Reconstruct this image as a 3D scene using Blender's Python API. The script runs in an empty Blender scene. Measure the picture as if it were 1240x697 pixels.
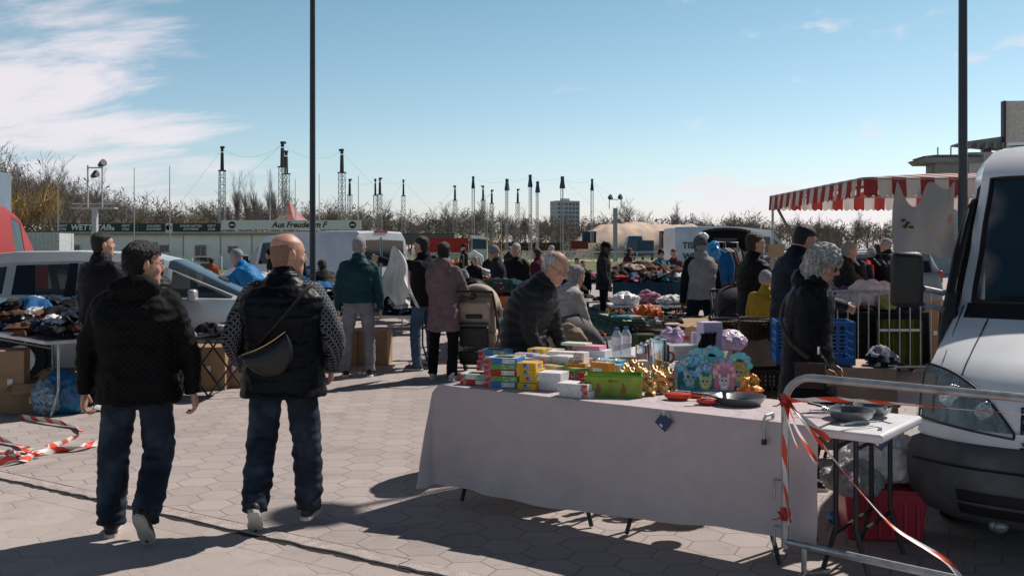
import bpy, math, random
from math import sin, cos, pi, radians as R
from mathutils import Vector, Matrix, noise
random.seed(7)
C = bpy.context.scene.collection
V = Vector
EYE, FPX, HOR = 1.65, 1205.0, 300.0        # eye height, focal length and horizon of the photograph
def X(px, Y): return (px-620)/FPX*Y        # sideways place of a photo column at a distance Y
def Z(py, Y): return EYE-(py-HOR)/FPX*Y
def G(px, py, z=0.0):                      # point of the photo on a level z
    Y = (EYE-z)*FPX/(py-HOR); return V((X(px, Y), Y, z))
def YG(py, z=0.0): return (EYE-z)*FPX/(py-HOR)

# ------------------------------------------------------------------ materials
MATS = {}
def nn(nt, typ, **kw):
    n = nt.nodes.new(typ)
    for k, v in kw.items():
        if k.startswith('i_'): n.inputs[int(k[2:])].default_value = v
        else: setattr(n, k, v)
    return n
def mat(name, col, rough=.6, metal=0, nz=(6, .25), bump=(40, .15), objcol=False, spec=.4, sheen=0, emit=0, coat=0, stretch=None):
    if name in MATS: return MATS[name]
    m = bpy.data.materials.new(name); m.use_nodes = True; MATS[name] = m
    nt = m.node_tree; L = nt.links; b = nt.nodes['Principled BSDF']
    b.inputs['Roughness'].default_value = rough; b.inputs['Metallic'].default_value = metal
    b.inputs['Specular IOR Level'].default_value = spec
    if sheen: b.inputs['Sheen Weight'].default_value = sheen
    if coat: b.inputs['Coat Weight'].default_value = coat; b.inputs['Coat Roughness'].default_value = .08
    tc = nn(nt, 'ShaderNodeTexCoord'); src = tc.outputs['Object']
    if stretch:
        mp = nn(nt, 'ShaderNodeMapping'); mp.inputs['Scale'].default_value = stretch; L.new(src, mp.inputs[0]); src = mp.outputs[0]
    if objcol:
        oi = nn(nt, 'ShaderNodeObjectInfo'); base = oi.outputs['Color']
    else:
        rg = nn(nt, 'ShaderNodeRGB'); rg.outputs[0].default_value = (*col, 1); base = rg.outputs[0]
    if nz:
        t = nn(nt, 'ShaderNodeTexNoise'); t.inputs['Scale'].default_value = nz[0]; t.inputs['Detail'].default_value = 6; L.new(src, t.inputs['Vector'])
        mr = nn(nt, 'ShaderNodeMapRange'); mr.inputs[1].default_value = .25; mr.inputs[2].default_value = .75
        mr.inputs[3].default_value = 1-nz[1]; mr.inputs[4].default_value = 1+nz[1]; L.new(t.outputs[0], mr.inputs[0])
        mx = nn(nt, 'ShaderNodeVectorMath', operation='SCALE'); L.new(base, mx.inputs[0]); L.new(mr.outputs[0], mx.inputs['Scale'])
        base = mx.outputs[0]
    L.new(base, b.inputs['Base Color'])
    m['_b'] = 1
    if bump:
        t2 = nn(nt, 'ShaderNodeTexNoise'); t2.inputs['Scale'].default_value = bump[0]; t2.inputs['Detail'].default_value = 4; L.new(src, t2.inputs['Vector'])
        bp = nn(nt, 'ShaderNodeBump'); bp.inputs['Strength'].default_value = bump[1]; bp.inputs['Distance'].default_value = .02
        L.new(t2.outputs[0], bp.inputs['Height']); L.new(bp.outputs[0], b.inputs['Normal'])
    if emit: b.inputs['Emission Color'].default_value = (*col, 1); b.inputs['Emission Strength'].default_value = emit
    return m
def mixmat(name, ca, cb, facfn, rough=.6, metal=0, bump=.2, spec=.3):
    """two colours mixed by a procedural mask built by facfn(nt, objcoord) -> socket"""
    if name in MATS: return MATS[name]
    m = mat(name, ca, rough, metal, nz=(9, .2), bump=None, spec=spec)
    nt = m.node_tree; L = nt.links; b = nt.nodes['Principled BSDF']
    tc = [n for n in nt.nodes if n.type == 'TEX_COORD'][0]
    f = facfn(nt, tc.outputs['Object'])
    mx = nn(nt, 'ShaderNodeMix', data_type='RGBA'); L.new(f, mx.inputs[0])
    L.new(b.inputs['Base Color'].links[0].from_socket, mx.inputs[6]); mx.inputs[7].default_value = (*cb, 1)
    L.new(mx.outputs[2], b.inputs['Base Color'])
    if bump:
        bp = nn(nt, 'ShaderNodeBump'); bp.inputs['Strength'].default_value = bump; bp.inputs['Distance'].default_value = .004
        L.new(f, bp.inputs['Height']); L.new(bp.outputs[0], b.inputs['Normal'])
    return m
def mth(nt, op, a, b=None, c=None):
    n = nn(nt, 'ShaderNodeMath', operation=op)
    for i, v in enumerate((a, b, c)):
        if v is None: continue
        if isinstance(v, (int, float)): n.inputs[i].default_value = v
        else: nt.links.new(v, n.inputs[i])
    return n.outputs[0]
def glass(name, tint=(.02, .03, .035), alpha=.75, rough=.03):
    if name in MATS: return MATS[name]
    m = mat(name, tint, rough, 0, nz=None, bump=None, spec=.8)
    nt = m.node_tree; b = nt.nodes['Principled BSDF']; out = nt.nodes['Material Output']
    tr = nn(nt, 'ShaderNodeBsdfTransparent'); tr.inputs[0].default_value = (.8, .88, .9, 1)
    ms = nn(nt, 'ShaderNodeMixShader'); ms.inputs[0].default_value = alpha
    nt.links.new(tr.outputs[0], ms.inputs[1]); nt.links.new(b.outputs[0], ms.inputs[2]); nt.links.new(ms.outputs[0], out.inputs[0])
    return m

# ------------------------------------------------------------------ mesh builder
class MB:
    def __init__(s): s.v = []; s.f = []; s.m = []; s.mi = 0
    def add(s, vs, fs):
        b = len(s.v); s.v += [tuple(v) for v in vs]; s.f += [tuple(i+b for i in f) for f in fs]; s.m += [s.mi]*len(fs); return s
    def box(s, c, d, rz=0, M=None, top=1.0, ch=0):
        x, y, z = d[0]/2, d[1]/2, d[2]/2; vs = []
        for sz in (-1, 1):
            k = top if sz > 0 else 1
            for sx, sy in ((-1, -1), (1, -1), (1, 1), (-1, 1)): vs.append(V((sx*x*k, sy*y*k, sz*z)))
        Q = M if M is not None else Matrix.Rotation(rz, 3, 'Z'); c = V(c)
        return s.add([Q @ v+c for v in vs], [(0, 3, 2, 1), (4, 5, 6, 7), (0, 1, 5, 4), (1, 2, 6, 5), (2, 3, 7, 6), (3, 0, 4, 7)])
    def rings(s, secs, cap=True):
        n = len(secs[0]); vs = [p for r in secs for p in r]; fs = []
        for i in range(len(secs)-1):
            for j in range(n): k = (j+1) % n; fs.append((i*n+j, i*n+k, (i+1)*n+k, (i+1)*n+j))
        if cap: fs.append(tuple(reversed(range(n)))); fs.append(tuple((len(secs)-1)*n+j for j in range(n)))
        return s.add(vs, fs)
    def tube(s, pts, r, n=8, cap=True, flat=1.0, up=None):
        pts = [V(p) for p in pts]; secs = []; u = None
        if not isinstance(r, (list, tuple)): r = [r]*len(pts)
        for i, p in enumerate(pts):
            d = (pts[min(i+1, len(pts)-1)]-pts[max(i-1, 0)]).normalized()
            if u is None:
                u = V(up) if up else (V((0, 0, 1)) if abs(d.z) < .9 else V((1, 0, 0)))
            u = (u-d*u.dot(d)).normalized(); w = d.cross(u)
            secs.append([p+(w*cos(2*pi*j/n)+u*(sin(2*pi*j/n)*flat))*r[i] for j in range(n)])
        return s.rings(secs, cap)
    def lathe(s, c, prof, n=16, cap=True, M=None):
        c = V(c); secs = []
        for r, z in prof:
            ring = [V((max(r, 1e-4)*cos(2*pi*j/n), max(r, 1e-4)*sin(2*pi*j/n), z)) for j in range(n)]
            if M is not None: ring = [M @ p for p in ring]
            secs.append([p+c for p in ring])
        return s.rings(secs, cap)
    def sph(s, c, r, nu=10, nv=7, M=None):
        if not isinstance(r, (tuple, list)): r = (r, r, r)
        c = V(c); secs = []
        for i in range(nv+1):
            a = -pi/2+pi*i/nv; k = max(cos(a), 1e-3)
            ring = [V((r[0]*k*cos(2*pi*j/nu), r[1]*k*sin(2*pi*j/nu), r[2]*sin(a))) for j in range(nu)]
            if M is not None: ring = [M @ p for p in ring]
            secs.append([p+c for p in ring])
        return s.rings(secs, True)
    def prism(s, poly, axis=(0, 0, 1), h=.01, M=None):
        poly = [V(p) for p in poly]; h = V(axis)*h; n = len(poly)
        return s.add(poly+[p+h for p in poly], [tuple(reversed(range(n))), tuple(range(n, 2*n))]+[(i, (i+1) % n, n+(i+1) % n, n+i) for i in range(n)])
    def grid(s, fn, nu, nv):
        vs = [fn(i/nu, j/nv) for j in range(nv+1) for i in range(nu+1)]; w = nu+1
        return s.add(vs, [(j*w+i, j*w+i+1, (j+1)*w+i+1, (j+1)*w+i) for j in range(nv) for i in range(nu)])
    def mesh(s, name, mats, smooth=30):
        me = bpy.data.meshes.new(name); me.from_pydata(s.v, [], s.f)
        if not isinstance(mats, (list, tuple)): mats = [mats]
        for m in mats: me.materials.append(m)
        if len(mats) > 1: me.polygons.foreach_set('material_index', s.m)
        if smooth: me.shade_smooth(); me.set_sharp_from_angle(angle=R(smooth))
        me.update(); return me
    def build(s, name, mats, parent=None, smooth=30, bevel=0, thick=0):
        o = bpy.data.objects.new(name, s.mesh(name, mats, smooth)); C.objects.link(o)
        if parent: o.parent = parent
        if thick: q = o.modifiers.new('t', 'SOLIDIFY'); q.thickness = thick; q.offset = 0
        if bevel: q = o.modifiers.new('b', 'BEVEL'); q.width = bevel; q.segments = 2; q.limit_method = 'ANGLE'
        return o
def tag(o, label, cat, group=None, kind=None):
    if label: o['label'] = label
    if cat: o['category'] = cat
    if group: o['group'] = group
    if kind: o['kind'] = kind
    return o
def thing(name, label, cat, loc=(0, 0, 0), rz=0, group=None):
    o = bpy.data.objects.new(name, None); C.objects.link(o); o.location = loc; o.rotation_euler = (0, 0, rz); o.empty_display_size = .1
    return tag(o, label, cat, group)
def struct(name, mb, m, smooth=30): return tag(mb.build(name, m, None, smooth), None, None, None, 'structure')
def dup(root, loc=None, rz=None, label=None, group=None, col=None, scale=None):
    r = root.copy(); C.objects.link(r)
    if loc is not None: r.location = loc
    if rz is not None: r.rotation_euler = (r.rotation_euler[0], r.rotation_euler[1], rz)
    if label: r['label'] = label
    if group: r['group'] = group
    if scale: r.scale = scale if isinstance(scale, tuple) else (scale,)*3
    if col: r.color = (*col, 1)
    for ch in list(root.children):
        c = ch.copy(); C.objects.link(c); c.parent = r
        for g in list(ch.children): d = g.copy(); C.objects.link(d); d.parent = c
    return r
def text_mb(txt, size, M, depth=.01, shear=0, align='CENTER', bold=0):
    """lettering as a mesh in the frame M (4x4), its middle at the frame's origin"""
    cu = bpy.data.curves.new('lettering', 'FONT'); cu.body = txt; cu.size = size; cu.extrude = depth; cu.shear = shear; cu.offset = bold
    cu.align_x = align; cu.align_y = 'CENTER'; cu.resolution_u = 3
    o = bpy.data.objects.new('lettering', cu); C.objects.link(o); dg = bpy.context.evaluated_depsgraph_get()
    me = bpy.data.meshes.new_from_object(o.evaluated_get(dg)); mb = MB()
    mb.add([M @ v.co for v in me.vertices], [tuple(p.vertices) for p in me.polygons])
    bpy.data.objects.remove(o); bpy.data.curves.remove(cu); bpy.data.meshes.remove(me)
    return mb
def upright(loc, rz=0):   # frame of lettering standing upright, read from the -Y side
    return Matrix.Translation(loc) @ Matrix.Rotation(rz, 4, 'Z') @ Matrix.Rotation(pi/2, 4, 'X')
def remesh(mb, vox, smooth=2, it_f=.5):
    me = bpy.data.meshes.new('tmp'); me.from_pydata(mb.v, [], mb.f)
    o = bpy.data.objects.new('tmp', me); C.objects.link(o)
    q = o.modifiers.new('r', 'REMESH'); q.mode = 'VOXEL'; q.voxel_size = vox; q.use_smooth_shade = True
    if smooth: w = o.modifiers.new('s', 'SMOOTH'); w.iterations = smooth; w.factor = it_f
    dg = bpy.context.evaluated_depsgraph_get(); m2 = bpy.data.meshes.new_from_object(o.evaluated_get(dg))
    bpy.data.objects.remove(o); bpy.data.meshes.remove(me); return m2
def displace(me, fn):
    nrm = [V(n.vector) for n in me.vertex_normals]
    for v in me.vertices: v.co += nrm[v.index]*fn(v.co)
def put(me, name, m, parent, extra=None):
    me.name = name
    mats = m if isinstance(m, (list, tuple)) else [m]
    if extra is not None:
        mb = MB(); mb.add([v.co for v in me.vertices], [tuple(p.vertices) for p in me.polygons]); mb.add(extra.v, extra.f)
        bpy.data.meshes.remove(me); me = mb.mesh(name, mats, 60)
    else:
        for q in mats: me.materials.append(q)
    o = bpy.data.objects.new(name, me); C.objects.link(o); o.parent = parent
    for p in me.polygons: p.use_smooth = True
    return o

# common materials
cloth = mat('cloth_any', (.2, .2, .2), .85, nz=(9, .3), bump=(60, .3), objcol=True, spec=.15)
plast = mat('plastic_any', (.2, .2, .2), .35, nz=(5, .1), bump=None, objcol=True, spec=.5)
paper = mat('card_any', (.5, .5, .5), .6, nz=(12, .12), bump=(30, .05), objcol=True, spec=.3)
steel = mat('galvanised_steel', (.36, .37, .38), .42, .75, nz=(14, .35), bump=(70, .1))
darksteel = mat('dark_steel', (.03, .032, .035), .45, .3, nz=(10, .3))
chrome = mat('polished_steel', (.7, .7, .7), .16, 1, nz=(8, .1), bump=None)
black = mat('black_plastic', (.012, .012, .013), .5, nz=(20, .3), bump=(90, .15))
tyre = mat('tyre_rubber', (.015, .015, .015), .8)
cardb = mat('cardboard', (.33, .2, .115), .8, nz=(7, .18), bump=(30, .15))
cardb2 = mat('cardboard_light', (.48, .31, .18), .8, nz=(7, .18), bump=(30, .15))
whitep = mat('white_plastic', (.72, .72, .71), .4, nz=(5, .06), bump=None)
wood = mat('raw_wood', (.42, .27, .14), .7, nz=(12, .3), stretch=(1, 1, .1))

def print_mat():
    m = mat('print_any', (.5, .5, .5), .4, nz=(12, .12), bump=None, objcol=True); nt = m.node_tree; b = nt.nodes['Principled BSDF']; tc = [n for n in nt.nodes if n.type == 'TEX_COORD'][0]
    v = nn(nt, 'ShaderNodeTexVoronoi'); v.inputs['Scale'].default_value = 55; nt.links.new(tc.outputs['Object'], v.inputs['Vector'])
    n_ = nn(nt, 'ShaderNodeTexNoise'); n_.inputs['Scale'].default_value = 38; nt.links.new(tc.outputs['Object'], n_.inputs['Vector'])
    f = mth(nt, 'MULTIPLY', mth(nt, 'GREATER_THAN', n_.outputs[0], .50), .5); mx = nn(nt, 'ShaderNodeMix', data_type='RGBA'); nt.links.new(f, mx.inputs[0]); nt.links.new(b.inputs['Base Color'].links[0].from_socket, mx.inputs[6]); nt.links.new(v.outputs['Color'], mx.inputs[7]); nt.links.new(mx.outputs[2], b.inputs['Base Color']); return m
printm = print_mat()
# ------------------------------------------------------------------ people
skin = mat('skin', (.50, .27, .19), .5, nz=(25, .12), bump=(160, .12), spec=.4)
skin2 = mat('skin_tan', (.34, .175, .115), .5, nz=(25, .12), bump=(160, .12), spec=.4)
skin3 = mat('skin_dark', (.08, .04, .028), .5, nz=(25, .12), bump=(160, .12), spec=.4)
hair_bk = mat('hair_black', (.010, .008, .007), .55, nz=(60, .5), bump=(240, .9), stretch=(1, 1, .25), spec=.5)
hair_st = mat('hair_stubble', (.23, .125, .09), .6, nz=(90, .3), bump=(300, .3))
hair_gy = mat('hair_grey', (.33, .32, .31), .7, nz=(60, .4), bump=(240, .9), stretch=(1, 1, .3))
hair_wh = mat('hair_white', (.50, .485, .47), .7, nz=(45, .75), bump=(240, .9), stretch=(1, 1, .3))
hair_br = mat('hair_brown', (.045, .026, .016), .6, nz=(60, .4), bump=(240, .9), stretch=(1, 1, .3))
eyew = mat('eye_white', (.75, .72, .7), .2, nz=None, bump=None)
lipm = mat('lips', (.32, .12, .1), .5, nz=None, bump=None)
def fab(name, col, rough=.85, b=(55, .35), nz=(8, .3), spec=.12): return mat(name, col if max(col) > .05 else tuple(c*.7 for c in col), rough, nz=nz, bump=b, spec=spec)
def denim():
    def f(nt, co):
        t = nn(nt, 'ShaderNodeTexNoise'); t.inputs['Scale'].default_value = 5; t.inputs['Detail'].default_value = 7; nt.links.new(co, t.inputs['Vector'])
        r = nn(nt, 'ShaderNodeMapRange'); r.inputs[1].default_value = .5; r.inputs[2].default_value = .78; r.inputs[4].default_value = .75; nt.links.new(t.outputs[0], r.inputs[0])
        return r.outputs[0]
    return mixmat('denim_dark', (.009, .015, .029), (.065, .10, .155), f, .8, bump=.3)
jeans = denim(); jeans_l = fab('denim_blue', (.06, .10, .17)); trs_gy = fab('trousers_grey', (.20, .20, .22)); trs_bk = fab('trousers_black', (.012, .012, .014)); trs_nv = fab('trousers_navy', (.016, .022, .04))
def monogram(nt, co):     # faint woven repeat: rows of small crosses and dots
    def per(ax, k, off=0):
        sx = nn(nt, 'ShaderNodeSeparateXYZ'); nt.links.new(co, sx.inputs[0]); return mth(nt, 'ABSOLUTE', mth(nt, 'SINE', mth(nt, 'MULTIPLY_ADD', sx.outputs[ax], k, off)))
    a = mth(nt, 'MULTIPLY', per(0, 85), per(2, 85)); b = mth(nt, 'MULTIPLY', per(0, 85, 1.57), per(2, 85, 1.57))
    return mth(nt, 'MULTIPLY', mth(nt, 'GREATER_THAN', mth(nt, 'MAXIMUM', a, b), .74), .8)
def fretwork(nt, co):     # interlocking diagonal key pattern
    sx = nn(nt, 'ShaderNodeSeparateXYZ'); nt.links.new(co, sx.inputs[0])
    u = mth(nt, 'ADD', mth(nt, 'ADD', sx.outputs[0], sx.outputs[1]), sx.outputs[2]); w = mth(nt, 'SUBTRACT', mth(nt, 'SUBTRACT', sx.outputs[2], sx.outputs[0]), sx.outputs[1])
    def st(a, k, th): return mth(nt, 'LESS_THAN', mth(nt, 'FRACT', mth(nt, 'MULTIPLY', a, k)), th)
    g = mth(nt, 'ABSOLUTE', mth(nt, 'SUBTRACT', st(u, 27, .26), st(w, 27, .26)))
    g2 = mth(nt, 'MULTIPLY', g, mth(nt, 'MAXIMUM', st(u, 13.5, .62), st(w, 13.5, .62)))
    return mth(nt, 'MULTIPLY', g2, .7)
jk_mono = mixmat('jacket_woven_black', (.0042, .0042, .0048), (.0090, .0090, .0098), monogram, .75, bump=.3, spec=.12)
kn_fret = mixmat('sweater_fretwork', (.006, .009, .015), (.22, .23, .26), fretwork, .8, bump=.3)

def bez(pts, n):          # smooth path through joints
    pts = [V(p) for p in pts]; out = []
    if len(pts) < 3: return [pts[0].lerp(pts[-1], i/(n-1)) for i in range(n)]
    P = [pts[0]*2-pts[1]]+pts+[pts[-1]*2-pts[-2]]; m = len(pts)-1
    for i in range(n):
        t = i/(n-1)*m; k = min(int(t), m-1); t -= k; a, b, c, d = P[k:k+4]
        tg = .35; m1 = (c-a)*tg; m2 = (d-b)*tg
        out.append((2*t**3-3*t*t+1)*b+(t**3-2*t*t+t)*m1+(-2*t**3+3*t*t)*c+(t**3-t*t)*m2)
    return out
def lerpr(rs, n): 
    m = len(rs)-1; o = []
    for i in range(n):
        t = i/(n-1)*m; k = min(int(t), m-1); o.append(rs[k]+(rs[k+1]-rs[k])*(t-k))
    return o
def ip(tab, s):
    if s <= tab[0][0]: return tab[0][1:]
    for a, b in zip(tab, tab[1:]):
        if s <= b[0]:
            t = (s-a[0])/(b[0]-a[0]); t = t*t*(3-2*t)*.5+t*.5; return tuple(x+(y-x)*t for x, y in zip(a[1:], b[1:]))
    return tab[-1][1:]
HEAD = [(-.117, .022, .026, .066), (-.10, .040, .046, .052), (-.075, .053, .070, .030), (-.04, .063, .088, .010), (0, .071, .096, .002), (.035, .075, .099, -.003), (.07, .071, .090, -.008), (.098, .052, .064, -.010), (.116, .022, .028, -.010)]
HAIR = [(-.085, .034, .026, -.046), (-.06, .0545, .046, -.034), (-.03, .0665, .064, -.031), (.0, .0725, .076, -.024), (.035, .0785, .089, -.017), (.07, .0775, .0935, -.011), (.104, .058, .070, -.008), (.126, .024, .030, -.008)]
def secs_of(tab, grow=0, n=20, M=None, sc=1):
    out = []; N = 22
    for i in range(N):
        z = tab[0][0]+(tab[-1][0]-tab[0][0])*i/(N-1); rx, ry, y = ip(tab, z); rx += grow; ry += grow
        ring = [V((rx*cos(2*pi*j/n), y+ry*sin(2*pi*j/n), z+(grow if i > N/2 else -grow*.5)))*sc for j in range(n)]
        out.append([M @ p for p in ring] if M is not None else ring)
    return out
def person(loc, H, rz, label, top, legs=None, lm=None, shoe=((.02, .02, .02), (.7, .7, .68)), lean=0, hy=0, hp=0, arms=None, bulk=1.0, near=1, hair=('short', hair_bk), sk=None, hs=1.06, hat=None, specs=False, shade=False, name='person', cat=None, puff=0, hem=-.13, hood=0, sleeve=None, cape=1.0, curl=45, loose=1.0, scarf=None, back_extra=None, sides=0):
    """x right, y forward, z up in the figure's own frame; arms, legs: direction vectors of upper and lower segment, left then right"""
    sk = sk or skin; k = H/1.75; t = thing(name, label, cat or 'person', (loc[0], loc[1], 0), rz)
    lm = lm or trs_bk; legs = legs or (((-.06, .02, -1), (-.03, -.02, -1), 0), ((.06, .0, -1), (.03, -.03, -1), 0))
    arms = arms or (((-.22, .02, -1), (-.05, .18, -1)), ((.22, .02, -1), (.05, .18, -1)))
    lean = R(lean); vox = (.0065, .0095, .014)[near]
    # feet decide how high the pelvis is
    pel = V((0, -sin(lean)*.16*k, 0)); hips = [pel+V((s*.092*k, 0, -.02*k)) for s in (-1, 1)]; J = []
    for h, (a, b, fp) in zip(hips, legs):
        kn = h+V(a).normalized()*.43*k; an = kn+V(b).normalized()*.415*k; J.append([h, kn, an, R(fp)])
    def footM(j, i):
        return Matrix.Translation(j[2]) @ Matrix.Rotation((.14, -.14)[i], 4, 'Z') @ Matrix.Rotation(j[3], 4, 'X')
    low = 9
    for i, j in enumerate(J):
        Mf = footM(j, i)
        for p in ((0, -.06, -.095), (0, .10, -.095), (0, .185, -.085)): low = min(low, (Mf @ (V(p)*k)).z)
    dz = V((0, 0, -low)); pel += dz
    for j in J:
        for q in range(3): j[q] = j[q]+dz
    # spine
    sp = []; p = pel.copy(); ds = .01
    for i in range(80):
        s = i*ds; a = lean*min(1, max(0, s/.28)); sp.append((p.copy(), a)); p = p+V((0, sin(a), cos(a)))*ds*k
    def spine(s):
        if s < 0: return pel+V((0, 0, s*k)), V((1, 0, 0)), V((0, 1, 0)), V((0, 0, 1))
        q, a = sp[min(79, int(s/ds))]; q = q+V((0, sin(a), cos(a)))*(s-int(s/ds)*ds)*k
        return q, V((1, 0, 0)), V((0, cos(a), -sin(a))), V((0, sin(a), cos(a)))
    TORSO = [(-.62, .21*cape, .17*cape), (-.3, .20*cape, .16*cape), (-.13, .185, .145), (0, .178, .138), (.1, .172, .13), (.22, .182, .132), (.33, .20, .13), (.39, .198, .122), (.44, .165, .105), (.485, .112, .088), (.53, .078, .075), (.575, .070, .072)]
    def tsec(s, g=0, n=24):
        rx, ry = ip(TORSO, s); q, ax, ay, az = spine(s); rx = (rx*bulk+g)*k; ry = (ry*(.4+.6*bulk)*(1+.12*(bulk-1)*4)+g)*k
        if s > .47: rx = (ip(TORSO, s)[0]+g)*k; ry = (ip(TORSO, s)[1]+g)*k
        return [q+ax*(rx*(abs(cos(2*pi*j/n))**.85)*(1 if cos(2*pi*j/n) > 0 else -1))+ay*(ry*sin(2*pi*j/n)) for j in range(n)]
    def surf(s, ang, off=.01):      # a point on the back or front of the torso
        rx, ry = ip(TORSO, s); q, ax, ay, az = spine(s)
        return q+ax*((rx*bulk+off)*k*cos(ang))+ay*((ry*(.4+.6*bulk)*(1+.12*(bulk-1)*4)+off)*k*sin(ang))
    sh = []; W = []
    for i, s in enumerate((-1, 1)):
        q, ax, ay, az = spine(.402); S = q+ax*(s*(.155+.035*(bulk-1)*3)*k)+ay*0; a, b = arms[i][:2]
        e = S+V(a).normalized()*.29*k; w = e+V(b).normalized()*.25*k; sh.append((S, e, w, V(b).normalized()))
    q, ax, ay, az = spine(.53); a_sp = sp[53][1]
    hc = q+az*.018*k; hM = Matrix.Translation(hc) @ Matrix.Rotation(-a_sp*.6, 4, 'X') @ Matrix.Rotation(R(hy), 4, 'Z') @ Matrix.Rotation(-R(hp), 4, 'X') @ Matrix.Translation((0, .016*k, .108*k)) @ Matrix.Scale(hs, 4)
    # ---- body: one continuous surface
    mb = MB(); mb.rings([tsec(-.08+i*.05, -.03, 14) for i in range(12)])
    mb.tube([spine(.44)[0], q, hc+az*.05*k, hM @ V((0, -.012, -.03))], [.066*k, .058*k, .055*k, .05*k], 14)
    mb.rings(secs_of(HEAD, 0, 20, hM, k))
    def hp_(x, y, z): return hM @ (V((x, y, z))*k)
    mb.tube([hp_(0, .085, .028), hp_(0, .103, .002), hp_(0, .116, -.022)], [.008*k, .011*k, .0145*k], 8)
    mb.tube([hp_(-.012, .098, -.026), hp_(.012, .098, -.026)], [.010*k]*2, 8)
    mb.tube([hp_(-.045, .078, .032), hp_(0, .094, .034), hp_(.045, .078, .032)], [.009*k, .011*k, .009*k], 8)
    mb.tube([hp_(-.018, .092, -.06), hp_(0, .099, -.058), hp_(.018, .092, -.06)], [.007*k, .0095*k, .007*k], 6)
    for s in (-1, 1):
        mb.sph(hp_(s*.077, -.010, -.004), (.009*k, .018*k, .030*k), 8, 6, M=hM.to_3x3() @ Matrix.Rotation(-s*.45, 3, 'Z'))
        mb.sph(hp_(s*.045, .062, -.022), (.022*k, .022*k, .024*k), 8, 6)
    fing = MB()
    for i, (S, e, w, d) in enumerate(sh):
        mb.tube(bez([spine(.4)[0], S, e, w], 14), lerpr([.06*k, .055*k, .04*k, .027*k], 14), 10)
        s = (-1, 1)[i]; nrm = V((-s, 0, 0)); 
        if abs(d.dot(nrm)) > .8: nrm = V((0, 0, -1))
        if len(arms[i]) > 2: nrm = V(arms[i][2])
        nrm = (nrm-d*nrm.dot(d)).normalized(); a = d.cross(nrm)*(-s)
        if a.dot(V((0, 1, .2))) < 0 and abs(nrm.x) > .5: a = -a
        mb.tube([w-d*.02*k, w+d*.03*k, w+d*.09*k], [.027*k, .038*k, .036*k], 10, flat=.5, up=tuple(nrm))
        for f in range(4):
            o = (.028-.0185*f)*k; ln = (.95, 1.05, 1, .8)[f]*k; p0 = w+d*(.075*k)+a*o; pts = [p0]; ang = 0; pp = p0
            for L_, c in ((.035, .35), (.030, .8), (.024, .85)):
                ang += R(curl)*c; pp = pp+(d*cos(ang)+nrm*sin(ang))*L_*ln; pts.append(pp)
            fing.tube(bez(pts, 7), lerpr([.0095*k, .009*k, .0085*k, .0065*k], 7), 7)
        p0 = w+d*.02*k+a*.022*k; p1 = p0+(a*.6+d*.75+nrm*.35).normalized()*.042*k; p2 = p1+(d*.9+nrm*.5).normalized()*.03*k
        fing.tube([p0, p1, p2], [.013*k, .0105*k, .008*k], 7)
    for j in J: mb.tube(bez([j[0], j[1], j[2]], 10), lerpr([.07*k, .05*k, .035*k], 10), 8)
    me = remesh(mb, vox*k, 2); put(me, 'body', sk, t, fing)
    # ---- face
    if near < 2:
        for s in (-1, 1):
            eb = MB(); eb.sph(hp_(s*.031, .0795, .010), .0125*k, 8, 6); eo = eb.build('eye', eyew, t, 60)
            ib = MB(); ib.sph(hp_(s*.031, .0875, .010), .0062*k, 8, 6); ib.build('iris', hair_bk, eo, 60)
            bb = MB(); bb.tube([hp_(s*.014, .0965, .030), hp_(s*.032, .094, .036), hp_(s*.048, .082, .031)], [.003*k, .004*k, .002*k], 6); bb.build('eyebrow', hair[1] if hair[1] is not hair_wh else hair_gy, t, 60)
        lb = MB(); lb.tube([hp_(-.02, .092, -.060), hp_(0, .1035, -.0585), hp_(.02, .092, -.060)], [.002*k, .0045*k, .002*k], 6); lb.build('mouth', lipm, t, 60)
    # ---- hair
    if hair[0]:
        hb = MB()
        if hair[0] == 'short':
            hb.rings(secs_of(HAIR, .001, 20, hM, k)); am = .003
        if hair[0] == 'fringe':      # bald crown, hair round the back and sides
            hb.rings(secs_of([(z, a*1.01, b, c-.006) for z, a, b, c in HAIR[:5]]+[(.070, .071, .078, -.024), (.096, .052, .058, -.026)], .001, 20, hM, k)); am = .003
        if hair[0] == 'stubble': hb.rings(secs_of([(z, a-.0045, b-.0035, c) for z, a, b, c in HAIR[:5]]+[(.06, .068, .07, -.022)], 0, 20, hM, k)); am = .0006
        if hair[0] == 'bob': hb.rings(secs_of([(-.16, .06, .03, -.05), (-.13, .090, .060, -.050), (-.07, .106, .082, -.042), (0, .106, .092, -.034), (.05, .104, .103, -.022), (.09, .092, .100, -.014), (.125, .062, .07, -.014), (.148, .02, .02, -.014)], .0, 20, hM, k)); am = .012
        if hair[0] == 'bun': hb.rings(secs_of(HAIR, .003, 20, hM, k)); hb.sph(hp_(0, -.10, .055), .055*k, 12, 8); am = .008
        hm = remesh(hb, (.005, .008, .012)[near]*k, 1); fq = 26 if am > .01 else 90
        displace(hm, lambda c: am*(noise.noise(c*fq)+.6*noise.noise(c*fq*2.1)))
        lk = None
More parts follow.
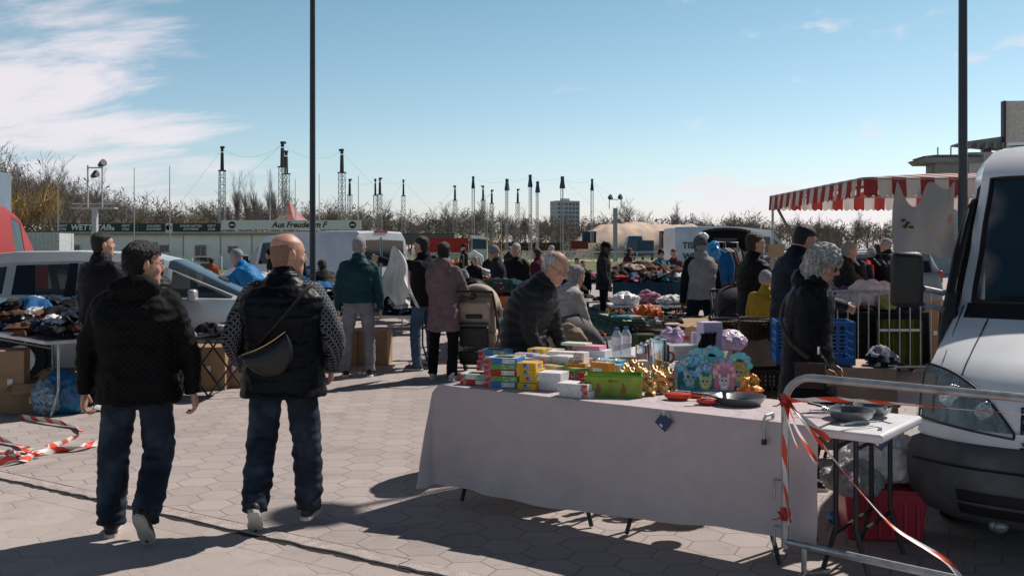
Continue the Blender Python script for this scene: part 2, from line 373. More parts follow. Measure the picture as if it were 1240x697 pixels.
        if near == 0 and hair[0] in ('short', 'fringe', 'bob'):      # loose locks over the hair
            lk = MB(); rl = random.Random(int(H*1000)); n_ = {'short': 620, 'fringe': 380, 'bob': 520}[hair[0]]
            if hair[0] == 'bob': tb_ = [(-.14, .09, .058, -.046), (-.07, .106, .082, -.042), (0, .107, .093, -.034), (.05, .105, .104, -.022), (.09, .093, .101, -.014), (.125, .063, .071, -.014), (.147, .022, .022, -.014)]; rr_, ln_ = .0055, .055
            elif hair[0] == 'short': tb_ = HAIR[2:]; rr_, ln_ = .0022, .018
            else: tb_ = HAIR[1:5]+[(.070, .071, .078, -.024), (.096, .052, .058, -.026)]; rr_, ln_ = .0018, .022
            for _ in range(n_):
                z = rl.uniform(tb_[0][0], tb_[-1][0]); a = rl.uniform(0, 2*pi); rx, ry, y0 = ip(tb_, z); P_ = V((rx*cos(a), y0+ry*sin(a), z)); nr = V((cos(a)/rx, sin(a)/ry, (z-.02)*60)).normalized()
                if P_.y > .055 and z < .055: continue
                dn = (V((0, -.35, -1))+V((rl.uniform(-.6, .6), rl.uniform(-.6, .6), 0))); dn = (dn-nr*dn.dot(nr)).normalized(); cu_ = rl.uniform(-1, 1); sd_ = nr.cross(dn)
                lk.tube([hM @ ((P_+dn*ln_*q+nr*(.001+rr_*1.2*sin(q*3))+sd_*cu_*ln_*.35*sin(q*3.5))*k) for q in (0, .33, .66, 1)], [rr_*.6*k, rr_*k, rr_*.9*k, rr_*.3*k], 4)
        put(hm, 'hair', hair_st if hair[0] == 'stubble' else hair[1], t, lk)
    if hat:
        hb = MB(); kind, hmt = hat
        if kind == 'beanie':
            hb.rings(secs_of([(-.01, .083, .098, -.012), (.02, .087, .104, -.012), (.05, .086, .103, -.012), (.085, .078, .092, -.012), (.115, .058, .068, -.012), (.142, .022, .025, -.012)], 0, 22, hM, k))
        else:
            hb.rings(secs_of([(.03, .080, .101, -.008), (.07, .079, .099, -.008), (.10, .068, .08, -.008), (.125, .04, .05, -.008), (.13, .01, .01, -.008)], .003, 22, hM, k))
            hb.grid(lambda u, v: hM @ (V(((u-.5)*.15*(1-.25*v*v), .082+v*.085-(u-.5)**2*.12, .042-.02*v-(u-.5)**2*.10))*k), 8, 5)
            hb.grid(lambda u, v: hM @ (V(((.5-u)*.15*(1-.25*v*v), .082+v*.085-(u-.5)**2*.12, .036-.02*v-(u-.5)**2*.10))*k), 8, 5)
        hb.build('hat', hmt, t, 60)
    if specs or shade:
        gb = MB(); gb.mi = 0
        for s in (-1, 1):
            pts = [hp_(s*.031+.022*cos(a), .098-.25*abs(.022*cos(a)+s*.0)*0-(.009 if s*cos(a) > .5 else 0), .008+.017*sin(a)) for a in [i*pi/5 for i in range(11)]]
            gb.tube(pts, .0018*k, 5, cap=False); gb.tube([hp_(s*.052, .09, .012), hp_(s*.078, .06, .012), hp_(s*.081, -.01, .008)], .0018*k, 5)
            if shade: gb.prism([hp_(s*.031+.022*cos(i*pi/5), .0985-(.009 if s*cos(i*pi/5) > .5 else 0), .008+.018*sin(i*pi/5)) for i in range(10)], h=.001)
        gb.tube([hp_(-.01, .104, .012), hp_(.01, .104, .012)], .0018*k, 5); gb.build('glasses', black, t, 60)
    # ---- clothes
    vc = (.010, .013, .019)[near]*k; tm = top; sm = sleeve or top
    def quilt(s, per=.075): return 1+(puff*(abs(sin(pi*s/per))**.55-.62) if puff else 0)
    def scale_ring(r, f):
        c = sum(r, V((0, 0, 0)))/len(r); return [c+(p-c)*f for p in r]
    def sleeves(mb):
        for i, (S, e, w, d) in enumerate(sh):
            N = 46; pts = bez([spine(.42)[0].lerp(S, .35), S, e, w+d*.005], N); rr = lerpr([.080*k, (.076+.02*(bulk-1))*k, .060*k, .042*k], N)
            L_ = 0; r2 = []
            for q_ in range(N):
                if q_: L_ += (pts[q_]-pts[q_-1]).length
                r2.append(rr[q_]*(.75+.25*bulk)*quilt(L_/k, .07))
            mb.tube(pts, r2, 16)
    jb = MB(); n_s = 70; lo, hi = hem, .545 if not hood else .53
    jb.rings([scale_ring(tsec(lo+(hi-lo)*i/n_s, .012+(.012 if puff else 0)), quilt(lo+(hi-lo)*i/n_s)) for i in range(n_s+1)])
    if not sleeve: sleeves(jb)
    else:
        for i, (S, e, w, d) in enumerate(sh): jb.tube(bez([spine(.40)[0], S.lerp(spine(.40)[0], .35), S+V(arms[i][0]).normalized()*.0*k], 8), [.10*k]*5+[.098*k, .095*k, .09*k], 16)
    c_q, c_x, c_y, c_z = spine(.545)
    jb.tube([c_q-c_z*.03*k-c_y*.005, c_q+c_z*.03*k+c_y*.008], [.085*k, .074*k], 18)
    if hood:
        jb.sph(spine(.50)[0]-c_y*.085*k+c_z*.01, (.125*k*hood, .075*k, .085*k), 16, 10); jb.sph(spine(.45)[0]-c_y*.10*k, (.085*k*hood, .05*k, .09*k), 12, 8)
        jb.tube([c_q+V((s_*.085*k, y_*k, 0)) for s_, y_ in ((-1, .03), (-.8, -.06), (0, -.1), (.8, -.06), (1, .03))], .032*k, 10)
    jm = remesh(jb, vc, 2)
    wa = .0065 if puff else (.014 if near == 0 else .011)
    displace(jm, lambda c: wa*(noise.noise(V((c.x*7, c.y*7, c.z*11)))+.6*(1-abs(noise.noise(V((c.x*9+5, c.y*9, c.z*16)))*2))-.3)+.003*noise.noise(c*35))
    put(jm, 'jacket' if hem > -.4 else 'coat', tm, t)
    if sleeve:
        sb = MB(); sleeves(sb); smh = remesh(sb, vc, 2); displace(smh, lambda c: .008*noise.noise(V((c.x*9, c.y*9, c.z*18)))); put(smh, 'sweater_sleeves', sm, t)
    # trousers
    tb = MB(); tb.rings([tsec(-.11+i*.02, -.012) for i in range(10)])
    for i, j in enumerate(J):
        s = (-1, 1)[i]; dn = (j[2]-j[1]).normalized()
        tb.tube(bez([pel+V((s*.075*k, 0, .0)), j[0]+V((0, 0, -.05*k)), j[1], j[2]+dn*.035*k], 30), lerpr([.10*k, (.098+.02*(bulk-1))*k, .073*loose*k, .062*loose*k], 30), 14)
    tb.sph(pel+V((0, -.035*k, -.06*k)), (.15*bulk*k, .11*k, .10*k), 14, 9)
    tme = remesh(tb, vc, 2); zk = J[0][2].z
    def wr(c):
        low_ = max(0, 1-(c.z-zk)/.28); kn_ = max(0, 1-abs(c.z-.5*k)/.14)
        return (.004+.007*low_+.005*kn_)*(noise.noise(V((c.x*11, c.y*11, c.z*30)))*1.5)+.005*noise.noise(c*8)
    displace(tme, wr); put(tme, 'trousers', lm, t)
    # shoes
    up_c, so_c = shoe; um = mat('shoe_%.2f_%.2f_%.2f' % up_c, up_c, .55); so_m = mat('sole_%.2f_%.2f_%.2f' % so_c, so_c, .6)
    out = [(-.030, -.075), (-.038, -.03), (-.033, .03), (-.046, .09), (-.042, .15), (-.02, .192), (.012, .195), (.036, .16), (.044, .10), (.036, .03), (.038, -.03), (.030, -.075), (0, -.09)]
    for i, j in enumerate(J):
        Mf = footM(j, i); f = -1 if i else 1
        sb = MB(); sb.tube([Mf @ (V(p_)*k) for p_ in ((0, -.005, .045), (0, -.012, -.02), (0, -.01, -.05))], [.047*k, .048*k, .046*k], 12)
        for a_, b_ in (((0, -.045, -.055), (0, .05, -.05)), ((0, .05, -.05), (0, .15, -.065))):
            sb.tube([Mf @ (V(a_)*k), Mf @ (V(b_)*k)], [.036*k, .037*k], 12)
        sb.sph(Mf @ (V((0, .15, -.068))*k), (.036*k, .036*k, .022*k), 12, 8); sb.sph(Mf @ (V((0, -.045, -.05))*k), (.036*k, .035*k, .04*k), 12, 8)
        su = remesh(sb, (.006, .010, .014)[near]*k, 2); so = put(su, 'shoe', um, t)
        ob = MB(); ob.rings([[Mf @ (V((x_*f*g_, y_*g_+(.0 if g_ > .99 else .002), z_))*k) for x_, y_ in out] for z_, g_ in ((-.097, .95), (-.093, 1.0), (-.075, 1.0), (-.071, .96))]); ob.build('sole', so_m, so, 40, 0)
    if back_extra: back_extra(t, spine, surf, k, hp_, sh)
    return t
# ------------------------------------------------------------------ world, sun, camera
sc = bpy.context.scene
SUN_AZ, SUN_EL = R(50), R(46)
w = bpy.data.worlds.new('World'); sc.world = w; w.use_nodes = True; nt = w.node_tree; L = nt.links
bg = nt.nodes['Background']; sky = nn(nt, 'ShaderNodeTexSky'); sky.sky_type = 'NISHITA'; sky.sun_disc = False
sky.sun_elevation = SUN_EL; sky.sun_rotation = SUN_AZ; sky.air_density = 1.0; sky.dust_density = .5; sky.ozone_density = 1.6
tc = nn(nt, 'ShaderNodeTexCoord'); sx = nn(nt, 'ShaderNodeSeparateXYZ'); L.new(tc.outputs['Generated'], sx.inputs[0])
# thin cloud: noise on a flat layer high above, strongest low in the west
zc = mth(nt, 'MAXIMUM', sx.outputs[2], -.05); ux = mth(nt, 'DIVIDE', sx.outputs[0], mth(nt, 'ADD', zc, .12)); uy = mth(nt, 'DIVIDE', sx.outputs[1], mth(nt, 'ADD', zc, .12))
cb = nn(nt, 'ShaderNodeCombineXYZ'); L.new(ux, cb.inputs[0]); L.new(mth(nt, 'MULTIPLY_ADD', uy, 1.9, mth(nt, 'MULTIPLY', ux, .55)), cb.inputs[1])
n1 = nn(nt, 'ShaderNodeTexNoise'); n1.inputs['Scale'].default_value = 1.15; n1.inputs['Detail'].default_value = 9; n1.inputs['Roughness'].default_value = .62; n1.inputs['Distortion'].default_value = .35; L.new(cb.outputs[0], n1.inputs['Vector'])
el = sx.outputs[2]
left = nn(nt, 'ShaderNodeMapRange'); left.interpolation_type = 'SMOOTHSTEP'; left.inputs[1].default_value = -.16; left.inputs[2].default_value = -.42; left.inputs[3].default_value = 0; left.inputs[4].default_value = .33; L.new(sx.outputs[0], left.inputs[0])
top_ = nn(nt, 'ShaderNodeMapRange'); top_.interpolation_type = 'SMOOTHSTEP'; top_.inputs[1].default_value = .13; top_.inputs[2].default_value = .21; top_.inputs[3].default_value = 0; top_.inputs[4].default_value = .10; L.new(el, top_.inputs[0])
cv = mth(nt, 'SUBTRACT', mth(nt, 'ADD', n1.outputs[0], left.outputs[0]), top_.outputs[0])
cm = nn(nt, 'ShaderNodeMapRange'); cm.interpolation_type = 'SMOOTHSTEP'; cm.inputs[1].default_value = .60; cm.inputs[2].default_value = .88; cm.inputs[4].default_value = .9; L.new(cv, cm.inputs[0])
# puffy low bank far right
n2 = nn(nt, 'ShaderNodeTexNoise'); n2.inputs['Scale'].default_value = 16; n2.inputs['Detail'].default_value = 5
mp = nn(nt, 'ShaderNodeMapping'); mp.inputs['Scale'].default_value = (1, 1, 2.6); L.new(tc.outputs['Generated'], mp.inputs[0]); L.new(mp.outputs[0], n2.inputs['Vector'])
bank = nn(nt, 'ShaderNodeMapRange'); bank.interpolation_type = 'SMOOTHSTEP'; bank.inputs[1].default_value = .085; bank.inputs[2].default_value = .03; bank.inputs[4].default_value = .26; L.new(el, bank.inputs[0])
rt = nn(nt, 'ShaderNodeMapRange'); rt.interpolation_type = 'SMOOTHSTEP'; rt.inputs[1].default_value = .0; rt.inputs[2].default_value = .2; L.new(sx.outputs[0], rt.inputs[0])
cm2 = nn(nt, 'ShaderNodeMapRange'); cm2.interpolation_type = 'SMOOTHSTEP'; cm2.inputs[1].default_value = .58; cm2.inputs[2].default_value = .74; cm2.inputs[4].default_value = .6
L.new(mth(nt, 'MULTIPLY', mth(nt, 'ADD', n2.outputs[0], bank.outputs[0]), rt.outputs[0]), cm2.inputs[0])
fy = nn(nt, 'ShaderNodeMapRange'); fy.inputs[1].default_value = .1; fy.inputs[2].default_value = .5; L.new(sx.outputs[1], fy.inputs[0])
fz = nn(nt, 'ShaderNodeMapRange'); fz.interpolation_type = 'SMOOTHSTEP'; fz.inputs[1].default_value = .0; fz.inputs[2].default_value = .12; fz.inputs[3].default_value = .35; L.new(el, fz.inputs[0])
cl = mth(nt, 'MULTIPLY', mth(nt, 'MAXIMUM', mth(nt, 'MULTIPLY', cm.outputs[0], fz.outputs[0]), cm2.outputs[0]), fy.outputs[0])
tint = nn(nt, 'ShaderNodeMix', data_type='RGBA', blend_type='MULTIPLY'); tint.inputs[0].default_value = 1; L.new(sky.outputs[0], tint.inputs[6])
ramp = nn(nt, 'ShaderNodeValToRGB'); L.new(el, ramp.inputs[0]); e = ramp.color_ramp.elements
e[0].position = 0; e[0].color = (1.28, 1.18, 1.55, 1); e[1].position = .30; e[1].color = (.88, 1.14, 1.0, 1)
q_ = e.new(.09); q_.color = (1.22, 1.30, 1.32, 1)
q2_ = e.new(.42); q2_.color = (.33, .34, .36, 1); q3_ = e.new(1.0); q3_.color = (.18, .19, .22, 1)
L.new(ramp.outputs[0], tint.inputs[7])
mx = nn(nt, 'ShaderNodeMix', data_type='RGBA'); L.new(cl, mx.inputs[0]); L.new(tint.outputs[2], mx.inputs[6]); mx.inputs[7].default_value = (9.9, 9.2, 9.8, 1)
L.new(mx.outputs[2], bg.inputs[0]); bg.inputs[1].default_value = .090
sl = bpy.data.lights.new('sun', 'SUN'); sl.energy = 5.0; sl.angle = R(.53); sl.color = (1, .93, .86)
so = bpy.data.objects.new('sun', sl); C.objects.link(so)
sd = V((sin(SUN_AZ)*cos(SUN_EL), cos(SUN_AZ)*cos(SUN_EL), sin(SUN_EL))); so.rotation_euler = (-sd).to_track_quat('-Z', 'Y').to_euler()
cam = bpy.data.cameras.new('camera'); co = bpy.data.objects.new('camera', cam); C.objects.link(co); sc.camera = co
co.location = (0, 0, EYE); co.rotation_euler = (pi/2, 0, 0); cam.sensor_width = 36; cam.lens = FPX/1240*36; cam.shift_y = -(348.5-HOR)/1240; cam.clip_end = 3000; cam.clip_start = .05
sc.view_settings.view_transform = 'Standard'; sc.view_settings.look = 'None'; sc.view_settings.exposure = 0
sc.cycles.max_bounces = 6; sc.cycles.transparent_max_bounces = 12

# ------------------------------------------------------------------ ground
def hexmat(name, col, joint, s=.262, rot=-5, worn=.0):
    m = bpy.data.materials.new(name); m.use_nodes = True; nt = m.node_tree; L = nt.links; b = nt.nodes['Principled BSDF']; b.inputs['Roughness'].default_value = .82; b.inputs['Specular IOR Level'].default_value = .25
    tc = nn(nt, 'ShaderNodeTexCoord'); dn = nn(nt, 'ShaderNodeTexNoise'); dn.inputs['Scale'].default_value = 3
    L.new(tc.outputs['Object'], dn.inputs['Vector'])
    wob = nn(nt, 'ShaderNodeVectorMath', operation='MULTIPLY_ADD'); L.new(dn.outputs['Color'], wob.inputs[0]); wob.inputs[1].default_value = (.02, .02, 0); L.new(tc.outputs['Object'], wob.inputs[2])
    mp = nn(nt, 'ShaderNodeMapping'); mp.inputs['Rotation'].default_value = (0, 0, R(rot+90)); mp.inputs['Scale'].default_value = (1/s, 1/s, 0); L.new(wob.outputs[0], mp.inputs[0])
    def vm(op, a, bb=None, **k):
        n = nn(nt, 'ShaderNodeVectorMath', operation=op)
        for i, v in enumerate((a, bb)):
            if v is None: continue
            if isinstance(v, tuple): n.inputs[i].default_value = v
            else: L.new(v, n.inputs[i])
        return n
    r = (1, 1.7320508, 1); h = (.5, .8660254, 0)
    def cell(src):      # position inside the nearest cell of one lattice
        d = vm('DIVIDE', src, r); f = vm('FRACTION', d.outputs[0]); mu = vm('MULTIPLY', f.outputs[0], r); return vm('SUBTRACT', mu.outputs[0], h)
    a = cell(mp.outputs[0]); sh_ = vm('SUBTRACT', mp.outputs[0], h); b2 = cell(sh_.outputs[0])
    def flat(v): return vm('MULTIPLY', v.outputs[0], (1, 1, 0))
    a = flat(a); b2 = flat(b2)
    la = vm('LENGTH', a.outputs[0]); lb = vm('LENGTH', b2.outputs[0]); less = mth(nt, 'LESS_THAN', la.outputs['Value'], lb.outputs['Value'])
    g = nn(nt, 'ShaderNodeMix', data_type='VECTOR'); L.new(less, g.inputs[0]); L.new(b2.outputs[0], g.inputs[4]); L.new(a.outputs[0], g.inputs[5])
    gv = g.outputs[1]; ab = vm('ABSOLUTE', gv); dt = vm('DOT_PRODUCT', ab.outputs[0], (.5, .8660254, 0)); sp = nn(nt, 'ShaderNodeSeparateXYZ'); L.new(ab.outputs[0], sp.inputs[0])
    ed = mth(nt, 'MAXIMUM', dt.outputs['Value'], sp.outputs[0])
    rag = nn(nt, 'ShaderNodeTexNoise'); rag.inputs['Scale'].default_value = 22; rag.inputs['Detail'].default_value = 4; L.new(tc.outputs['Object'], rag.inputs['Vector'])
    ed2 = mth(nt, 'MULTIPLY_ADD', rag.outputs[0], .022, ed)
    jm = nn(nt, 'ShaderNodeMapRange'); jm.inputs[1].default_value = .486; jm.inputs[2].default_value = .503; L.new(ed2, jm.inputs[0])
    idv = vm('SUBTRACT', mp.outputs[0], gv); wn = nn(nt, 'ShaderNodeTexWhiteNoise', noise_dimensions='2D')
    sn = vm('SNAP', idv.outputs[0], (.25, .2165, 1)); L.new(sn.outputs[0], wn.inputs[0])
    big = nn(nt, 'ShaderNodeTexNoise'); big.inputs['Scale'].default_value = .55; big.inputs['Detail'].default_value = 8; L.new(tc.outputs['Object'], big.inputs['Vector'])
    fine = nn(nt, 'ShaderNodeTexNoise'); fine.inputs['Scale'].default_value = 130; fine.inputs['Detail'].default_value = 3; L.new(tc.outputs['Object'], fine.inputs['Vector'])
    k = mth(nt, 'MULTIPLY_ADD', wn.outputs[0], .13, .70); k = mth(nt, 'MULTIPLY_ADD', big.outputs[0], .42, k); k = mth(nt, 'MULTIPLY_ADD', fine.outputs[0], .30, mth(nt, 'SUBTRACT', k, .2))
    sp2 = nn(nt, 'ShaderNodeTexNoise'); sp2.inputs['Scale'].default_value = 9; sp2.inputs['Detail'].default_value = 10; sp2.inputs['Roughness'].default_value = .75; L.new(tc.outputs['Object'], sp2.inputs['Vector'])
    st = nn(nt, 'ShaderNodeMapRange'); st.inputs[1].default_value = .55; st.inputs[2].default_value = .74; st.inputs[3].default_value = 1.03; st.inputs[4].default_value = .70; L.new(sp2.outputs[0], st.inputs[0]); k = mth(nt, 'MULTIPLY', k, st.outputs[0])
    vo = nn(nt, 'ShaderNodeTexVoronoi'); vo.inputs['Scale'].default_value = 3.4; L.new(tc.outputs['Object'], vo.inputs['Vector']); gm_ = nn(nt, 'ShaderNodeMapRange'); gm_.inputs[1].default_value = .035; gm_.inputs[2].default_value = .06; gm_.inputs[3].default_value = .55; gm_.inputs[4].default_value = 1; L.new(vo.outputs['Distance'], gm_.inputs[0]); k = mth(nt, 'MULTIPLY', k, gm_.outputs[0])
    wr_ = nn(nt, 'ShaderNodeTexNoise'); wr_.inputs['Scale'].default_value = 1.7; wr_.inputs['Detail'].default_value = 7; wr_.inputs['Distortion'].default_value = 1.2; L.new(tc.outputs['Object'], wr_.inputs['Vector']); wm_ = nn(nt, 'ShaderNodeMapRange'); wm_.inputs[1].default_value = .56; wm_.inputs[2].default_value = .72; wm_.inputs[3].default_value = 1; wm_.inputs[4].default_value = .80; L.new(wr_.outputs[0], wm_.inputs[0]); k = mth(nt, 'MULTIPLY', k, wm_.outputs[0])
    sc1 = nn(nt, 'ShaderNodeVectorMath', operation='SCALE'); sc1.inputs[0].default_value = col; L.new(k, sc1.inputs['Scale'])
    jf = jm.outputs[0]
    if worn:
        wv = nn(nt, 'ShaderNodeTexNoise'); wv.inputs['Scale'].default_value = 1.6; wv.inputs['Detail'].default_value = 6; L.new(tc.outputs['Object'], wv.inputs['Vector'])
        wm = nn(nt, 'ShaderNodeMapRange'); wm.inputs[1].default_value = .42; wm.inputs[2].default_value = .62; wm.inputs[3].default_value = .08; wm.inputs[4].default_value = .75; L.new(wv.outputs[0], wm.inputs[0]); jf = mth(nt, 'MULTIPLY', jf, wm.outputs[0])
    mx = nn(nt, 'ShaderNodeMix', data_type='RGBA'); L.new(jf, mx.inputs[0]); L.new(sc1.outputs[0], mx.inputs[6]); mx.inputs[7].default_value = (*joint, 1); L.new(mx.outputs[2], b.inputs['Base Color'])
    hh = mth(nt, 'SUBTRACT', mth(nt, 'MULTIPLY', fine.outputs[0], .12), jf); hh = mth(nt, 'MULTIPLY_ADD', wn.outputs[0], .25, hh)
    bp = nn(nt, 'ShaderNodeBump'); bp.inputs['Strength'].default_value = .55; bp.inputs['Distance'].default_value = .006; L.new(hh, bp.inputs['Height']); L.new(bp.outputs[0], b.inputs['Normal'])
    return m
def sheet(name, poly, z, m):
    mb = MB(); mb.add([V((x, y, z)) for x, y in poly], [tuple(range(len(poly)))]); return struct(name, mb, m, 0)
paving = hexmat('hexagon_paving', (.405, .35, .328), (.25, .205, .185))
worn = hexmat('worn_paving', (.43, .37, .342), (.28, .23, .205), worn=1)
sheet('ground', [(-900, -60), (900, -60), (900, 1500), (-900, 1500)], -.03, mat('far_earth', (.16, .14, .10), .9, nz=(.05, .3)))
sheet('pavement', [(-120, -30), (120, -30), (120, 62), (-120, 62)], 0, paving)
cd, cn = V((.841, -.541, 0)).normalized(), V((.541, .841, 0)).normalized(); c0 = V((-3.76, 7.31, 0))-cn*.02
def cl_(t, o, z): p = c0+cd*t+cn*o; return (p.x, p.y, z)
sheet('forecourt', [cl_(-30, -.12, 0)[:2], cl_(30, -.12, 0)[:2], cl_(30, -30, 0)[:2], cl_(-30, -30, 0)[:2]], .004, worn)
groove = mat('groove_dirt', (.02, .017, .015), .95, nz=(30, .5))
sheet('kerb_groove', [cl_(-30, .036, 0)[:2], cl_(30, .036, 0)[:2], cl_(30, -.175, 0)[:2], cl_(-30, -.175, 0)[:2]], .008, groove)
rnd = random.Random(3); kb = MB(); t = -12
while t < 14:          # long flush kerb stones with chipped lower edge
    ln = rnd.uniform(.92, 1.02); n = 14; a = [V(cl_(t+ln*i/n, .004+rnd.uniform(-.003, .003), .008)) for i in range(n+1)]; b_ = [V(cl_(t+ln*i/n, -.100+rnd.uniform(-.012, .012), .008)) for i in range(n+1)]
    kb.prism(list(reversed(a))+b_, h=.008+rnd.uniform(0, .004)); t += ln+.012
struct('kerb_stones', kb, mat('kerb_concrete', (.42, .355, .33), .85, nz=(14, .3), bump=(90, .5)))
kb = MB(); t = -12
while t < 14:          # ragged edge of the forecourt slabs
    ln = rnd.uniform(.25, .5); n = 8; a = [V(cl_(t+ln*i/n, -.145+rnd.uniform(-.016, .010), .006)) for i in range(n+1)]; b_ = [V(cl_(t+ln*i/n, -.30, .0005)) for i in range(n+1)]
    kb.prism(list(reversed(a))+b_, h=.0045); t += ln
struct('forecourt_edge', kb, worn, 0)
sheet('grass_strip', [(-300, 62), (300, 62), (300, 165), (-300, 165)], .01, mat('race_turf', (.105, .125, .035), .95, nz=(.25, .35), bump=(8, .6)))
sheet('race_track_sand', [(-300, 120), (300, 120), (300, 138), (-300, 138)], .02, mat('track_sand', (.36, .27, .19), .95, nz=(1, .2)))
# ------------------------------------------------------------------ the front tables and what is on them
A = V((-.5, 6.5, 0)); D = V((.7954, -.6060, 0)); N = V((.6060, .7954, 0)); TANG = math.atan2(D.y, D.x)
def TP(t, w, z=.757): return A+D*t+N*w+V((0, 0, z))
def folding_table(name, label, p, ang, ln, wd, h=.75, m=None, group=None, legm=None):
    t = thing(name, label, 'table', p, ang, group); m = m or whitep; lg = legm or darksteel
    mb = MB(); mb.box((ln/2, wd/2, h-.02), (ln, wd, .04)); mb.build('tabletop', m, t, bevel=.008)
    for x0, dx in ((.16, .10), (ln-.16, -.10)):
        for y0 in (.07, wd-.07):
            l = MB(); l.tube([(x0, y0, h-.05), (x0, y0, .25), (x0-dx*.7, y0, 0.008)], .0135, 8); l.build('leg', lg, t)
        b = MB(); b.tube([(x0, .07, .12+.1), (x0, wd-.07, .12+.1)], .010, 6); b.build('cross_bar', lg, t); b = MB(); b.tube([(x0, .07, h-.1), (x0, wd-.07, h-.1)], .010, 6)
        b.tube([(x0, wd/2, h-.11), (x0-dx*.8+(0 if dx<0 else dx), wd/2, h-.05)], .009, 6); b.build('brace', lg, t)
    return t
for i, (t0, ln, lab, lg) in enumerate(((.06, 1.18, 'folding table under the left half of the mauve tablecloth, only its black legs showing', None), (1.30, 1.1, 'folding table under the middle of the mauve tablecloth', None))):
    folding_table('folding_table', lab, A+D*t0+N*.02, TANG, ln, .66)
wt = folding_table('folding_table', 'white plastic folding table with black tube legs beside the white van', A+D*2.44+N*.03, TANG, .42, .70)
bpy.data.objects.remove([c for c in wt.children if c.name.startswith('tabletop')][0])
mb = MB(); mb.box((.18, .35, .725), (.46, .70, .045)); mb.build('tabletop', mat('table_white', (.66, .66, .68), .45, nz=(5, .1)), wt, bevel=.014)
# cloth
def rip(a, z): return .022*sin(a*7.3+2)*z+.018*sin(a*15+.7+sin(a*3))*z+.008*noise.noise(V((a*9, z*6, 3)))+.020*min(1, z*4)*(abs(noise.noise(V((a*3.1+z*1.6, z*2.2-a, 8))))*2-.4)
def drape(a, b):          # a along the table, b in from the front edge; negative values hang down
    hem = .645+.045*max(0, (a-1.2)/1.3)*-1+.02*sin(a*2.1)+(.05*max(0, a-2.1))
    top = .7605+.0016*noise.noise(V((a*5, b*5, 0)))
    if a >= 0 and b >= 0: return TP(a, b, top)
    if a >= 0:
        z = -b*hem/.62; f = min(1, z/.05); return TP(a, -.012*f-rip(a, z), top-max(0, z-.008)*1)
    if b >= 0:
        z = -a*1.0; return TP(-.012*min(1, z/.05)-.018*z*3*(.5+.5*sin(b*14)), b, top-z)
    r = max(-a, -b); th = math.atan2(-b, -a); z = r*hem/.62; o = .012+.17*z*(sin(th*2)**2)
    return TP(-cos(th)*o, -sin(th)*o-rip(0, z)*sin(th), top-z*(1+.07*sin(th*2)))
mb = MB(); av = [-.62+.045*i for i in range(14)]+[i*.03 for i in range(1, 86)]; bv = [-.62+.044*i for i in range(15)]+[.03*i for i in range(1, 25)]
av = [a if abs(a) > .02 else 0 for a in av]; bv = [b if abs(b) > .02 else 0 for b in bv]
vs = [drape(a, b) for b in bv for a in av]; w_ = len(av)
mb.add(vs, [(j*w_+i, j*w_+i+1, (j+1)*w_+i+1, (j+1)*w_+i) for j in range(len(bv)-1) for i in range(w_-1)])
def stains(nt, co):
    t = nn(nt, 'ShaderNodeTexNoise'); t.inputs['Scale'].default_value = 2.3; t.inputs['Detail'].default_value = 8; t.inputs['Roughness'].default_value = .7; nt.links.new(co, t.inputs['Vector'])
    r = nn(nt, 'ShaderNodeMapRange'); r.inputs[1].default_value = .60; r.inputs[2].default_value = .80; r.inputs[4].default_value = .35; nt.links.new(t.outputs[0], r.inputs[0]); return r.outputs[0]
mauve = mixmat('mauve_cotton', (.58, .495, .51), (.34, .27, .25), stains, .85, bump=0)
[n for n in mauve.node_tree.nodes if n.type == 'MAP_RANGE'][0].inputs[3].default_value = .95; [n for n in mauve.node_tree.nodes if n.type == 'MAP_RANGE'][0].inputs[4].default_value = 1.05
def transl(m, k=.35):
    nt = m.node_tree; b = nt.nodes['Principled BSDF']; o = nt.nodes['Material Output']; tr = nn(nt, 'ShaderNodeBsdfTranslucent'); nt.links.new(b.inputs['Base Color'].links[0].from_socket, tr.inputs[0]); ms = nn(nt, 'ShaderNodeMixShader'); ms.inputs[0].default_value = k
    nt.links.new(b.outputs[0], ms.inputs[1]); nt.links.new(tr.outputs[0], ms.inputs[2]); nt.links.new(ms.outputs[0], o.inputs[0])
def creases(m, sc1, st1):
    nt = m.node_tree; b = nt.nodes['Principled BSDF']; tc = [n for n in nt.nodes if n.type == 'TEX_COORD'][0]; n1 = nn(nt, 'ShaderNodeTexNoise'); n1.inputs['Scale'].default_value = sc1; n1.inputs['Detail'].default_value = 5; n1.inputs['Distortion'].default_value = 1.5; nt.links.new(tc.outputs['Object'], n1.inputs['Vector'])
    r_ = mth(nt, 'ABSOLUTE', mth(nt, 'SUBTRACT', n1.outputs[0], .5)); bp = nn(nt, 'ShaderNodeBump'); bp.inputs['Strength'].default_value = st1; bp.inputs['Distance'].default_value = .05; nt.links.new(r_, bp.inputs['Height']); nt.links.new(bp.outputs[0], b.inputs['Normal'])
creases(mauve, 2.2, .9)
transl(mauve, .15)
tag(mb.build('tablecloth', mauve, None, 50), 'mauve cotton cloth hanging to the paving over the long front table', 'tablecloth')
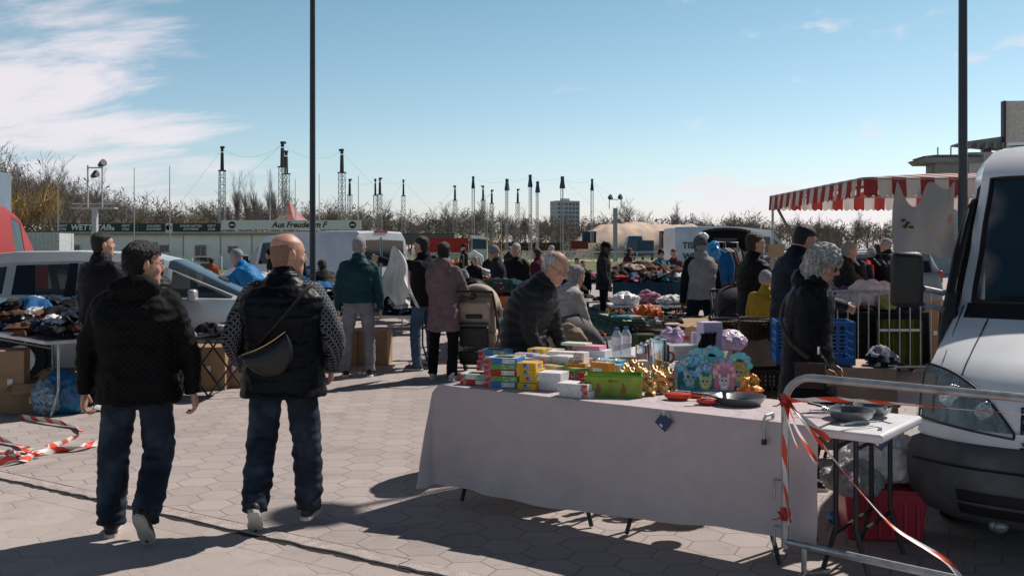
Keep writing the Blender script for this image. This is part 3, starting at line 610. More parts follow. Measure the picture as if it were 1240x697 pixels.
# table running back at right angles
E = V((.479, .878, 0)); EN = V((-.878, .479, 0)); B0 = V((.64, 6.56, 0)); EANG = math.atan2(E.y, E.x)
def SP(t, w, z=.757): return B0+E*t+EN*w+V((0, 0, z))
folding_table('folding_table', 'long folding table under the white cloth, set at right angles behind the front table', B0+E*.06+EN*.02, EANG, 2.75, .70)
mb = MB()
def drape2(t, w):       # w: 0..0.74 top, beyond the right edge it hangs
    if w >= 0: return SP(t, w, .760)
    z = -w; hem = .52+.16*sin(t*2.2+1)*.5; return SP(t, -.012-.022*z*(1+sin(t*9+z*3))-.01*sin(t*19), .760-z*hem/.6)
tv = [i*.05 for i in range(58)]; wv = [-.6+.05*i for i in range(12)]+[0]+[.05*i for i in range(1, 16)]
mb.add([drape2(t, w) for w in wv for t in tv], [(j*58+i, j*58+i+1, (j+1)*58+i+1, (j+1)*58+i) for j in range(len(wv)-1) for i in range(57)])
tag(mb.build('tablecloth', mat('pale_cotton', (.60, .55, .57), .85, nz=(3, .08), bump=(30, .1)), None, 50), 'pale cloth on the table running back from the front table', 'tablecloth')
# third table (baskets) and fourth (blue crate)
def cloth_table(px, Y, ln, wd, rz, z, m, lab_t, lab_c, low=.08):
    p = V((X(px, Y), Y, 0)); folding_table('folding_table', lab_t, p, rz, ln, wd, z)
    mb = MB(); Mx = Matrix.Translation(p) @ Matrix.Rotation(rz, 4, 'Z'); h = z-low
    def f(u, v):      # perimeter cloth
        per = [(0, wd), (0, 0), (ln, 0), (ln, wd)]; q = u*3; i = min(2, int(q)); fr = q-i; a, b = V((*per[i], 0)), V((*per[i+1], 0)); c = a.lerp(b, fr); ctr = V((ln/2, wd/2, 0))
        o = (c-ctr).normalized()*(.012+v*(.02+.018*sin(u*60)+.012*sin(u*23))); return Mx @ (c+o+V((0, 0, z+.006-v*h)))
    mb.grid(f, 90, 6); mb.grid(lambda u, v: Mx @ V((-.012+u*(ln+.024), -.012+v*(wd+.024), z+.007)), 6, 4)
    tag(mb.build('tablecloth', m, None, 40), lab_c, 'tablecloth')
cloth_table(856, 9.75, .82, .7, .10, .74, mat('brown_cloth', (.28, .215, .19), .9), 'low table hidden by the brown cloth under the wire baskets', 'brown cloth on the basket table behind the cutouts')
cloth_table(985, 7.75, .60, .6, -.2, .72, mat('beige_cloth', (.46, .33, .25), .9), 'small table hidden by the beige cloth beneath the blue crate', 'beige cloth falling in folds under the blue crate')

def col(o, c): o.color = (*c, 1); return o
def solid(name, label, cat, mb, m, p, rz=0, group=None, c=None, bevel=0, smooth=30):
    o = mb.build(name, m, None, smooth, bevel); o.location = p; o.rotation_euler = (0, 0, rz); tag(o, label, cat, group)
    if c: o.color = (*c, 1)
    return o
def carton(name, label, cat, p, size, rz, cmain, faces=(), group=None, rnd_=.0015):
    """a printed box: body with coloured panels set just proud of its sides; faces: (side, u0, v0, u1, v1, colour)"""
    t = thing(name, label, cat, p, rz, group); x, y, z = size
    mb = MB(); mb.box((0, 0, z/2), size); col(mb.build('box_body', paper, t, bevel=rnd_), cmain)
    for sd_, u0, v0, u1, v1, c in faces:
        q = MB(); e = .0012
        def pt(u, v):
            if sd_ == 'f': return V((-x/2+u*x, -y/2-e, v*z))
            if sd_ == 'r': return V((x/2+e, -y/2+u*y, v*z))
            if sd_ == 'l': return V((-x/2-e, y/2-u*y, v*z))
            return V((-x/2+u*x, -y/2+v*y, z+e))
        q.add([pt(u0, v0), pt(u1, v0), pt(u1, v1), pt(u0, v1)], [(0, 1, 2, 3)]); col(q.build('print', printm, t, 0), c)
    return t
TA = TANG
# stacks at the left end: thin printed boxes
rnd = random.Random(11)
RED, GRN, BLU, WHT, YEL, PNK = (.55, .03, .025), (.16, .36, .12), (.05, .20, .50), (.70, .70, .68), (.68, .40, .03), (.6, .25, .35)
def stackt(px, py, n, sz, cols_, rz, who, lev, z0=.762, jit=.012, faces=None, name='puzzle_box', cat='box', group=None):
    g = G(px, py, .757); z = z0
    for i in range(n):
        c = cols_[i % len(cols_)]; fs = faces(c, i) if faces else [('f', 0, 0, .22, 1, RED), ('f', .55, .1, .95, .9, GRN if i % 2 else WHT), ('t', .05, .05, .95, .95, (.55, .6, .62)), ('t', .2, .2, .8, .8, c)]
        carton(name, f'{who}, {lev[i]}', cat, (g.x+rnd.uniform(-jit, jit), g.y+sz[1]/2+rnd.uniform(-jit, jit), z), sz, rz+rnd.uniform(-.09, .09), c, fs, group); z += sz[2]+.0015
    return z
LEV = lambda n: ['lowest of its pile' if i == 0 else 'topmost of its pile' if i == n-1 else ('second', 'third', 'fourth', 'fifth', 'sixth')[i-1]+' from the bottom of its pile' for i in range(n)]
stackt(578, 467, 2, (.19, .15, .034), [RED, WHT], TA+.3, 'white and red game box near the cloth corner', LEV(2))
stackt(611, 470, 5, (.215, .16, .036), [BLU, GRN, RED, GRN, BLU], TA+.35, 'red-spined blue and green puzzle box', LEV(5))
stackt(600, 450, 4, (.21, .16, .036), [WHT, BLU, WHT, BLU], TA+.35, 'pale blue puzzle box behind the red-spined pile', LEV(4))
yf = lambda c, i: [('f', .35, .2, .65, .85, (.03, .05, .25)), ('r', .3, .2, .7, .8, (.03, .05, .25)), ('t', .1, .1, .9, .9, (.72, .5, .1))]
stackt(643, 473, 4, (.125, .15, .041), [YEL], TA+.25, 'yellow tin with a dark oval badge', LEV(4), faces=yf, name='snack_box')
stackt(652, 452, 4, (.125, .15, .041), [(.7, .45, .08)], TA+.25, 'yellow carton behind the badge tins', LEV(4), faces=yf, name='snack_box')
dots = lambda c, i: [('f', .05+.12*j, .2+.35*((j+i) % 2), .08+.12*j, .32+.35*((j+i) % 2), ((.1, .25, .5), (.5, .05, .08), (.1, .35, .1))[j % 3]) for j in range(8)]
stackt(672, 474, 2, (.16, .15, .055), [(.70, .68, .70)], TA+.15, 'white dotted napkin box beside the yellow tins', LEV(2), faces=dots, name='napkin_box')
z_ = stackt(701, 482, 2, (.20, .14, .040), [(.72, .70, .70)], TA+.12, 'white spotted box with a red band by the green box', LEV(2), faces=lambda c, i: dots(c, i)+[('f', .78, 0, 1, 1, RED), ('t', .6, .15, .95, .85, RED)], name='napkin_box')
g = G(684, 463, .757); carton('tissue_carton', 'plain white carton lying across the dotted napkin boxes', 'box', (g.x, g.y+.06, .875), (.13, .13, .055), TA+.1, (.74, .73, .74), [('t', .1, .1, .9, .9, (.78, .77, .78))])
g = G(690, 460, .757)
carton('flower_box', 'white box printed with orange and red tulips on the crowded table', 'box', (g.x-.02, g.y+.27, .80), (.24, .12, .125), TA+.2, (.74, .70, .62), [('f', .04+.16*j, .05+.1*(j % 2), .16+.16*j, .5, (.15, .42, .08)) for j in range(6)]+[('f', .05+.16*j, .5, .16+.16*j, .85-.1*(j % 2), ((.8, .22, .03), (.75, .05, .04), (.85, .5, .1))[j % 3]) for j in range(6)])
for i, (px, py, dz, sz, c, lab) in enumerate(((722, 455, .11, (.22, .14, .06), (.74, .72, .76), 'white packet with fine grey print stacked behind the tulip box'), (716, 455, .17, (.21, .13, .03), (.72, .30, .38), 'pink sleeve lying on the white packet'), (700, 455, .20, (.19, .12, .018), (.62, .64, .5), 'flat cream green edged pack on top of the packets'), (742, 462, .04, (.18, .12, .09), (.12, .42, .62), 'bright blue and white checked box beside the tulip box'), (706, 470, .085, (.075, .09, .13), (.72, .68, .68), 'tall white carton with red polka dots'))):
    g = G(px, py, .757); fs = [('f', .05, .3, .95, .36, (.35, .35, .4)), ('f', .05, .5, .7, .55, (.35, .35, .4))]
    if i == 3: fs = [('f', .05+.3*a, .1+.45*b, .28+.3*a, .45+.45*b, WHT if (a+b) % 2 else (.02, .1, .3)) for a in range(3) for b in range(2)]
    if i == 4: fs = [('f', .08+.24*a+.1*(b % 2), .06+.16*b, .2+.24*a+.1*(b % 2), .15+.16*b, RED) for a in range(3) for b in range(6)]
    carton('gift_box', lab, 'box', (g.x, g.y+.16, .757+dz), sz, TA+.15, c, fs)
for i, (px, py, sz, c) in enumerate(((690, 447, (.22, .2, .10), (.6, .58, .6)), (730, 447, (.24, .2, .10), (.5, .48, .52)), (662, 440, (.2, .2, .12), (.62, .6, .55)))):
    g = G(px, py, .757); carton('storage_carton', ('pale grey carton holding up the tulip box', 'grey carton holding up the white packets', 'cream carton in the middle of the crowded table')[i], 'box', (g.x, g.y-.12, .76), sz, TA+.15, c, [])
# green open box
t = thing('picnic_box', 'open green box printed with a meadow and small brown animals', 'box', G(746, 483, .757)+V((0, .13, .004)), TA+.52)
def meadow(nt, co):
    n_ = nn(nt, 'ShaderNodeTexNoise'); n_.inputs['Scale'].default_value = 14; nt.links.new(co, n_.inputs['Vector']); sx_ = nn(nt, 'ShaderNodeSeparateXYZ'); nt.links.new(co, sx_.inputs[0])
    return mth(nt, 'MULTIPLY', mth(nt, 'MULTIPLY_ADD', sx_.outputs[2], 5, mth(nt, 'SUBTRACT', n_.outputs[0], .35)), 1.1)
mg = mixmat('meadow_print', (.09, .17, .02), (.33, .40, .05), meadow, .4, bump=0)
L_, W_, H_ = .34, .20, .125; mb = MB()
for c_, s_ in (((0, -W_/2, H_/2), (L_, .006, H_)), ((0, W_/2, H_/2), (L_, .006, H_)), ((-L_/2+.003, 0, H_/2), (.006, W_-.007, H_)), ((L_/2-.003, 0, H_/2), (.006, W_-.007, H_)), ((0, 0, .004), (L_-.014, W_-.008, .006))): mb.box(c_, s_)
mb.build('box_body', mg, t)
mb = MB(); mb.tube([(-L_/2, -W_/2, H_), (L_/2, -W_/2, H_), (L_/2, W_/2, H_), (-L_/2, W_/2, H_), (-L_/2, -W_/2, H_)], .0055, 6); mb.build('rim', mat('green_rim', (.10, .34, .03), .4), t)
for x_ in (-.09, .06):
    mb = MB(); mb.prism([V((x_+.018*cos(a), -W_/2-.0045, .045+.022*sin(a))) for a in [i*pi/4 for i in range(8)]], (0, -1, 0), .0008); mb.prism([V((x_+.008*cos(a), -W_/2-.0045, .075+.011*sin(a))) for a in [i*pi/3 for i in range(6)]], (0, -1, 0), .0008); mb.build('animal_print', mat('print_brown', (.22, .08, .03), .5), t)
mb = MB(); mb.prism([V((L_/2+.0015, .0+.022*cos(a), .09+.012*sin(a))) for a in [i*pi/6 for i in range(12)]], (1, 0, 0), .001); mb.build('handle_hole', whitep, t)
text_mb('farm', .03, upright((0, -W_/2-.0045, .10)), .0004).build('lettering', mat('print_dark', (.02, .05, .01), .5), t, 0)

rx_ = random.Random(19)
for i in range(34):
    t0, w0 = rx_.uniform(.22, 1.02), rx_.uniform(.44, .66); cn_ = rx_.choice(('white', 'pale blue', 'red', 'orange', 'green', 'cream', 'lilac')); c = {'white': (.7, .7, .7), 'pale blue': (.3, .5, .62), 'red': (.5, .04, .04), 'orange': (.65, .25, .04), 'green': (.14, .32, .1), 'cream': (.62, .55, .42), 'lilac': (.5, .42, .6)}[cn_]
    sz = (rx_.uniform(.07, .17), rx_.uniform(.06, .11), rx_.uniform(.05, .17)); carton('small_carton', f'small {cn_} printed carton in the crowded back row of the front table', 'box', TP(t0, w0, .763), sz, TA+rx_.uniform(-.4, .6), c, [('f', .1, .15, .9, .5, rx_.choice((WHT, BLU, RED, YEL, GRN))), ('f', .15, .6, .7, .8, rx_.choice((WHT, BLU, RED))), ('t', .1, .1, .9, .9, rx_.choice((WHT, YEL, c)))], f'{cn_} cartons in the back row')
# gold foil figures
gold = mat('gold_foil', (.62, .40, .18), .34, .6, nz=(45, .75), bump=(60, .8))
def foil_figure():
    t = thing('foil_bunny', 'x', 'chocolate bunny', (0, 0, 0)); mb = MB()
    mb.sph((0, 0, .035), (.028, .036, .036)); mb.sph((0, -.012, .078), (.019, .022, .02)); mb.sph((0, -.03, .035), (.02, .014, .025)); mb.sph((0, .03, .02), (.022, .022, .02))
    for s in (-1, 1): mb.tube([(s*.008, -.005, .09), (s*.011, .004, .102), (s*.012, .008, .114)], [.011, .014, .010], 8); mb.sph((s*.018, -.025, .01), (.012, .02, .010))
    me = remesh(mb, .004, 1); displace(me, lambda c: .0015*noise.noise(c*90)); put(me, 'foil_body', gold, t)
    q = MB(); q.tube([(.02*cos(a), -.014+.021*sin(a), .060) for a in [i*pi/6 for i in range(13)]], .003, 5); q.build('ribbon', mat('ribbon_red', (.5, .02, .02), .5), t); return t
pr = foil_figure(); rnd = random.Random(5); k = 0
for px, py in ((716, 463), (727, 458), (737, 463), (748, 459), (759, 465), (768, 460), (724, 468), (742, 468), (775, 466), (781, 474), (793, 470), (801, 478), (806, 465), (812, 474), (790, 480), (753, 470), (765, 471), (798, 462)):
    p = G(px, py, .757)+V((0, .03, .005)); s = 1.15 if px < 770 else 1.2
    if k == 0: o = pr; o.location = p; o.scale = (s,)*3; o.rotation_euler.z = .4
    else: o = dup(pr, p, rnd.uniform(-.9, .9), scale=s)
    where = 'standing behind the open green box' if px < 776 else 'standing between the green box and the blue cutouts'
    tag(o, 'gold foil wrapped chocolate bunny '+where, None, 'gold foil bunnies '+where); k += 1
# card cutouts: scalloped animal faces
def cutout(p, rz, w, h, c1, c2, face, lab, lean=.18):
    t = thing('card_cutout', lab, 'card figure', p, rz); t.rotation_euler = (-lean, 0, rz); m = plast
    def disc(mb, x, z, r, y=0, n=18, sq=1): mb.prism([V((x+r*cos(2*pi*i/n), y, z+r*sq*sin(2*pi*i/n))) for i in range(n)], (0, -1, 0), .0025)
    mb = MB(); mb.prism([V((x_*w, 0, z_*h)) for x_, z_ in ((-.42, 0), (.42, 0), (.46, .35), (.40, .7), (-.40, .7), (-.46, .35))], (0, -1, 0), .003); col(mb.build('card_back', paper, t), c1)
    lob = [(-.40, .66, .17), (-.26, .82, .18), (-.06, .90, .17), (.14, .88, .17), (.32, .78, .17), (.43, .60, .15)]
    mb = MB()
    for j, (x_, z_, r_) in enumerate(lob): disc(mb, x_*w, z_*h, r_*w, -.0035-.0015*(j % 2))
    col(mb.build('scalloped_top', paper, t), c2)
    mb = MB()
    for j, (x_, z_, r_) in enumerate(lob): disc(mb, x_*w, z_*h, r_*w*.80, -.0085)
    col(mb.build('scallop_centre', printm, t), tuple(min(.7, q*1.35+.05) for q in c2))
    for j in (1, 4):
        mb = MB(); x_, z_, r_ = lob[j]; disc(mb, x_*w, z_*h, r_*w*.25, -.0115, 10); col(mb.build('dot', paper, t), (.66, .50, .25))
    mb = MB()
    for s in (-1, 1): disc(mb, s*.20*w, .55*h, .075*w, -.005, 12, 1.8)
    disc(mb, 0, .36*h, .25*w, -.006, 20, 1.0); disc(mb, 0, .20*h, .17*w, -.0065, 16, .7); col(mb.build('face', printm, t), face)
    for s in (-1, 1):
        mb = MB(); disc(mb, s*.10*w, .42*h, .065*w, -.009, 12, 1.3); col(mb.build('eye_print', paper, t), (.6, .6, .62)); mb = MB(); disc(mb, s*.09*w, .41*h, .04*w, -.0118, 10, 1.3); col(mb.build('pupil_print', paper, t), (.02, .03, .08))
    mb = MB(); disc(mb, 0, .24*h, .13*w, -.0095, 14, .65); col(mb.build('muzzle_print', paper, t), tuple(min(.7, q+.22) for q in face)); mb = MB(); disc(mb, 0, .28*h, .035*w, -.0125, 8, .7); col(mb.build('nose_print', paper, t), (.25, .04, .05))
    mb = MB(); mb.prism([V((x_*w, -.004, z_*h)) for x_, z_ in ((-.40, .01), (.40, .01), (.34, .17), (.12, .12), (-.12, .12), (-.34, .17))], (0, -1, 0), .003); col(mb.build('collar_print', paper, t), c2)
for px, py, rz, w, h, c1, c2, f, lab in (
    (838, 476, TA+.1, .20, .215, (.02, .16, .24), (.06, .30, .46), (.10, .42, .52), 'teal card cutout with scalloped blue top, frontmost at left'),
    (856, 478, TA+.25, .15, .17, (.04, .2, .15), (.03, .25, .50), (.35, .50, .12), 'green-faced card cutout with a blue scalloped fringe'),
    (879, 480, TA+.35, .13, .20, (.5, .18, .24), (.60, .16, .26), (.62, .52, .62), 'pink scalloped card cutout with a pale animal face'),
    (862, 465, TA+.2, .17, .24, (.12, .45, .55), (.10, .42, .55), (.6, .5, .2), 'tall pale blue cutout standing behind the green-faced one'),
    (897, 470, TA+.3, .15, .22, (.55, .45, .10), (.14, .50, .60), (.65, .5, .12), 'yellow-bodied cutout with light blue scallops at the right'),
    (845, 462, TA+.15, .15, .215, (.1, .4, .5), (.16, .48, .60), (.6, .3, .4), 'light blue cutout at the back of the cluster')):
    p = G(px, py, .757); cutout(p+V((0, .05, .006)), rz, w, h, c1, c2, f, lab)
# crumpled foil nest
mb = MB(); mb.sph((0, 0, .02), (.05, .04, .024), 12, 7); mb.sph((-.02, 0, .05), (.022, .02, .028)); mb.sph((.018, .004, .052), (.022, .02, .03)); mb.tube([(-.045, 0, .05), (0, 0, .09), (.05, 0, .055)], .004, 6)
me = remesh(mb, .005, 1); displace(me, lambda c: .006*noise.noise(c*60)); nt_ = thing('treat_basket', 'small basket of orange and cream foil sweets by the pan', 'sweets', G(911, 480, .757)+V((0, .05, .004)), .2); nt_.scale = (1.5,)*3; put(me, 'foil_heap', mat('foil_orange', (.62, .28, .07), .35, .5, nz=(45, .8), bump=(80, .8)), nt_)
mb = MB(); mb.lathe((0, 0, 0), [(.045, 0), (.056, .022), (.054, .024), (.044, .003)], 16); mb.build('basket_bowl', mat('red_bowl', (.6, .07, .02), .4), nt_)
# frying pans
panm = mat('pan_grey', (.25, .26, .27), .36, .7, nz=(20, .2), bump=None); panin = mat('pan_inside', (.14, .145, .15), .25, .5, nz=None, bump=None)
def pan(p, rz, r, lab, hl=.18, sticker=True, z=0):
    t = thing('frying_pan', lab, 'pan', (p[0], p[1], p[2]+.004+z), rz); mb = MB()
    mb.lathe((0, 0, 0), [(r*.72, 0), (r*.86, .012), (r, .045), (r*1.02, .050), (r*.98, .049), (r*.84, .017), (r*.70, .008)], 32); mb.build('pan_body', panm, t, 50)
    mb = MB(); mb.lathe((0, 0, .0085), [(r*.70, 0), (r*.70, .002)], 32); mb.build('pan_floor', panin, t)
    mb = MB(); mb.tube([(-r*.98, 0, .040), (-r*1.3, 0, .058), (-r-hl, 0, .068)], [.010, .009, .013], 10, flat=.6); h = mb.build('handle', black, t); 
    mb = MB(); mb.tube([(-r*.97, 0, .041), (-r*1.18, 0, .052)], .0125, 10, flat=.6); mb.build('ferrule', chrome, t)
    if sticker: mb = MB(); mb.prism([V((.03*cos(a), .03*sin(a), .0112)) for a in [i*pi/8 for i in range(16)]], h=.0006); mb.build('label_sticker', whitep, t)
p = G(900, 493, .757); pan(p+V((0, .09, 0)), TA+.75, .145, 'grey frying pan with a black handle on the cloth by the cutouts', .13)
pan(TP(2.60, .33, .757), TA+.2, .12, 'grey frying pan lying flat on the white table end', .10)
pan(TP(2.64, .56, .757), TA+2.6, .10, 'smaller grey pan with upright sides near the van', .09)
for i, (t0, w0, rz) in enumerate(((2.42, .30, .3), (2.48, .42, -.2), (2.70, .16, .5), (2.42, .55, .9))):     # serving tongs and ladles
    t = thing('tongs', ('steel serving tongs lying nearest the barrier post', 'steel tongs between the pans', 'steel tongs at the front corner of the white table', 'steel tongs crossing behind the pans')[i], 'kitchen tongs', TP(t0, w0, .767), rz)
    for s in (-1, 1): mb = MB(); mb.tube([(-.12, 0, .01), (-.02, s*.014, .012), (.10, s*.02, .006), (.13, s*.016, .004)], [.004, .0055, .005, .012], 8, flat=.5); mb.build('arm', chrome, t)
    mb = MB(); mb.tube([(-.125, -.008, .01), (-.125, .008, .01)], .006, 8); mb.build('hinge', chrome, t)
for i, (px, py, sz) in enumerate(((822, 486, (.10, .045)), (858, 492, (.08, .035)), (843, 483, (.07, .03)))):
    mb = MB(); r_ = sz[0]/2; mb.lathe((0, 0, 0), [(r_*.7, 0), (r_*1.05, sz[1]*.4), (r_, sz[1]*.8), (r_*.5, sz[1]), (.001, sz[1]*1.02)], 18)
    o = solid('lidded_bowl', ('red lidded bowl in front of the teal cutout', 'small red dish beside the pan handle', 'little orange red pot between the red dishes')[i], 'bowl', mb, plast, G(px, py, .757)+V((0, .04, .005)), 0, None, ((.55, .05, .02), (.5, .03, .03), (.62, .12, .02))[i]); o.scale = (1.5, 1, 1); o.rotation_euler.z = -.4
mb = MB(); mb.tube([(-.12, 0, .018), (0, .005, .028), (.13, 0, .03)], [.006, .008, .01], 8); solid('spatula', 'grey kitchen spatula lying across the red dishes', 'spatula', mb, chrome, G(862, 486, .757)+V((0, .02, .03)), -.15)
# price cards clipped on the cloth edge
for i, (t0, w0, z0, lab) in enumerate(((1.70, -.035, .70, 'dark blue price card hanging from the mauve cloth'), (2.80, .16, .70, 'dark blue price card hanging from the white table end'))):
    c_ = TP(t0, w0, z0); t = thing('price_card', lab, 'price card', c_, TA if i == 0 else TA+.5); t.rotation_euler = (0, R(38), t.rotation_euler.z)
    mb = MB(); mb.box((0, 0, 0), (.080, .004, .080)); mb.build('card', mat('card_navy', (.015, .04, .11), .35, nz=None, bump=None), t, bevel=.001)
    mb = MB(); mb.box((0, -.003, -.026), (.02, .0015, .01)); mb.build('logo_print', whitep, t)
    mb = MB(); mb.box((-.03, 0, .038), (.018, .014, .026), M=Matrix.Rotation(-.66, 3, 'Y')); mb.build('clip', steel, t)
t = thing('table_clamp', 'steel clamp holding the cloth at its right end', 'clamp', TP(2.28, -.02, .0), TA)
mb = MB(); mb.tube([(0, .09, .79), (0, .0, .79), (0, -.022, .775), (0, -.022, .66)], .008, 8); mb.tube([(0, .09, .79), (0, .09, .765)], .010, 8); mb.build('clamp_bar', steel, t)
mb = MB(); mb.lathe((0, -.022, .645), [(.012, 0), (.015, .01), (.012, .03)], 10); mb.build('clamp_knob', darksteel, t)
# ---- goods on the rear table
def bottle(p, lab, r=.035, h=.26, cap_=(.03, .08, .3), grp=None):
    t = thing('water_bottle', lab, 'bottle', p, 0, grp); mb = MB(); mb.lathe((0, 0, 0), [(r*.9, 0), (r, .01), (r, h*.35), (r*.93, h*.4), (r, h*.45), (r, h*.72), (r*.5, h*.88), (r*.38, h*.92)], 16); mb.build('bottle_body', glass('clear_pet', (.66, .68, .72), .45, .08), t, 50)
    mb = MB(); mb.lathe((0, 0, h*.9), [(r*.45, 0), (r*.45, h*.09)], 12); col(mb.build('cap', plast, t), cap_)
    mb = MB(); mb.lathe((0, 0, h*.42), [(r*1.015, 0), (r*1.015, h*.26)], 16, False); col(mb.build('label_band', paper, t), (.7, .7, .74))
for i, (px, py) in enumerate(((747, 446), (758, 444))): bottle(G(px, py, .757)+V((0, 0, .085)), ('clear water bottle with blue cap, left of a pair', 'clear water bottle with blue cap, right of a pair')[i], .04, .22)
g = G(752, 452, .757); carton('tin_box', 'grey steel tin under the water bottles', 'tin', (g.x, g.y+.04, .762), (.20, .10, .114), .3, (.28, .26, .25), [('f', .1, .2, .9, .8, (.35, .34, .33))])
def can(px, py, r, h, c, lab, band=None, lid=True, handle=False, m=None):
    t = thing('canister', lab, 'canister', G(px, py, .757)+V((0, 0, .004)), .6); mb = MB(); mb.lathe((0, 0, 0), [(r*.97, 0), (r, .006), (r, h-.01), (r*.96, h)], 20); o = mb.build('can_body', m or plast, t, 40)
    if c: o.color = (*c, 1)
    if lid: mb = MB(); mb.lathe((0, 0, h), [(r*.98, 0), (r*.98, .012), (r*.3, .02), (r*.25, .035), (r*.1, .038)], 20); mb.build('lid', chrome, t)
    if band: mb = MB(); mb.lathe((0, 0, h*.25), [(r*1.012, 0), (r*1.012, h*.5)], 20, False); col(mb.build('band', paper, t), band)
    if handle: mb = MB(); mb.tube([(r*.95, 0, h*.88), (r*1.5, 0, h*.85), (r*1.6, 0, h*.5), (r*1.3, 0, h*.2), (r*.95, 0, h*.18)], .008, 8); mb.build('handle', black, t)
can(797, 454, .062, .235, None, 'tall shiny steel thermos jug with black handle', None, True, True, chrome)
can(777, 449, .045, .17, (.5, .5, .52), 'pale tin with a pink band between bottles and thermos', (.55, .35, .38), True, False, chrome)
can(788, 448, .028, .19, (.4, .06, .06), 'slim red and steel flask beside the thermos', None, True)
g = G(768, 459, .757); carton('brown_carton', 'small brown carton beside the floral mug box', 'box', (g.x, g.y+.05, .762), (.05, .05, .14), .2, (.20, .11, .07), [])
g = G(777, 459, .757); carton('mug_box', 'white gift box with red floral print by the thermos', 'box', (g.x, g.y+.04, .762), (.085, .08, .12), .15, (.68, .66, .62), [('f', .1+.25*(j % 3), .1+.2*j, .25+.25*(j % 3), .22+.2*j, ((.5, .05, .05), (.15, .3, .1), (.5, .3, .1))[j % 3]) for j in range(4)])
t = thing('storage_tub', 'clear white plastic tub filled with lilac cloths', 'tub', G(826, 436, .757)+V((0, .08, .004)), .35); mb = MB(); mb.box((0, 0, .055), (.20, .15, .11), top=1.12); mb.build('tub_body', glass('milky_plastic', (.6, .6, .62), .8, .3), t, bevel=.01)
mb = MB(); mb.tube([(-.115, -.085, .11), (.115, -.085, .11), (.115, .085, .11), (-.115, .085, .11), (-.115, -.085, .11)], .006, 6); mb.build('tub_rim', whitep, t)
t = thing('copper_reel', 'brown coiled reel leaning on the white tub', 'reel', G(811, 440, .757)+V((0, 0, .05)), .5); mb = MB(); mb.tube([(.04*cos(a), 0, .04*sin(a)) for a in [i*pi/8 for i in range(17)]], .012, 8); mb.build('coil', mat('copper_brown', (.28, .13, .09), .4, .3), t); mb = MB(); mb.tube([(.0, -.01, 0), (0, .01, 0)], .02, 12); mb.build('hub', whitep, t)
g = G(858, 438, .757); carton('lilac_box', 'tall lilac and white box at the far end of the rear table', 'box', (g.x+.03, g.y+.12, .762), (.16, .13, .30), .25, (.52, .46, .66), [('r', 0, 0, 1, 1, (.62, .60, .68))])
mb = MB(); mb.grid(lambda u, v: V(((u-.5)*.14+.03*noise.noise(V((u*4, v*3, 1))), .012*sin(u*19+v*4)-.02*v, .22*v+.02*noise.noise(V((u*9, 0, 2)))*v)), 16, 12); solid('lace_doily', 'black ragged lace draped before the lilac box', 'lace cloth', mb, mat('black_lace', (.008, .008, .008), .9), (g.x-.01, g.y+.015, .764), .2)
carton('wafer_box', 'low beige box in front of the black lace', 'box', (g.x-.07, g.y-.02, .762), (.11, .08, .06), .2, (.34, .26, .2), [])
for i, (px, py, sz, c) in enumerate(((832, 428, (.035, .035, .14), (.45, .05, .04)), (843, 426, (.06, .04, .16), (.66, .64, .74)), (822, 424, (.05, .04, .15), (.7, .7, .72)))):
    g = G(px, py, .757); carton('slim_carton', ('slim red and amber carton behind the white tub', 'white slim carton next to the lilac box', 'white slim carton behind the tub lid')[i], 'box', (g.x, g.y+.05, .762), sz, .2, c, [('f', 0, .5, 1, .8, (.5, .25, .05))] if i == 0 else [])
def crumple(name, lab, cat, p, sz, m, rz=0, grp=None, c=None, fr=6, vox=.012, am=.28):
    mb = MB(); mb.sph((0, 0, sz[2]*.45), (sz[0]/2, sz[1]/2, sz[2]*.55), 20, 14); me = remesh(mb, vox, 0)
    mn = min(sz); displace(me, lambda q: am*mn*(.9*abs(noise.noise(q*fr/mn*.22+V((p[0], 0, 0))))*2.4-.4+.35*abs(noise.noise(q*fr/mn*.6))*2-.30*abs(noise.noise(V((q.x*2.2, q.y*2.2, q.z))*fr/mn*.9))*2+.5*noise.noise(q*fr/mn*.12)))
    for v in me.vertices: v.co.z = max(v.co.z, 0)
    t = thing(name, lab, cat, p, rz, grp); o = put(me, 'bag' if 'bag' in name or 'sack' in name else 'fabric', m, t)
    if c: o.color = (*c, 1)
    return t
film = mat('lilac_film', (.62, .44, .60), .3, nz=(14, .3), bump=(40, .6))
crumple('plastic_bag', 'lilac film bag bulging on the rear table', 'bag', G(886, 426, .757)+V((.0, .14, .004)), (.34, .24, .17), film, am=.14)
crumple('cloth_bundle', 'lilac and mauve cloths spilling from the tub', 'cloths', G(818, 424, .757)+V((0, .1, .06)), (.22, .16, .13), mat('lilac_cloth', (.42, .30, .48), .7, nz=(14, .6)))
g = G(845, 412, .757); t = thing('open_carton', 'open brown cardboard box on the far end of the rear table', 'box', (g.x, g.y-.3, .764), .3); mb = MB(); mb.box((0, 0, .08), (.28, .22, .16)); mb.build('box_body', cardb2, t)
mb = MB(); mb.box((-.17, 0, .17), (.10, .21, .004), M=Matrix.Rotation(-.3, 3, 'Y')); mb.build('flap', cardb2, t); mb = MB(); mb.box((.0, .15, .19), (.27, .09, .004), M=Matrix.Rotation(.6, 3, 'X')); mb.build('flap', cardb2, t)
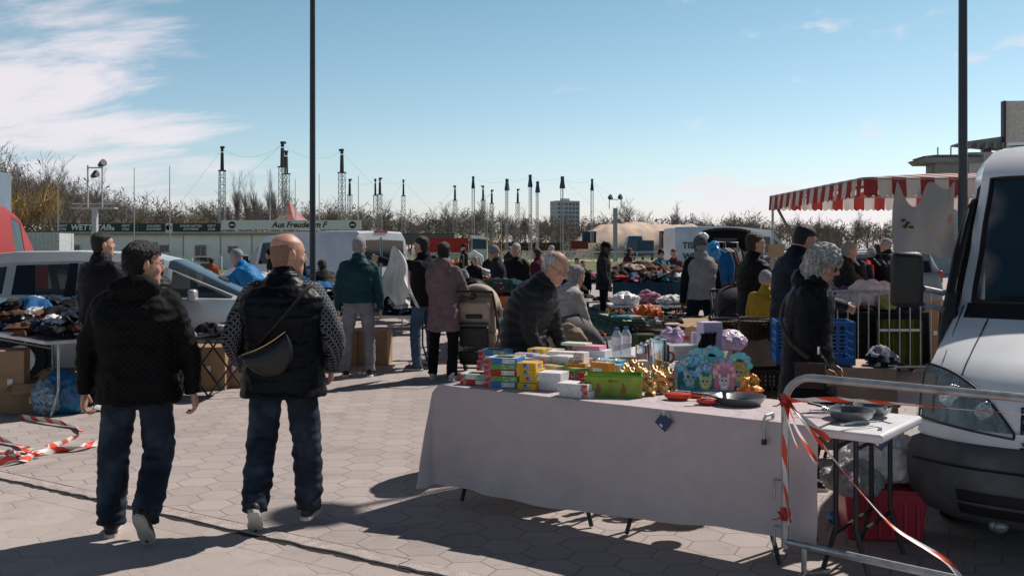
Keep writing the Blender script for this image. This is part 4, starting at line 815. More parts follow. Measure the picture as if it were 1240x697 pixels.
# wire baskets
def basket(p, lab, r=.16, h=.19, rz=0):
    t = thing('wire_basket', lab, 'basket', p, rz); mb = MB()
    for i in range(9): z = .012+h*i/8; rr = r*(.82+.18*i/8); mb.tube([(rr*cos(a), rr*sin(a), z) for a in [j*pi/10 for j in range(21)]], .0035 if i < 8 else .008, 5)
    for j in range(22): a = j*2*pi/22; mb.tube([(r*.82*cos(a), r*.82*sin(a), .01), (r*cos(a), r*sin(a), h+.01)], .003, 4)
    mb.build('wire_body', mat('basket_wire', (.05, .03, .022), .6), t)
    mb = MB(); mb.lathe((0, 0, .015), [(r*.78, 0), (r*.9, h*.85)], 18); mb.build('liner', mat('basket_dark', (.035, .02, .015), .9), t)
    for s in (-1, 1): q = MB(); q.tube([(s*r*.98, -.05, h), (s*r*1.1, -.03, h+.05), (s*r*1.1, .03, h+.05), (s*r*.98, .05, h)], .007, 6); q.build('handle', black, t)
basket(G(915, 413, .74)+V((0, .0, .012)), 'round dark wire basket on the brown cloth, right of two', .165, .20)
basket(G(880, 410, .74)+V((.0, .05, .012)), 'reddish wire basket on the brown cloth, left of two', .15, .17)

# crates
def crate(name, lab, cat, p, sz, rz, c, grp=None, slats=5, rows=4, M=None, perf=True, th=.012):
    x, y, z = sz; mb = MB(); mb.box((0, 0, .01), (x-.002, y-.002, .02))
    def side(a, b, n):
        a, b = V(a), V(b); d = b-a; L_ = d.length; ang = math.atan2(d.y, d.x); c_ = (a+b)/2
        for q, hh in ((z-.018, .036), (.035, .05)): mb.box((c_.x, c_.y, q), (L_, th, hh), ang)
        for i in range(rows-1): q = .05+(z-.09)*(i+1)/rows; mb.box((c_.x, c_.y, q), (L_, th*.8, .013), ang)
        for i in range(n+1): p_ = a+d*(i/n); mb.box((p_.x, p_.y, z/2), (.022, th*1.05, z-.004), ang)
    side((-x/2, -y/2, 0), (x/2, -y/2, 0), slats); side((-x/2, y/2, 0), (x/2, y/2, 0), slats); side((-x/2+.001, -y/2, 0), (-x/2+.001, y/2, 0), 3); side((x/2-.001, -y/2, 0), (x/2-.001, y/2, 0), 3)
    o = mb.build(name, plast, None, 20); o.location = p; o.rotation_euler = (0, 0, rz); o.color = (*c, 1); tag(o, lab, cat, grp)
    if M: o.rotation_euler = M
    return o
crate('plastic_crate', 'bright blue plastic crate on the beige cloth behind the woman in black', 'crate', V((X(988, 7.85), 7.95, .735)), (.58, .36, .34), -.15, (.01, .12, .36))
crate('plastic_crate', 'black plastic crate on the ground in front of the brown cloth', 'crate', V((X(922, 9.1), 9.1, .02)), (.40, .3, .28), .1, (.012, .012, .014))
crate('plastic_crate', 'black crate stacked on another under the brown cloth table', 'crate', V((X(922, 9.1), 9.1, .31)), (.40, .3, .24), .12, (.012, .012, .014))
GARM = []
def garment_mesh(seed, w=.5, d=.4, h=.09):
    r = random.Random(seed); o = V((r.uniform(0, 50), r.uniform(0, 50), 0)); mb = MB()
    def f(u, v):
        x, y = u-.5, v-.5; q = V((u*2.2, v*2.2, 0))+o; rr = 1+.35*noise.noise(V((cos(math.atan2(y, x))*1.3, sin(math.atan2(y, x))*1.3, 0))+o)
        ed = max(0, 1-(max(abs(x), abs(y))*2)**3); z = h*ed*(.7+.55*(1-abs(noise.noise(q*1.3)*2.4))+.22*noise.noise(q*3.0))
        return V((x*w*rr+.05*noise.noise(q*2), y*d*rr+.05*noise.noise(q*2+V((9, 0, 0))), max(.002, z)))
    return mb.grid(f, 20, 16).mesh('garment', cloth, 60)
for i in range(7): GARM.append(garment_mesh(i, .5, .4, .10+.02*(i % 3)))
for i in range(3): GARM.append(garment_mesh(20+i, .32, .26, .12))
CN = {'black': (.012, .012, .014), 'dark navy': (.015, .022, .045), 'charcoal': (.04, .042, .045), 'denim blue': (.05, .10, .19), 'bright blue': (.015, .10, .26), 'white': (.66, .66, .67), 'pale grey': (.34, .35, .37), 'red': (.38, .02, .02), 'pink': (.50, .17, .24), 'beige': (.42, .32, .24), 'olive green': (.06, .08, .03), 'orange': (.62, .14, .02), 'purple': (.14, .05, .18), 'brown': (.13, .06, .035), 'teal': (.02, .15, .18), 'yellow': (.55, .38, .03), 'cream': (.55, .48, .38)}
HEAP = MB()
def garments(n, fn, cols_, where, kind='garment', sc_=(1, 1), seed=0, cat='clothing', adj='crumpled', cap=999):
    r = random.Random(seed)
    for i in range(n):
        x, y, z, tilt = fn(r, i/n); cn_ = r.choice(cols_)
        if i >= cap:
            s = r.uniform(*sc_)*1.1; me = r.choice(GARM); HEAP.mi = list(CN).index(cn_); Q = Matrix.Translation((x, y, z)) @ Matrix.Rotation(r.uniform(0, 6.3), 4, 'Z') @ Matrix.Rotation(r.uniform(-tilt, tilt), 4, 'X') @ Matrix.Diagonal((s, s, s, 1)); HEAP.add([Q @ v.co for v in me.vertices], [tuple(q.vertices) for q in me.polygons]); continue
        o = bpy.data.objects.new(kind, r.choice(GARM)); C.objects.link(o)
        s = r.uniform(*sc_); o.location = (x, y, z); o.scale = (s, s*r.uniform(.8, 1.1), s*r.uniform(.7, 1.2)); o.rotation_euler = (r.uniform(-tilt, tilt), r.uniform(-tilt, tilt), r.uniform(0, 6.3))
        c = CN[cn_]; k_ = r.uniform(.75, 1.3); o.color = (c[0]*k_, c[1]*k_, c[2]*k_, 1)
        tag(o, f'{adj} {cn_} garment {where}', cat, f'{cn_} garments {where}')
r0 = G(1062, 412, .72)
for i, c in enumerate(('charcoal', 'dark navy', 'pale grey')):
    o = bpy.data.objects.new('folded_trousers', GARM[i]); C.objects.link(o); o.location = (X(1060, 7.95), 7.75+.05*i, .74+.03*i); o.scale = (.45, .5, .5); o.rotation_euler.z = i*.7; o.color = (*CN[c], 1); tag(o, f'{c} folded cloth on the beige tablecloth beside the blue crate', 'clothing')

# ---- barriers
def barrier(p, rz, ln, h, lab, bars, r=.019, first=False):
    t = thing('crowd_barrier', lab, 'barrier', p, rz); mb = MB(); c = .14
    arc = [(c-c*cos(a), 0, h-c+c*sin(a)) for a in [i*pi/12 for i in range(7)]]
    pts = [(0, 0, .17)]+[(0, 0, z) for z in (.5, .8)]+arc+[(ln-x, y, z) for x, y, z in reversed(arc)]+[(ln, 0, .5), (ln, 0, .17)]
    mb.tube(pts, r, 10); mb.tube([(-.0, 0, .20), (ln, 0, .20)], r*.95, 10); mb.build('tube_frame', steel, t)
    if bars:
        q = MB()
        for i in range(1, bars+1): x = ln*i/(bars+1); q.tube([(x, 0, .20), (x, 0, h)], .0085, 6)
        q.build('infill_bars', steel, t)
    for x in (.10, ln-.10):
        q = MB(); q.tube([(x, 0, .20), (x, 0, .07), (x, -.06, .05), (x, -.27, .012)], .014, 8); q.tube([(x, 0, .07), (x, .06, .05), (x, .27, .012)], .014, 8); q.build('foot', steel, t)
    for z in (.5, .27): q = MB(); q.tube([(0, 0, z), (-.055, 0, z), (-.06, 0, z-.10)], .008, 6); q.build('hook', steel, t)
    return t
BP = V((1.35, 4.92, 0)); BQ = V((2.16, 4.17, 0)); bd = (BQ-BP).normalized(); ba = math.atan2(bd.y, bd.x)
barrier(BP, ba, 2.2, 1.02, 'bent steel barrier with red and white tape in front of the white van', 0)
barrier(V((X(939, 12.2), 12.2, 0)), -.04, 2.25, 1.12, 'steel barrier with upright bars behind the woman in black', 17, .02)
def tape_mat():
    def f(nt, co):
        uv = nn(nt, 'ShaderNodeUVMap'); s_ = nn(nt, 'ShaderNodeSeparateXYZ'); nt.links.new(uv.outputs[0], s_.inputs[0])
        return mth(nt, 'LESS_THAN', mth(nt, 'FRACT', mth(nt, 'MULTIPLY_ADD', s_.outputs[0], 4.2, mth(nt, 'MULTIPLY', s_.outputs[1], .35))), .48)
    return mixmat('barrier_tape', (.68, .64, .62), (.66, .07, .03), f, .35, bump=0)
tapem = tape_mat()
def tape(name, lab, pts, w=.06, tw=0, n=60, grp=None, up0=V((0, 0, 1)), crump=.3):
    P = bez(pts, n); mb = MB(); L_ = 0; us = []; vs = []
    for i, p in enumerate(P):
        if i: L_ += (P[i]-P[i-1]).length
        d = (P[min(i+1, n-1)]-P[max(0, i-1)]).normalized(); u = up0-d*up0.dot(d); u = (u.normalized() if u.length > .05 else V((1, 0, 0)))
        a = tw*i/n+crump*noise.noise(V((L_*5, pts[0][0], 0)))*4; u = (Matrix.Rotation(a, 3, d) @ u); ww = w*(.55+.45*abs(noise.noise(V((L_*3, 7, pts[0][0])))*2)**.5)
        vs += [p-u*ww/2, p+d.cross(u)*w*.12, p+u*ww/2]; us.append(L_)
    mb.add(vs, [(i*3+j, i*3+j+1, i*3+j+4, i*3+j+3) for i in range(n-1) for j in (0, 1)])
    o = mb.build(name, tapem, None, 80); uv = o.data.uv_layers.new(name='UVMap')
    for l in o.data.loops: uv.data[l.index].uv = (us[l.vertex_index//3], (l.vertex_index % 3)/2)
    return tag(o, lab, 'tape', grp)
def bp(t, z, o=0): return BP+bd*t+V((bd.y, -bd.x, 0))*o+V((0, 0, z))
kn = bp(.02, .90, .015)
tape('barrier_tape', 'red and white tape stretched along the top of the front barrier', [kn, bp(.3, .935, .03), bp(.8, .95, .03), bp(1.5, .965, .02)], .03, 2, 60, crump=.12)
tape('barrier_tape', 'long loose tape falling from the barrier knot to the bottom rail', [kn, bp(.25, .68, .05), bp(.55, .40, .06), bp(.80, .28, .05), bp(.93, .10, .03)], .035, 3, 70, crump=.1)
for i, (dx, z1) in enumerate(((.06, .68), (.13, .62), (.17, .74), (.03, .30))):
    tape('barrier_tape', ('short tape tail hanging beside the barrier post', 'tape tail fluttering lowest of the knot', 'tape tail pointing out from the knot', 'long thin tape strand hanging straight down the post')[i], [kn, bp(dx*.6, (.90+z1)/2+.02, .04), bp(dx*1.5, z1, .05)], .032, 1.5+i, 40, crump=.12)
for z1, lab in ((.34, 'red tape knot tied low round the barrier post'), (.90, 'tape knot tied round the top of the barrier post')):
    mb = MB(); mb.tube([bp(.0, z1-.03), bp(.004, z1, .005), bp(0, z1+.03)], [.022, .028, .022], 10)
    for i in range(5): mb.tube([bp(.0, z1), bp(.03*cos(i*1.3), z1+.03*sin(i*2.2), .03), bp(.05*cos(i*1.7), z1+.03*sin(i*3.1)-.03, .035)], [.010, .008, .006], 6, flat=.3)
    me = mb; o = me.build('tape_knot', mat('tape_red', (.42, .05, .035), .5, nz=(30, .6)), None, 60); tag(o, lab, 'tape')
# tape lying on the paving at the left
for i, pts in enumerate(([(25, 505), (60, 509), (92, 516), (99, 522), (84, 532), (60, 541), (38, 545), (14, 548)], [(0, 531), (22, 538), (40, 548), (28, 557), (0, 560)], [(130, 533), (100, 540), (70, 545), (45, 547), (20, 556), (-10, 556)], [(-15, 541), (10, 547), (30, 552), (48, 551)])):
    P = [G(a, b, .02+.015*((j+i) % 2)) for j, (a, b) in enumerate(pts)]
    tape('barrier_tape', ('looped red and white tape lying round the table leg', 'short curl of tape at the edge of the paving', 'twisted tape trailing across the paving behind the man', 'flat crumpled tape end on the paving')[i], P, .065, 5+i, 90, up0=V((.2, .4, 1)), crump=.25)

# red tub with bag under the table
t = thing('plastic_tub', 'translucent red tub under the white table beside the van', 'tub', V((X(1065, 5.75), 5.75, .004)), -.15); mb = MB(); mb.box((0, 0, .14), (.40, .32, .28), top=1.12); mb.build('tub_body', mat('tub_red', (.42, .03, .06), .35, nz=(4, .2), bump=None), t, bevel=.012)
mb = MB(); mb.tube([(-.23, -.185, .28), (.23, -.185, .28), (.23, .185, .28), (-.23, .185, .28), (-.23, -.185, .28)], .011, 6); mb.build('tub_rim', mat('tub_rim', (.45, .04, .07), .35), t)
for i in range(6): q = MB(); q.box((-.17+.068*i, -.178, .13), (.012, .012, .2)); q.build('rib', mat('tub_rim', (.45, .04, .07), .35), t)
bagw = mat('white_film', (.74, .72, .72), .28, nz=(5, .12), bump=(26, .7)); bagg = mat('grey_film', (.34, .32, .33), .3, nz=(7, .3), bump=(22, .8))
crumple('plastic_bag', 'big white plastic bag heaped on the red tub', 'bag', V((X(1077, 5.7), 5.78, .29)), (.44, .32, .30), bagw, am=.2, fr=5)
crumple('plastic_bag', 'grey plastic sheet bundled beside the white bag', 'bag', V((X(1035, 5.6), 5.62, .27)), (.34, .24, .17), bagg, am=.25)
crumple('plastic_bag', 'crumpled blue bag on the ground behind the table leg', 'bag', V((X(1022, 5.9), 5.95, .003)), (.14, .12, .08), mat('blue_film', (.03, .14, .34), .3, nz=(14, .3)))
# ------------------------------------------------------------------ vehicles
def paint(name, col, rough=.32, dirt=.15, metal=0): return mat(name, col, rough, metal, nz=(2.2, dirt), bump=None, coat=.5)
wpaint = paint('van_white', (.78, .80, .82), .4, .12); trimb = mat('bumper_plastic', (.085, .09, .10), .6, nz=(6, .45), bump=(60, .2)); vglass = glass('van_glass', (.018, .045, .062), .84, .04); sglass = glass('dark_glass', (.010, .014, .018), .9, .04)
rubber = mat('seal_black', (.008, .008, .009), .6, nz=None, bump=None)
VT = [(.16, .10, .88, .16), (.30, .02, .93, .20), (.45, .0, .955, .22), (.60, .02, .955, .22), (.66, .06, .95, .22), (.80, .10, .945, .22), (.92, .18, .935, .20), (1.00, .28, .915, .19), (1.08, .46, .89, .17), (1.16, .66, .86, .15), (1.24, .86, .835, .13), (1.29, .98, .82, .12), (1.32, 1.0, .815, .12), (1.7, 1.28, .775, .11), (2.10, 1.56, .735, .10), (2.15, 1.60, .73, .10), (2.24, 1.70, .72, .12), (2.32, 1.86, .68, .14), (2.36, 2.05, .62, .14), (2.385, 2.5, .50, .10), (2.39, 3.4, .40, .0)]
def VS(s, z, off=0):
    u, hw, cr = ip(VT, z); k = abs(s)**5; x = hw*s+off*s*k*1.2; return V((x, u+cr*k+.05*s*s-off*(1-k*.5), z))
def front_van():
    t = thing('delivery_van', 'large white panel van with grey bumper and black mirror facing the front table', 'van', (2.98, 4.86, 0), R(-29))
    zs = [.50]+[.56+.04*i for i in range(1, 19)]; zs = sorted(set([.5, .55, .6, .66, .72, .8, .86, .92, .96, 1.0, 1.04, 1.08, 1.12, 1.16, 1.2, 1.24, 1.29, 1.32]+[1.32+.78*i/14 for i in range(1, 15)]+[2.12, 2.15, 2.19, 2.24, 2.28, 2.32, 2.345, 2.36, 2.375, 2.385, 2.39])); SS = [-1+2*i/44 for i in range(45)]
    mb = MB(); w_ = len(SS); mb.v = [tuple(VS(s, z)) for z in zs for s in SS]
    for j in range(len(zs)-1):
        for i in range(w_-1):
            zc_, s_ = (zs[j]+zs[j+1])/2, (SS[i]+SS[i+1])/2
            if 1.33 < zc_ < 2.10 and abs(s_) < .88: continue
            mb.f.append((j*w_+i, j*w_+i+1, (j+1)*w_+i+1, (j+1)*w_+i)); mb.m.append(0)
    # sides and roof going back
    for sgn in (-1, 1):
        rows = [.5, .7, .9, 1.1, 1.29, 1.34, 1.7, 2.08, 2.15, 2.24, 2.32, 2.36, 2.39]
        def sd(a, b):
            z = rows[min(int(round(b*(len(rows)-1))), len(rows)-1)]; p0 = VS(sgn, z); hwb = (.955 if z < 1.0 else .955-.10*(z-1.0)) if z < 2.15 else ip(VT, z)[1]+.12
            y = p0.y+(5.0-p0.y)*a; f = min(1, a*3.2); return V((sgn*(abs(p0.x)+(hwb-abs(p0.x))*f), y, z))
        g = MB(); g.grid(sd, 16, len(rows)-1)
        if sgn > 0: g.f = [tuple(reversed(f)) for f in g.f]
        for f in g.f:
            c_ = sum((V(g.v[i]) for i in f), V((0, 0, 0)))/4
            if 1.34 < c_.z < 2.08 and c_.y < 2.3: continue
            mb.f.append(tuple(i+len(mb.v) for i in f)); mb.m.append(0)
        mb.v += g.v
    mb.box((0, 3.6, 2.385), (1.2, 2.8, .02)); mb.box((0, 4.995, 1.4), (1.8, .02, 1.9)); mb.mi = 0
    mb.build('body', wpaint, t, 35)
    fr = MB(); fr.grid(lambda a, b: VS(-.90+1.8*a, 1.315+.80*b, .006), 30, 14); fr.build('windshield', vglass, t, 60)
    for nm, f in (('windshield_seal', [VS(-.90+1.8*i/30, 1.318, .010) for i in range(31)]+[VS(.90, 1.318+.79*i/10, .010) for i in range(1, 11)]+[VS(.90-1.8*i/30, 2.108, .010) for i in range(1, 31)]+[VS(-.90, 2.108-.79*i/10, .010) for i in range(1, 11)]),):
        q = MB(); q.tube(f, .016, 6); q.build(nm, rubber, t, 60)
    q = MB(); q.grid(lambda a, b: VS(-.93+1.86*a, 1.225+.085*b, .008+.01*b), 30, 3); q.build('cowl', rubber, t, 60)
    for x0, x1 in ((-.72, -.05), (.05, .66)):
        q = MB(); q.tube([VS(x1, 1.29, .03), VS((x0+x1)/2, 1.335, .04), VS(x0, 1.345, .035)], [.012, .009, .006], 6); q.tube([VS(x0+.0, 1.350, .020), VS(x0+.55, 1.368, .020)], .006, 6); q.build('wiper', rubber, t)
    # hood seams
    for s_ in (-.80, .80):
        q = MB(); q.tube([VS(s_*(1-.04*i/8), .93+.30*i/8, .0015) for i in range(9)]+[VS(s_*1.03, 1.28, .0015)], .0045, 5); q.build('hood_seam', rubber, t)
    # pressed crease on the hood
    q = MB(); q.tube([VS(-.93, 1.0, .001), VS(-.955, 1.15, .001), VS(-.97, 1.29, .001)], .004, 5); q.build('fender_seam', rubber, t)
    # headlights
    def lens(sgn, off, inset=0):
        def f(a, b):
            a_ = inset+(1-2*inset)*a; s = (1.0-.50*a_); up = .985-.05*a_-.25*a_**2.6; lo = .705-.045*a_; b_ = inset+(1-2*inset)*b; z = lo+(up-lo)*b_; p_ = VS(sgn*s, z, off); return p_
        q = MB(); q.grid(f, 14, 8)
        if sgn > 0: q.f = [tuple(reversed(x)) for x in q.f]
        return q
    for sgn in (-1, 1):
        h = lens(sgn, .004); o_ = [VS(sgn*(1.0-.50*i/14), .705-.045*i/14, .012) for i in range(15)]+[VS(sgn*.5, .66+(.685-.66)*0+(.985-.05-.25-.66)*i/6, .012) for i in range(1, 7)]+[VS(sgn*(.5+.5*i/14), .985-.05*(1-i/14)-.25*(1-i/14)**2.6, .012) for i in range(1, 15)]+[VS(sgn*1.0, .985-.28*i/6, .012) for i in range(1, 7)]
        q = MB(); q.tube(o_, .007, 6); q.build('lamp_seal', rubber, t, 60)
        h = h.build('headlight', mat('lamp_housing', (.30, .31, .32), .35, .5, nz=(20, .5), bump=(60, .6), stretch=(1, 1, .25)), t, 60)
        for a, r_, z_ in ((.82, .085, .83), (.64, .070, .775)):
            q = MB(); Mr = Matrix.Rotation(pi/2, 3, 'X') @ Matrix.Rotation(0, 3, 'Z'); c_ = VS(sgn*a, z_, .008); q.sph(c_+V((0, .010, 0)), (r_*.9, .016, r_*.9), 18, 6); q.build('reflector', mat('reflector', (.55, .56, .58), .25, .9, nz=(40, .5), bump=(120, .4)), h, 50)
        q = lens(sgn, .028, .005); q.build('lens', glass('lamp_glass', (.30, .33, .34), .16, .05), h, 60)
        q = MB(); q.grid(lambda a, b: VS(sgn*(1.0-.07*a), .74+.20*b, .012), 3, 4); q.build('indicator', mat('amber_lens', (.30, .20, .16), .25, nz=None, bump=None), h, 60)
        q = MB(); q.grid(lambda a, b: VS(sgn*(1.0-.55*a), .625+.06*b, .012), 12, 2); q.build('headlight_trim', wpaint, h, 60)
    q = MB(); q.grid(lambda a, b: VS(-.47+.94*a, .60+(.27-.1*abs(a-.5))*b, .003), 14, 6); q.build('grille', rubber, t, 60)
    for i in range(4): q = MB(); q.tube([VS(-.46+.92*j/12, .64+.055*i, .016) for j in range(13)], .011, 6); q.build('grille_slat', trimb, t)
    # bumper
    bz = [(.17, -.05), (.22, .02), (.30, .045), (.40, .055), (.50, .055), (.56, .045), (.60, .03), (.615, 0)]
    q = MB(); q.grid(lambda a, b: VS(-1+2*a, bz[int(round(b*7))][0], bz[int(round(b*7))][1]), 44, 7)
    q.grid(lambda a, b: V((-.965-.02*sin(b*pi), .22+.05+a*.42, .18+.42*b)), 6, 6); q.build('bumper', trimb, t, 50)
    for s0, s1, za, zb in ((-.78, -.42, .25, .38), (-.36, .36, .22, .36), (.42, .78, .25, .38)):
        q = MB(); q.grid(lambda a, b: VS(s0+(s1-s0)*a, za+(zb-za)*b, .060), 10, 3); q.build('air_intake', rubber, t, 60)
        q = MB(); q.tube([VS(s0+(s1-s0)*i/8, (za+zb)/2, .068) for i in range(9)], .008, 5); q.build('intake_bar', trimb, t)
    q = MB(); q.tube([VS(-.96+.0*i, .50, .064) if i == 0 else VS(-.96+1.92*i/24, .50, .062) for i in range(25)], .006, 5); q.build('bumper_crease', rubber, t)
    q = MB(); q.sph((-.55, .12, .19), (.05, .04, .04)); q.build('fog_lamp', mat('lamp_housing', (.16, .17, .18)), t)
    # wheels and dark underside
    for sx_ in (-.80, .80):
        for y in (.95, 4.2):
            wh = MB(); Mr = Matrix.Rotation(pi/2, 3, 'Y'); wh.lathe((sx_-.11, y, .34), [(.20, 0), (.33, .01), (.345, .05), (.345, .17), (.33, .21), (.20, .22)], 24, True, Mr); wh.build('wheel', tyre, t)
    q = MB(); q.box((0, 2.6, .36), (1.7, 4.4, .25)); q.build('underside', rubber, t)
    # cab inside
    q = MB(); q.box((0, 1.30, 1.18), (1.5, .55, .16)); q.box((0, 1.75, 1.0), (1.5, .4, .3)); q.build('dashboard', mat('dash_grey', (.03, .035, .04), .8), t)
    for x in (-.5, .45): q = MB(); q.box((x, 2.2, 1.35), (.48, .16, .75), M=Matrix.Rotation(-.15, 3, 'X')); q.box((x, 2.25, 1.82), (.26, .12, .2)); q.build('seat', mat('seat_fabric', (.03, .04, .055), .9), t, bevel=.03)
    q = MB(); q.tube([(.45+.19*cos(a), 1.72+.09*sin(a), 1.32+.17*sin(a)) for a in [i*pi/10 for i in range(21)]], .013, 6); q.build('steering_wheel', rubber, t)
    q = MB(); q.box((-.12, 1.28, 1.33), (.42, .26, .006), M=Matrix.Rotation(.35, 3, 'X')); q.build('dashboard_paper', paper, t).color = (.7, .7, .72, 1)
    q = MB(); q.lathe((-.50, 1.26, 1.265), [(.08, 0), (.095, .045), (.09, .05)], 18); q.build('ashtray_dish', mat('dish_red', (.25, .16, .15), .5), t)
    q = MB(); q.box((0, 2.6, 1.6), (1.45, .03, 1.3)); q.build('bulkhead', mat('dash_grey', (.03, .035, .04)), t)
    # near side door ajar: frame, pane, mirror
    d = bpy.data.objects.new('door', MB().mesh('door', wpaint)); C.objects.link(d); d.parent = t; d.location = (-.885, 1.03, 0); d.rotation_euler.z = R(1)
    q = MB(); q.grid(lambda a, b: V((-.02-.03*sin(b*2.4), a*1.0, .52+.76*b)), 4, 8); q.grid(lambda a, b: V((.03, a*1.0, .52+.76*b)), 4, 8); q.box((0, .0, .9), (.06, .012, .74)); me_ = q.mesh('door', wpaint); d.data = me_
    q = MB(); q.tube([(0, -.02, .50), (-.005, -.01, .9), (.0, .0, 1.27), (.045, .22, 1.62), (.10, .52, 1.90), (.12, .70, 1.96), (.10, 1.0, 1.96), (.0, 1.0, 1.28), (0, 0, 1.27)], .026, 8); q.build('window_frame', rubber, d, 60)
    q = MB(); q.add([V(p) for p in ((0, .05, 1.30), (0, .98, 1.30), (.10, .98, 1.93), (.11, .68, 1.93), (.05, .25, 1.62))], [(0, 1, 2, 3, 4)]); q.build('side_window', sglass, d, 0)
    q = MB(); q.box((0, 0, 0), (.185, .11, .34)); o = q.build('mirror', black, t, bevel=.035); o.location = (-1.095, .84, 1.455); o.rotation_euler = (0, 0, R(20))
    q = MB(); q.tube([(-1.0, .86, 1.40), (-.90, 1.0, 1.37)], .018, 8); q.tube([(-1.0, .86, 1.30), (-.90, 1.0, 1.27)], .016, 8); q.build('mirror_arm', steel, t)
    q = MB(); q.tube([(-.885, .96, .78), (-.885, .99, 1.0), (-.87, 1.02, 1.22), (-.855, 1.06, 1.36)], [.05, .052, .05, .03], 8); q.build('hinge_cover', rubber, t)
    # rust and badge-less nose detail
    q = MB(); q.lathe(VS(-.72, .86, .002), [(.008, 0), (.006, .004)], 8, True, Matrix.Rotation(pi/2, 3, 'X')); q.build('washer_nozzle', rubber, t)
front_van()

def vehicle(name, lab, cat, p, rz, st, pm, wins=(), top=(), gm=None, wheels=(), grp=None, wr=.31, rear=None, handles=(), lights=(), hw_=.85, extra=None, seam=()):
    """st: stations front to back (x, z_bottom, z_belt, z_win, z_roof, hw, hw_roof)"""
    t = thing(name, lab, cat, p, rz, grp); gm = gm or sglass; mb = MB(); secs = []
    def sec(s):
        x, zb, zl, zw, zr, hw, hr = s; half = [(hw*.93, zb), (hw, zb+.22*(zl-zb)), (hw, zl-.16*(zl-zb)), (hw*.975, zl), (hr, zw), (hr*.86, zr-.015), (hr*.4, zr)]
        return [V((x, -y, z)) for y, z in half]+[V((x, y, z)) for y, z in reversed(half)]
    for s in st: secs.append(sec(s))
    n = 14; vs = [q for r in secs for q in r]; fs = []
    def frame(q4, part, m, inset=.07):
        c_ = sum(q4, V((0, 0, 0)))/4; 
        def sh(a): 
            d_ = c_-a; L_ = d_.length; return a+d_*(min(inset/L_, .4))
        i4 = [sh(a) for a in q4]; b = len(vs); vs.extend(q4+i4)
        for i in range(4): fs.append((b+i, b+(i+1) % 4, b+4+(i+1) % 4, b+4+i))
        g = MB(); nr = (q4[1]-q4[0]).cross(q4[3]-q4[0]).normalized(); g.add([a-nr*.006 for a in i4], [(0, 1, 2, 3)]); g.build(part, m, t, 0)
    for i in range(len(st)-1):
        for j in range(n):
            k_ = (j+1) % n; f = (i*n+j, i*n+k_, (i+1)*n+k_, (i+1)*n+j)
            if (i in wins and j in (3, 9)): frame([vs[a] for a in f], 'window', gm); continue
            if (i in top and j in (4, 5, 6, 7, 8)):
                continue
            fs.append(f)
    fs.append(tuple(reversed(range(n)))); fs.append(tuple((len(st)-1)*n+j for j in range(n)))
    for i in top:      # whole width screens
        g = MB(); a, b = secs[i], secs[i+1]
        g.add(a[4:10]+b[4:10], [(j, j+1, 7+j, 6+j) for j in range(5)]); g.build('windshield', gm, t, 40)
    mb.v = [tuple(v) for v in vs]; mb.f = fs; mb.m = [0]*len(fs); mb.build('body', pm, t, 38)
    q = MB(); x0, x1 = st[0][0], st[-1][0]
    for x in wheels:
        for s in (-1, 1):
            Mr = Matrix.Rotation(pi/2, 3, 'X'); yy = s*st[len(st)//2][5]
            a = MB(); a.lathe((x, yy+.012*s+(.0 if s > 0 else 0), wr+.02), [(wr*1.16, -.012), (wr*1.16, .012)], 20, True, Mr); wl = a.build('wheel_arch_shade', rubber, t)  # black disc on the body side stands for the shaded wheel well
            a = MB(); a.lathe((x, yy+.02*s, wr), [(wr*.62, -.03), (wr*.95, -.028), (wr, -.012), (wr, .012), (wr*.95, .028), (wr*.62, .03)], 22, True, Mr); wh = a.build('wheel', tyre, t)
            a = MB(); a.lathe((x, yy+.052*s, wr), [(wr*.60, -.008), (wr*.56, .008), (wr*.2, .004)], 16, True, Mr); a.build('rim', mat('rim_alloy', (.35, .36, .37), .35, .8), wh)
    for x, z, s in handles: a = MB(); a.box((x, s*(st[len(st)//2][5]+.01), z), (.18, .025, .035)); a.build('door_handle', pm, t, bevel=.006)
    for x, zt, zb_ in seam:
        for s in (-1, 1): a = MB(); yy = s*(st[len(st)//2][5]+.001); a.tube([(x, yy, zb_), (x-.01, yy, (zt+zb_)/2), (x, yy*.985, zt)], .006, 4); a.build('door_seam', rubber, t)
    for (x, y, z, sz, c, nm) in lights: a = MB(); a.box((x, y, z), sz); o = a.build(nm, mat('lamp_%s' % nm, c, .25, nz=None, bump=None), t, bevel=.015)
    if extra: extra(t)
    return t
def arc_mirror(t, x, y, z, m, s=(.10, .20, .15)): a = MB(); a.box((x, y, z), s); a.build('mirror', m, t, bevel=.03); a = MB(); a.tube([(x, y*.97, z-.02), (x-.02, y*.86, z-.05)], .02, 6); a.build('mirror_arm', black, t)
silver = mat('silver_paint', (.55, .56, .57), .32, .3, nz=(3, .1), bump=None, coat=.6)
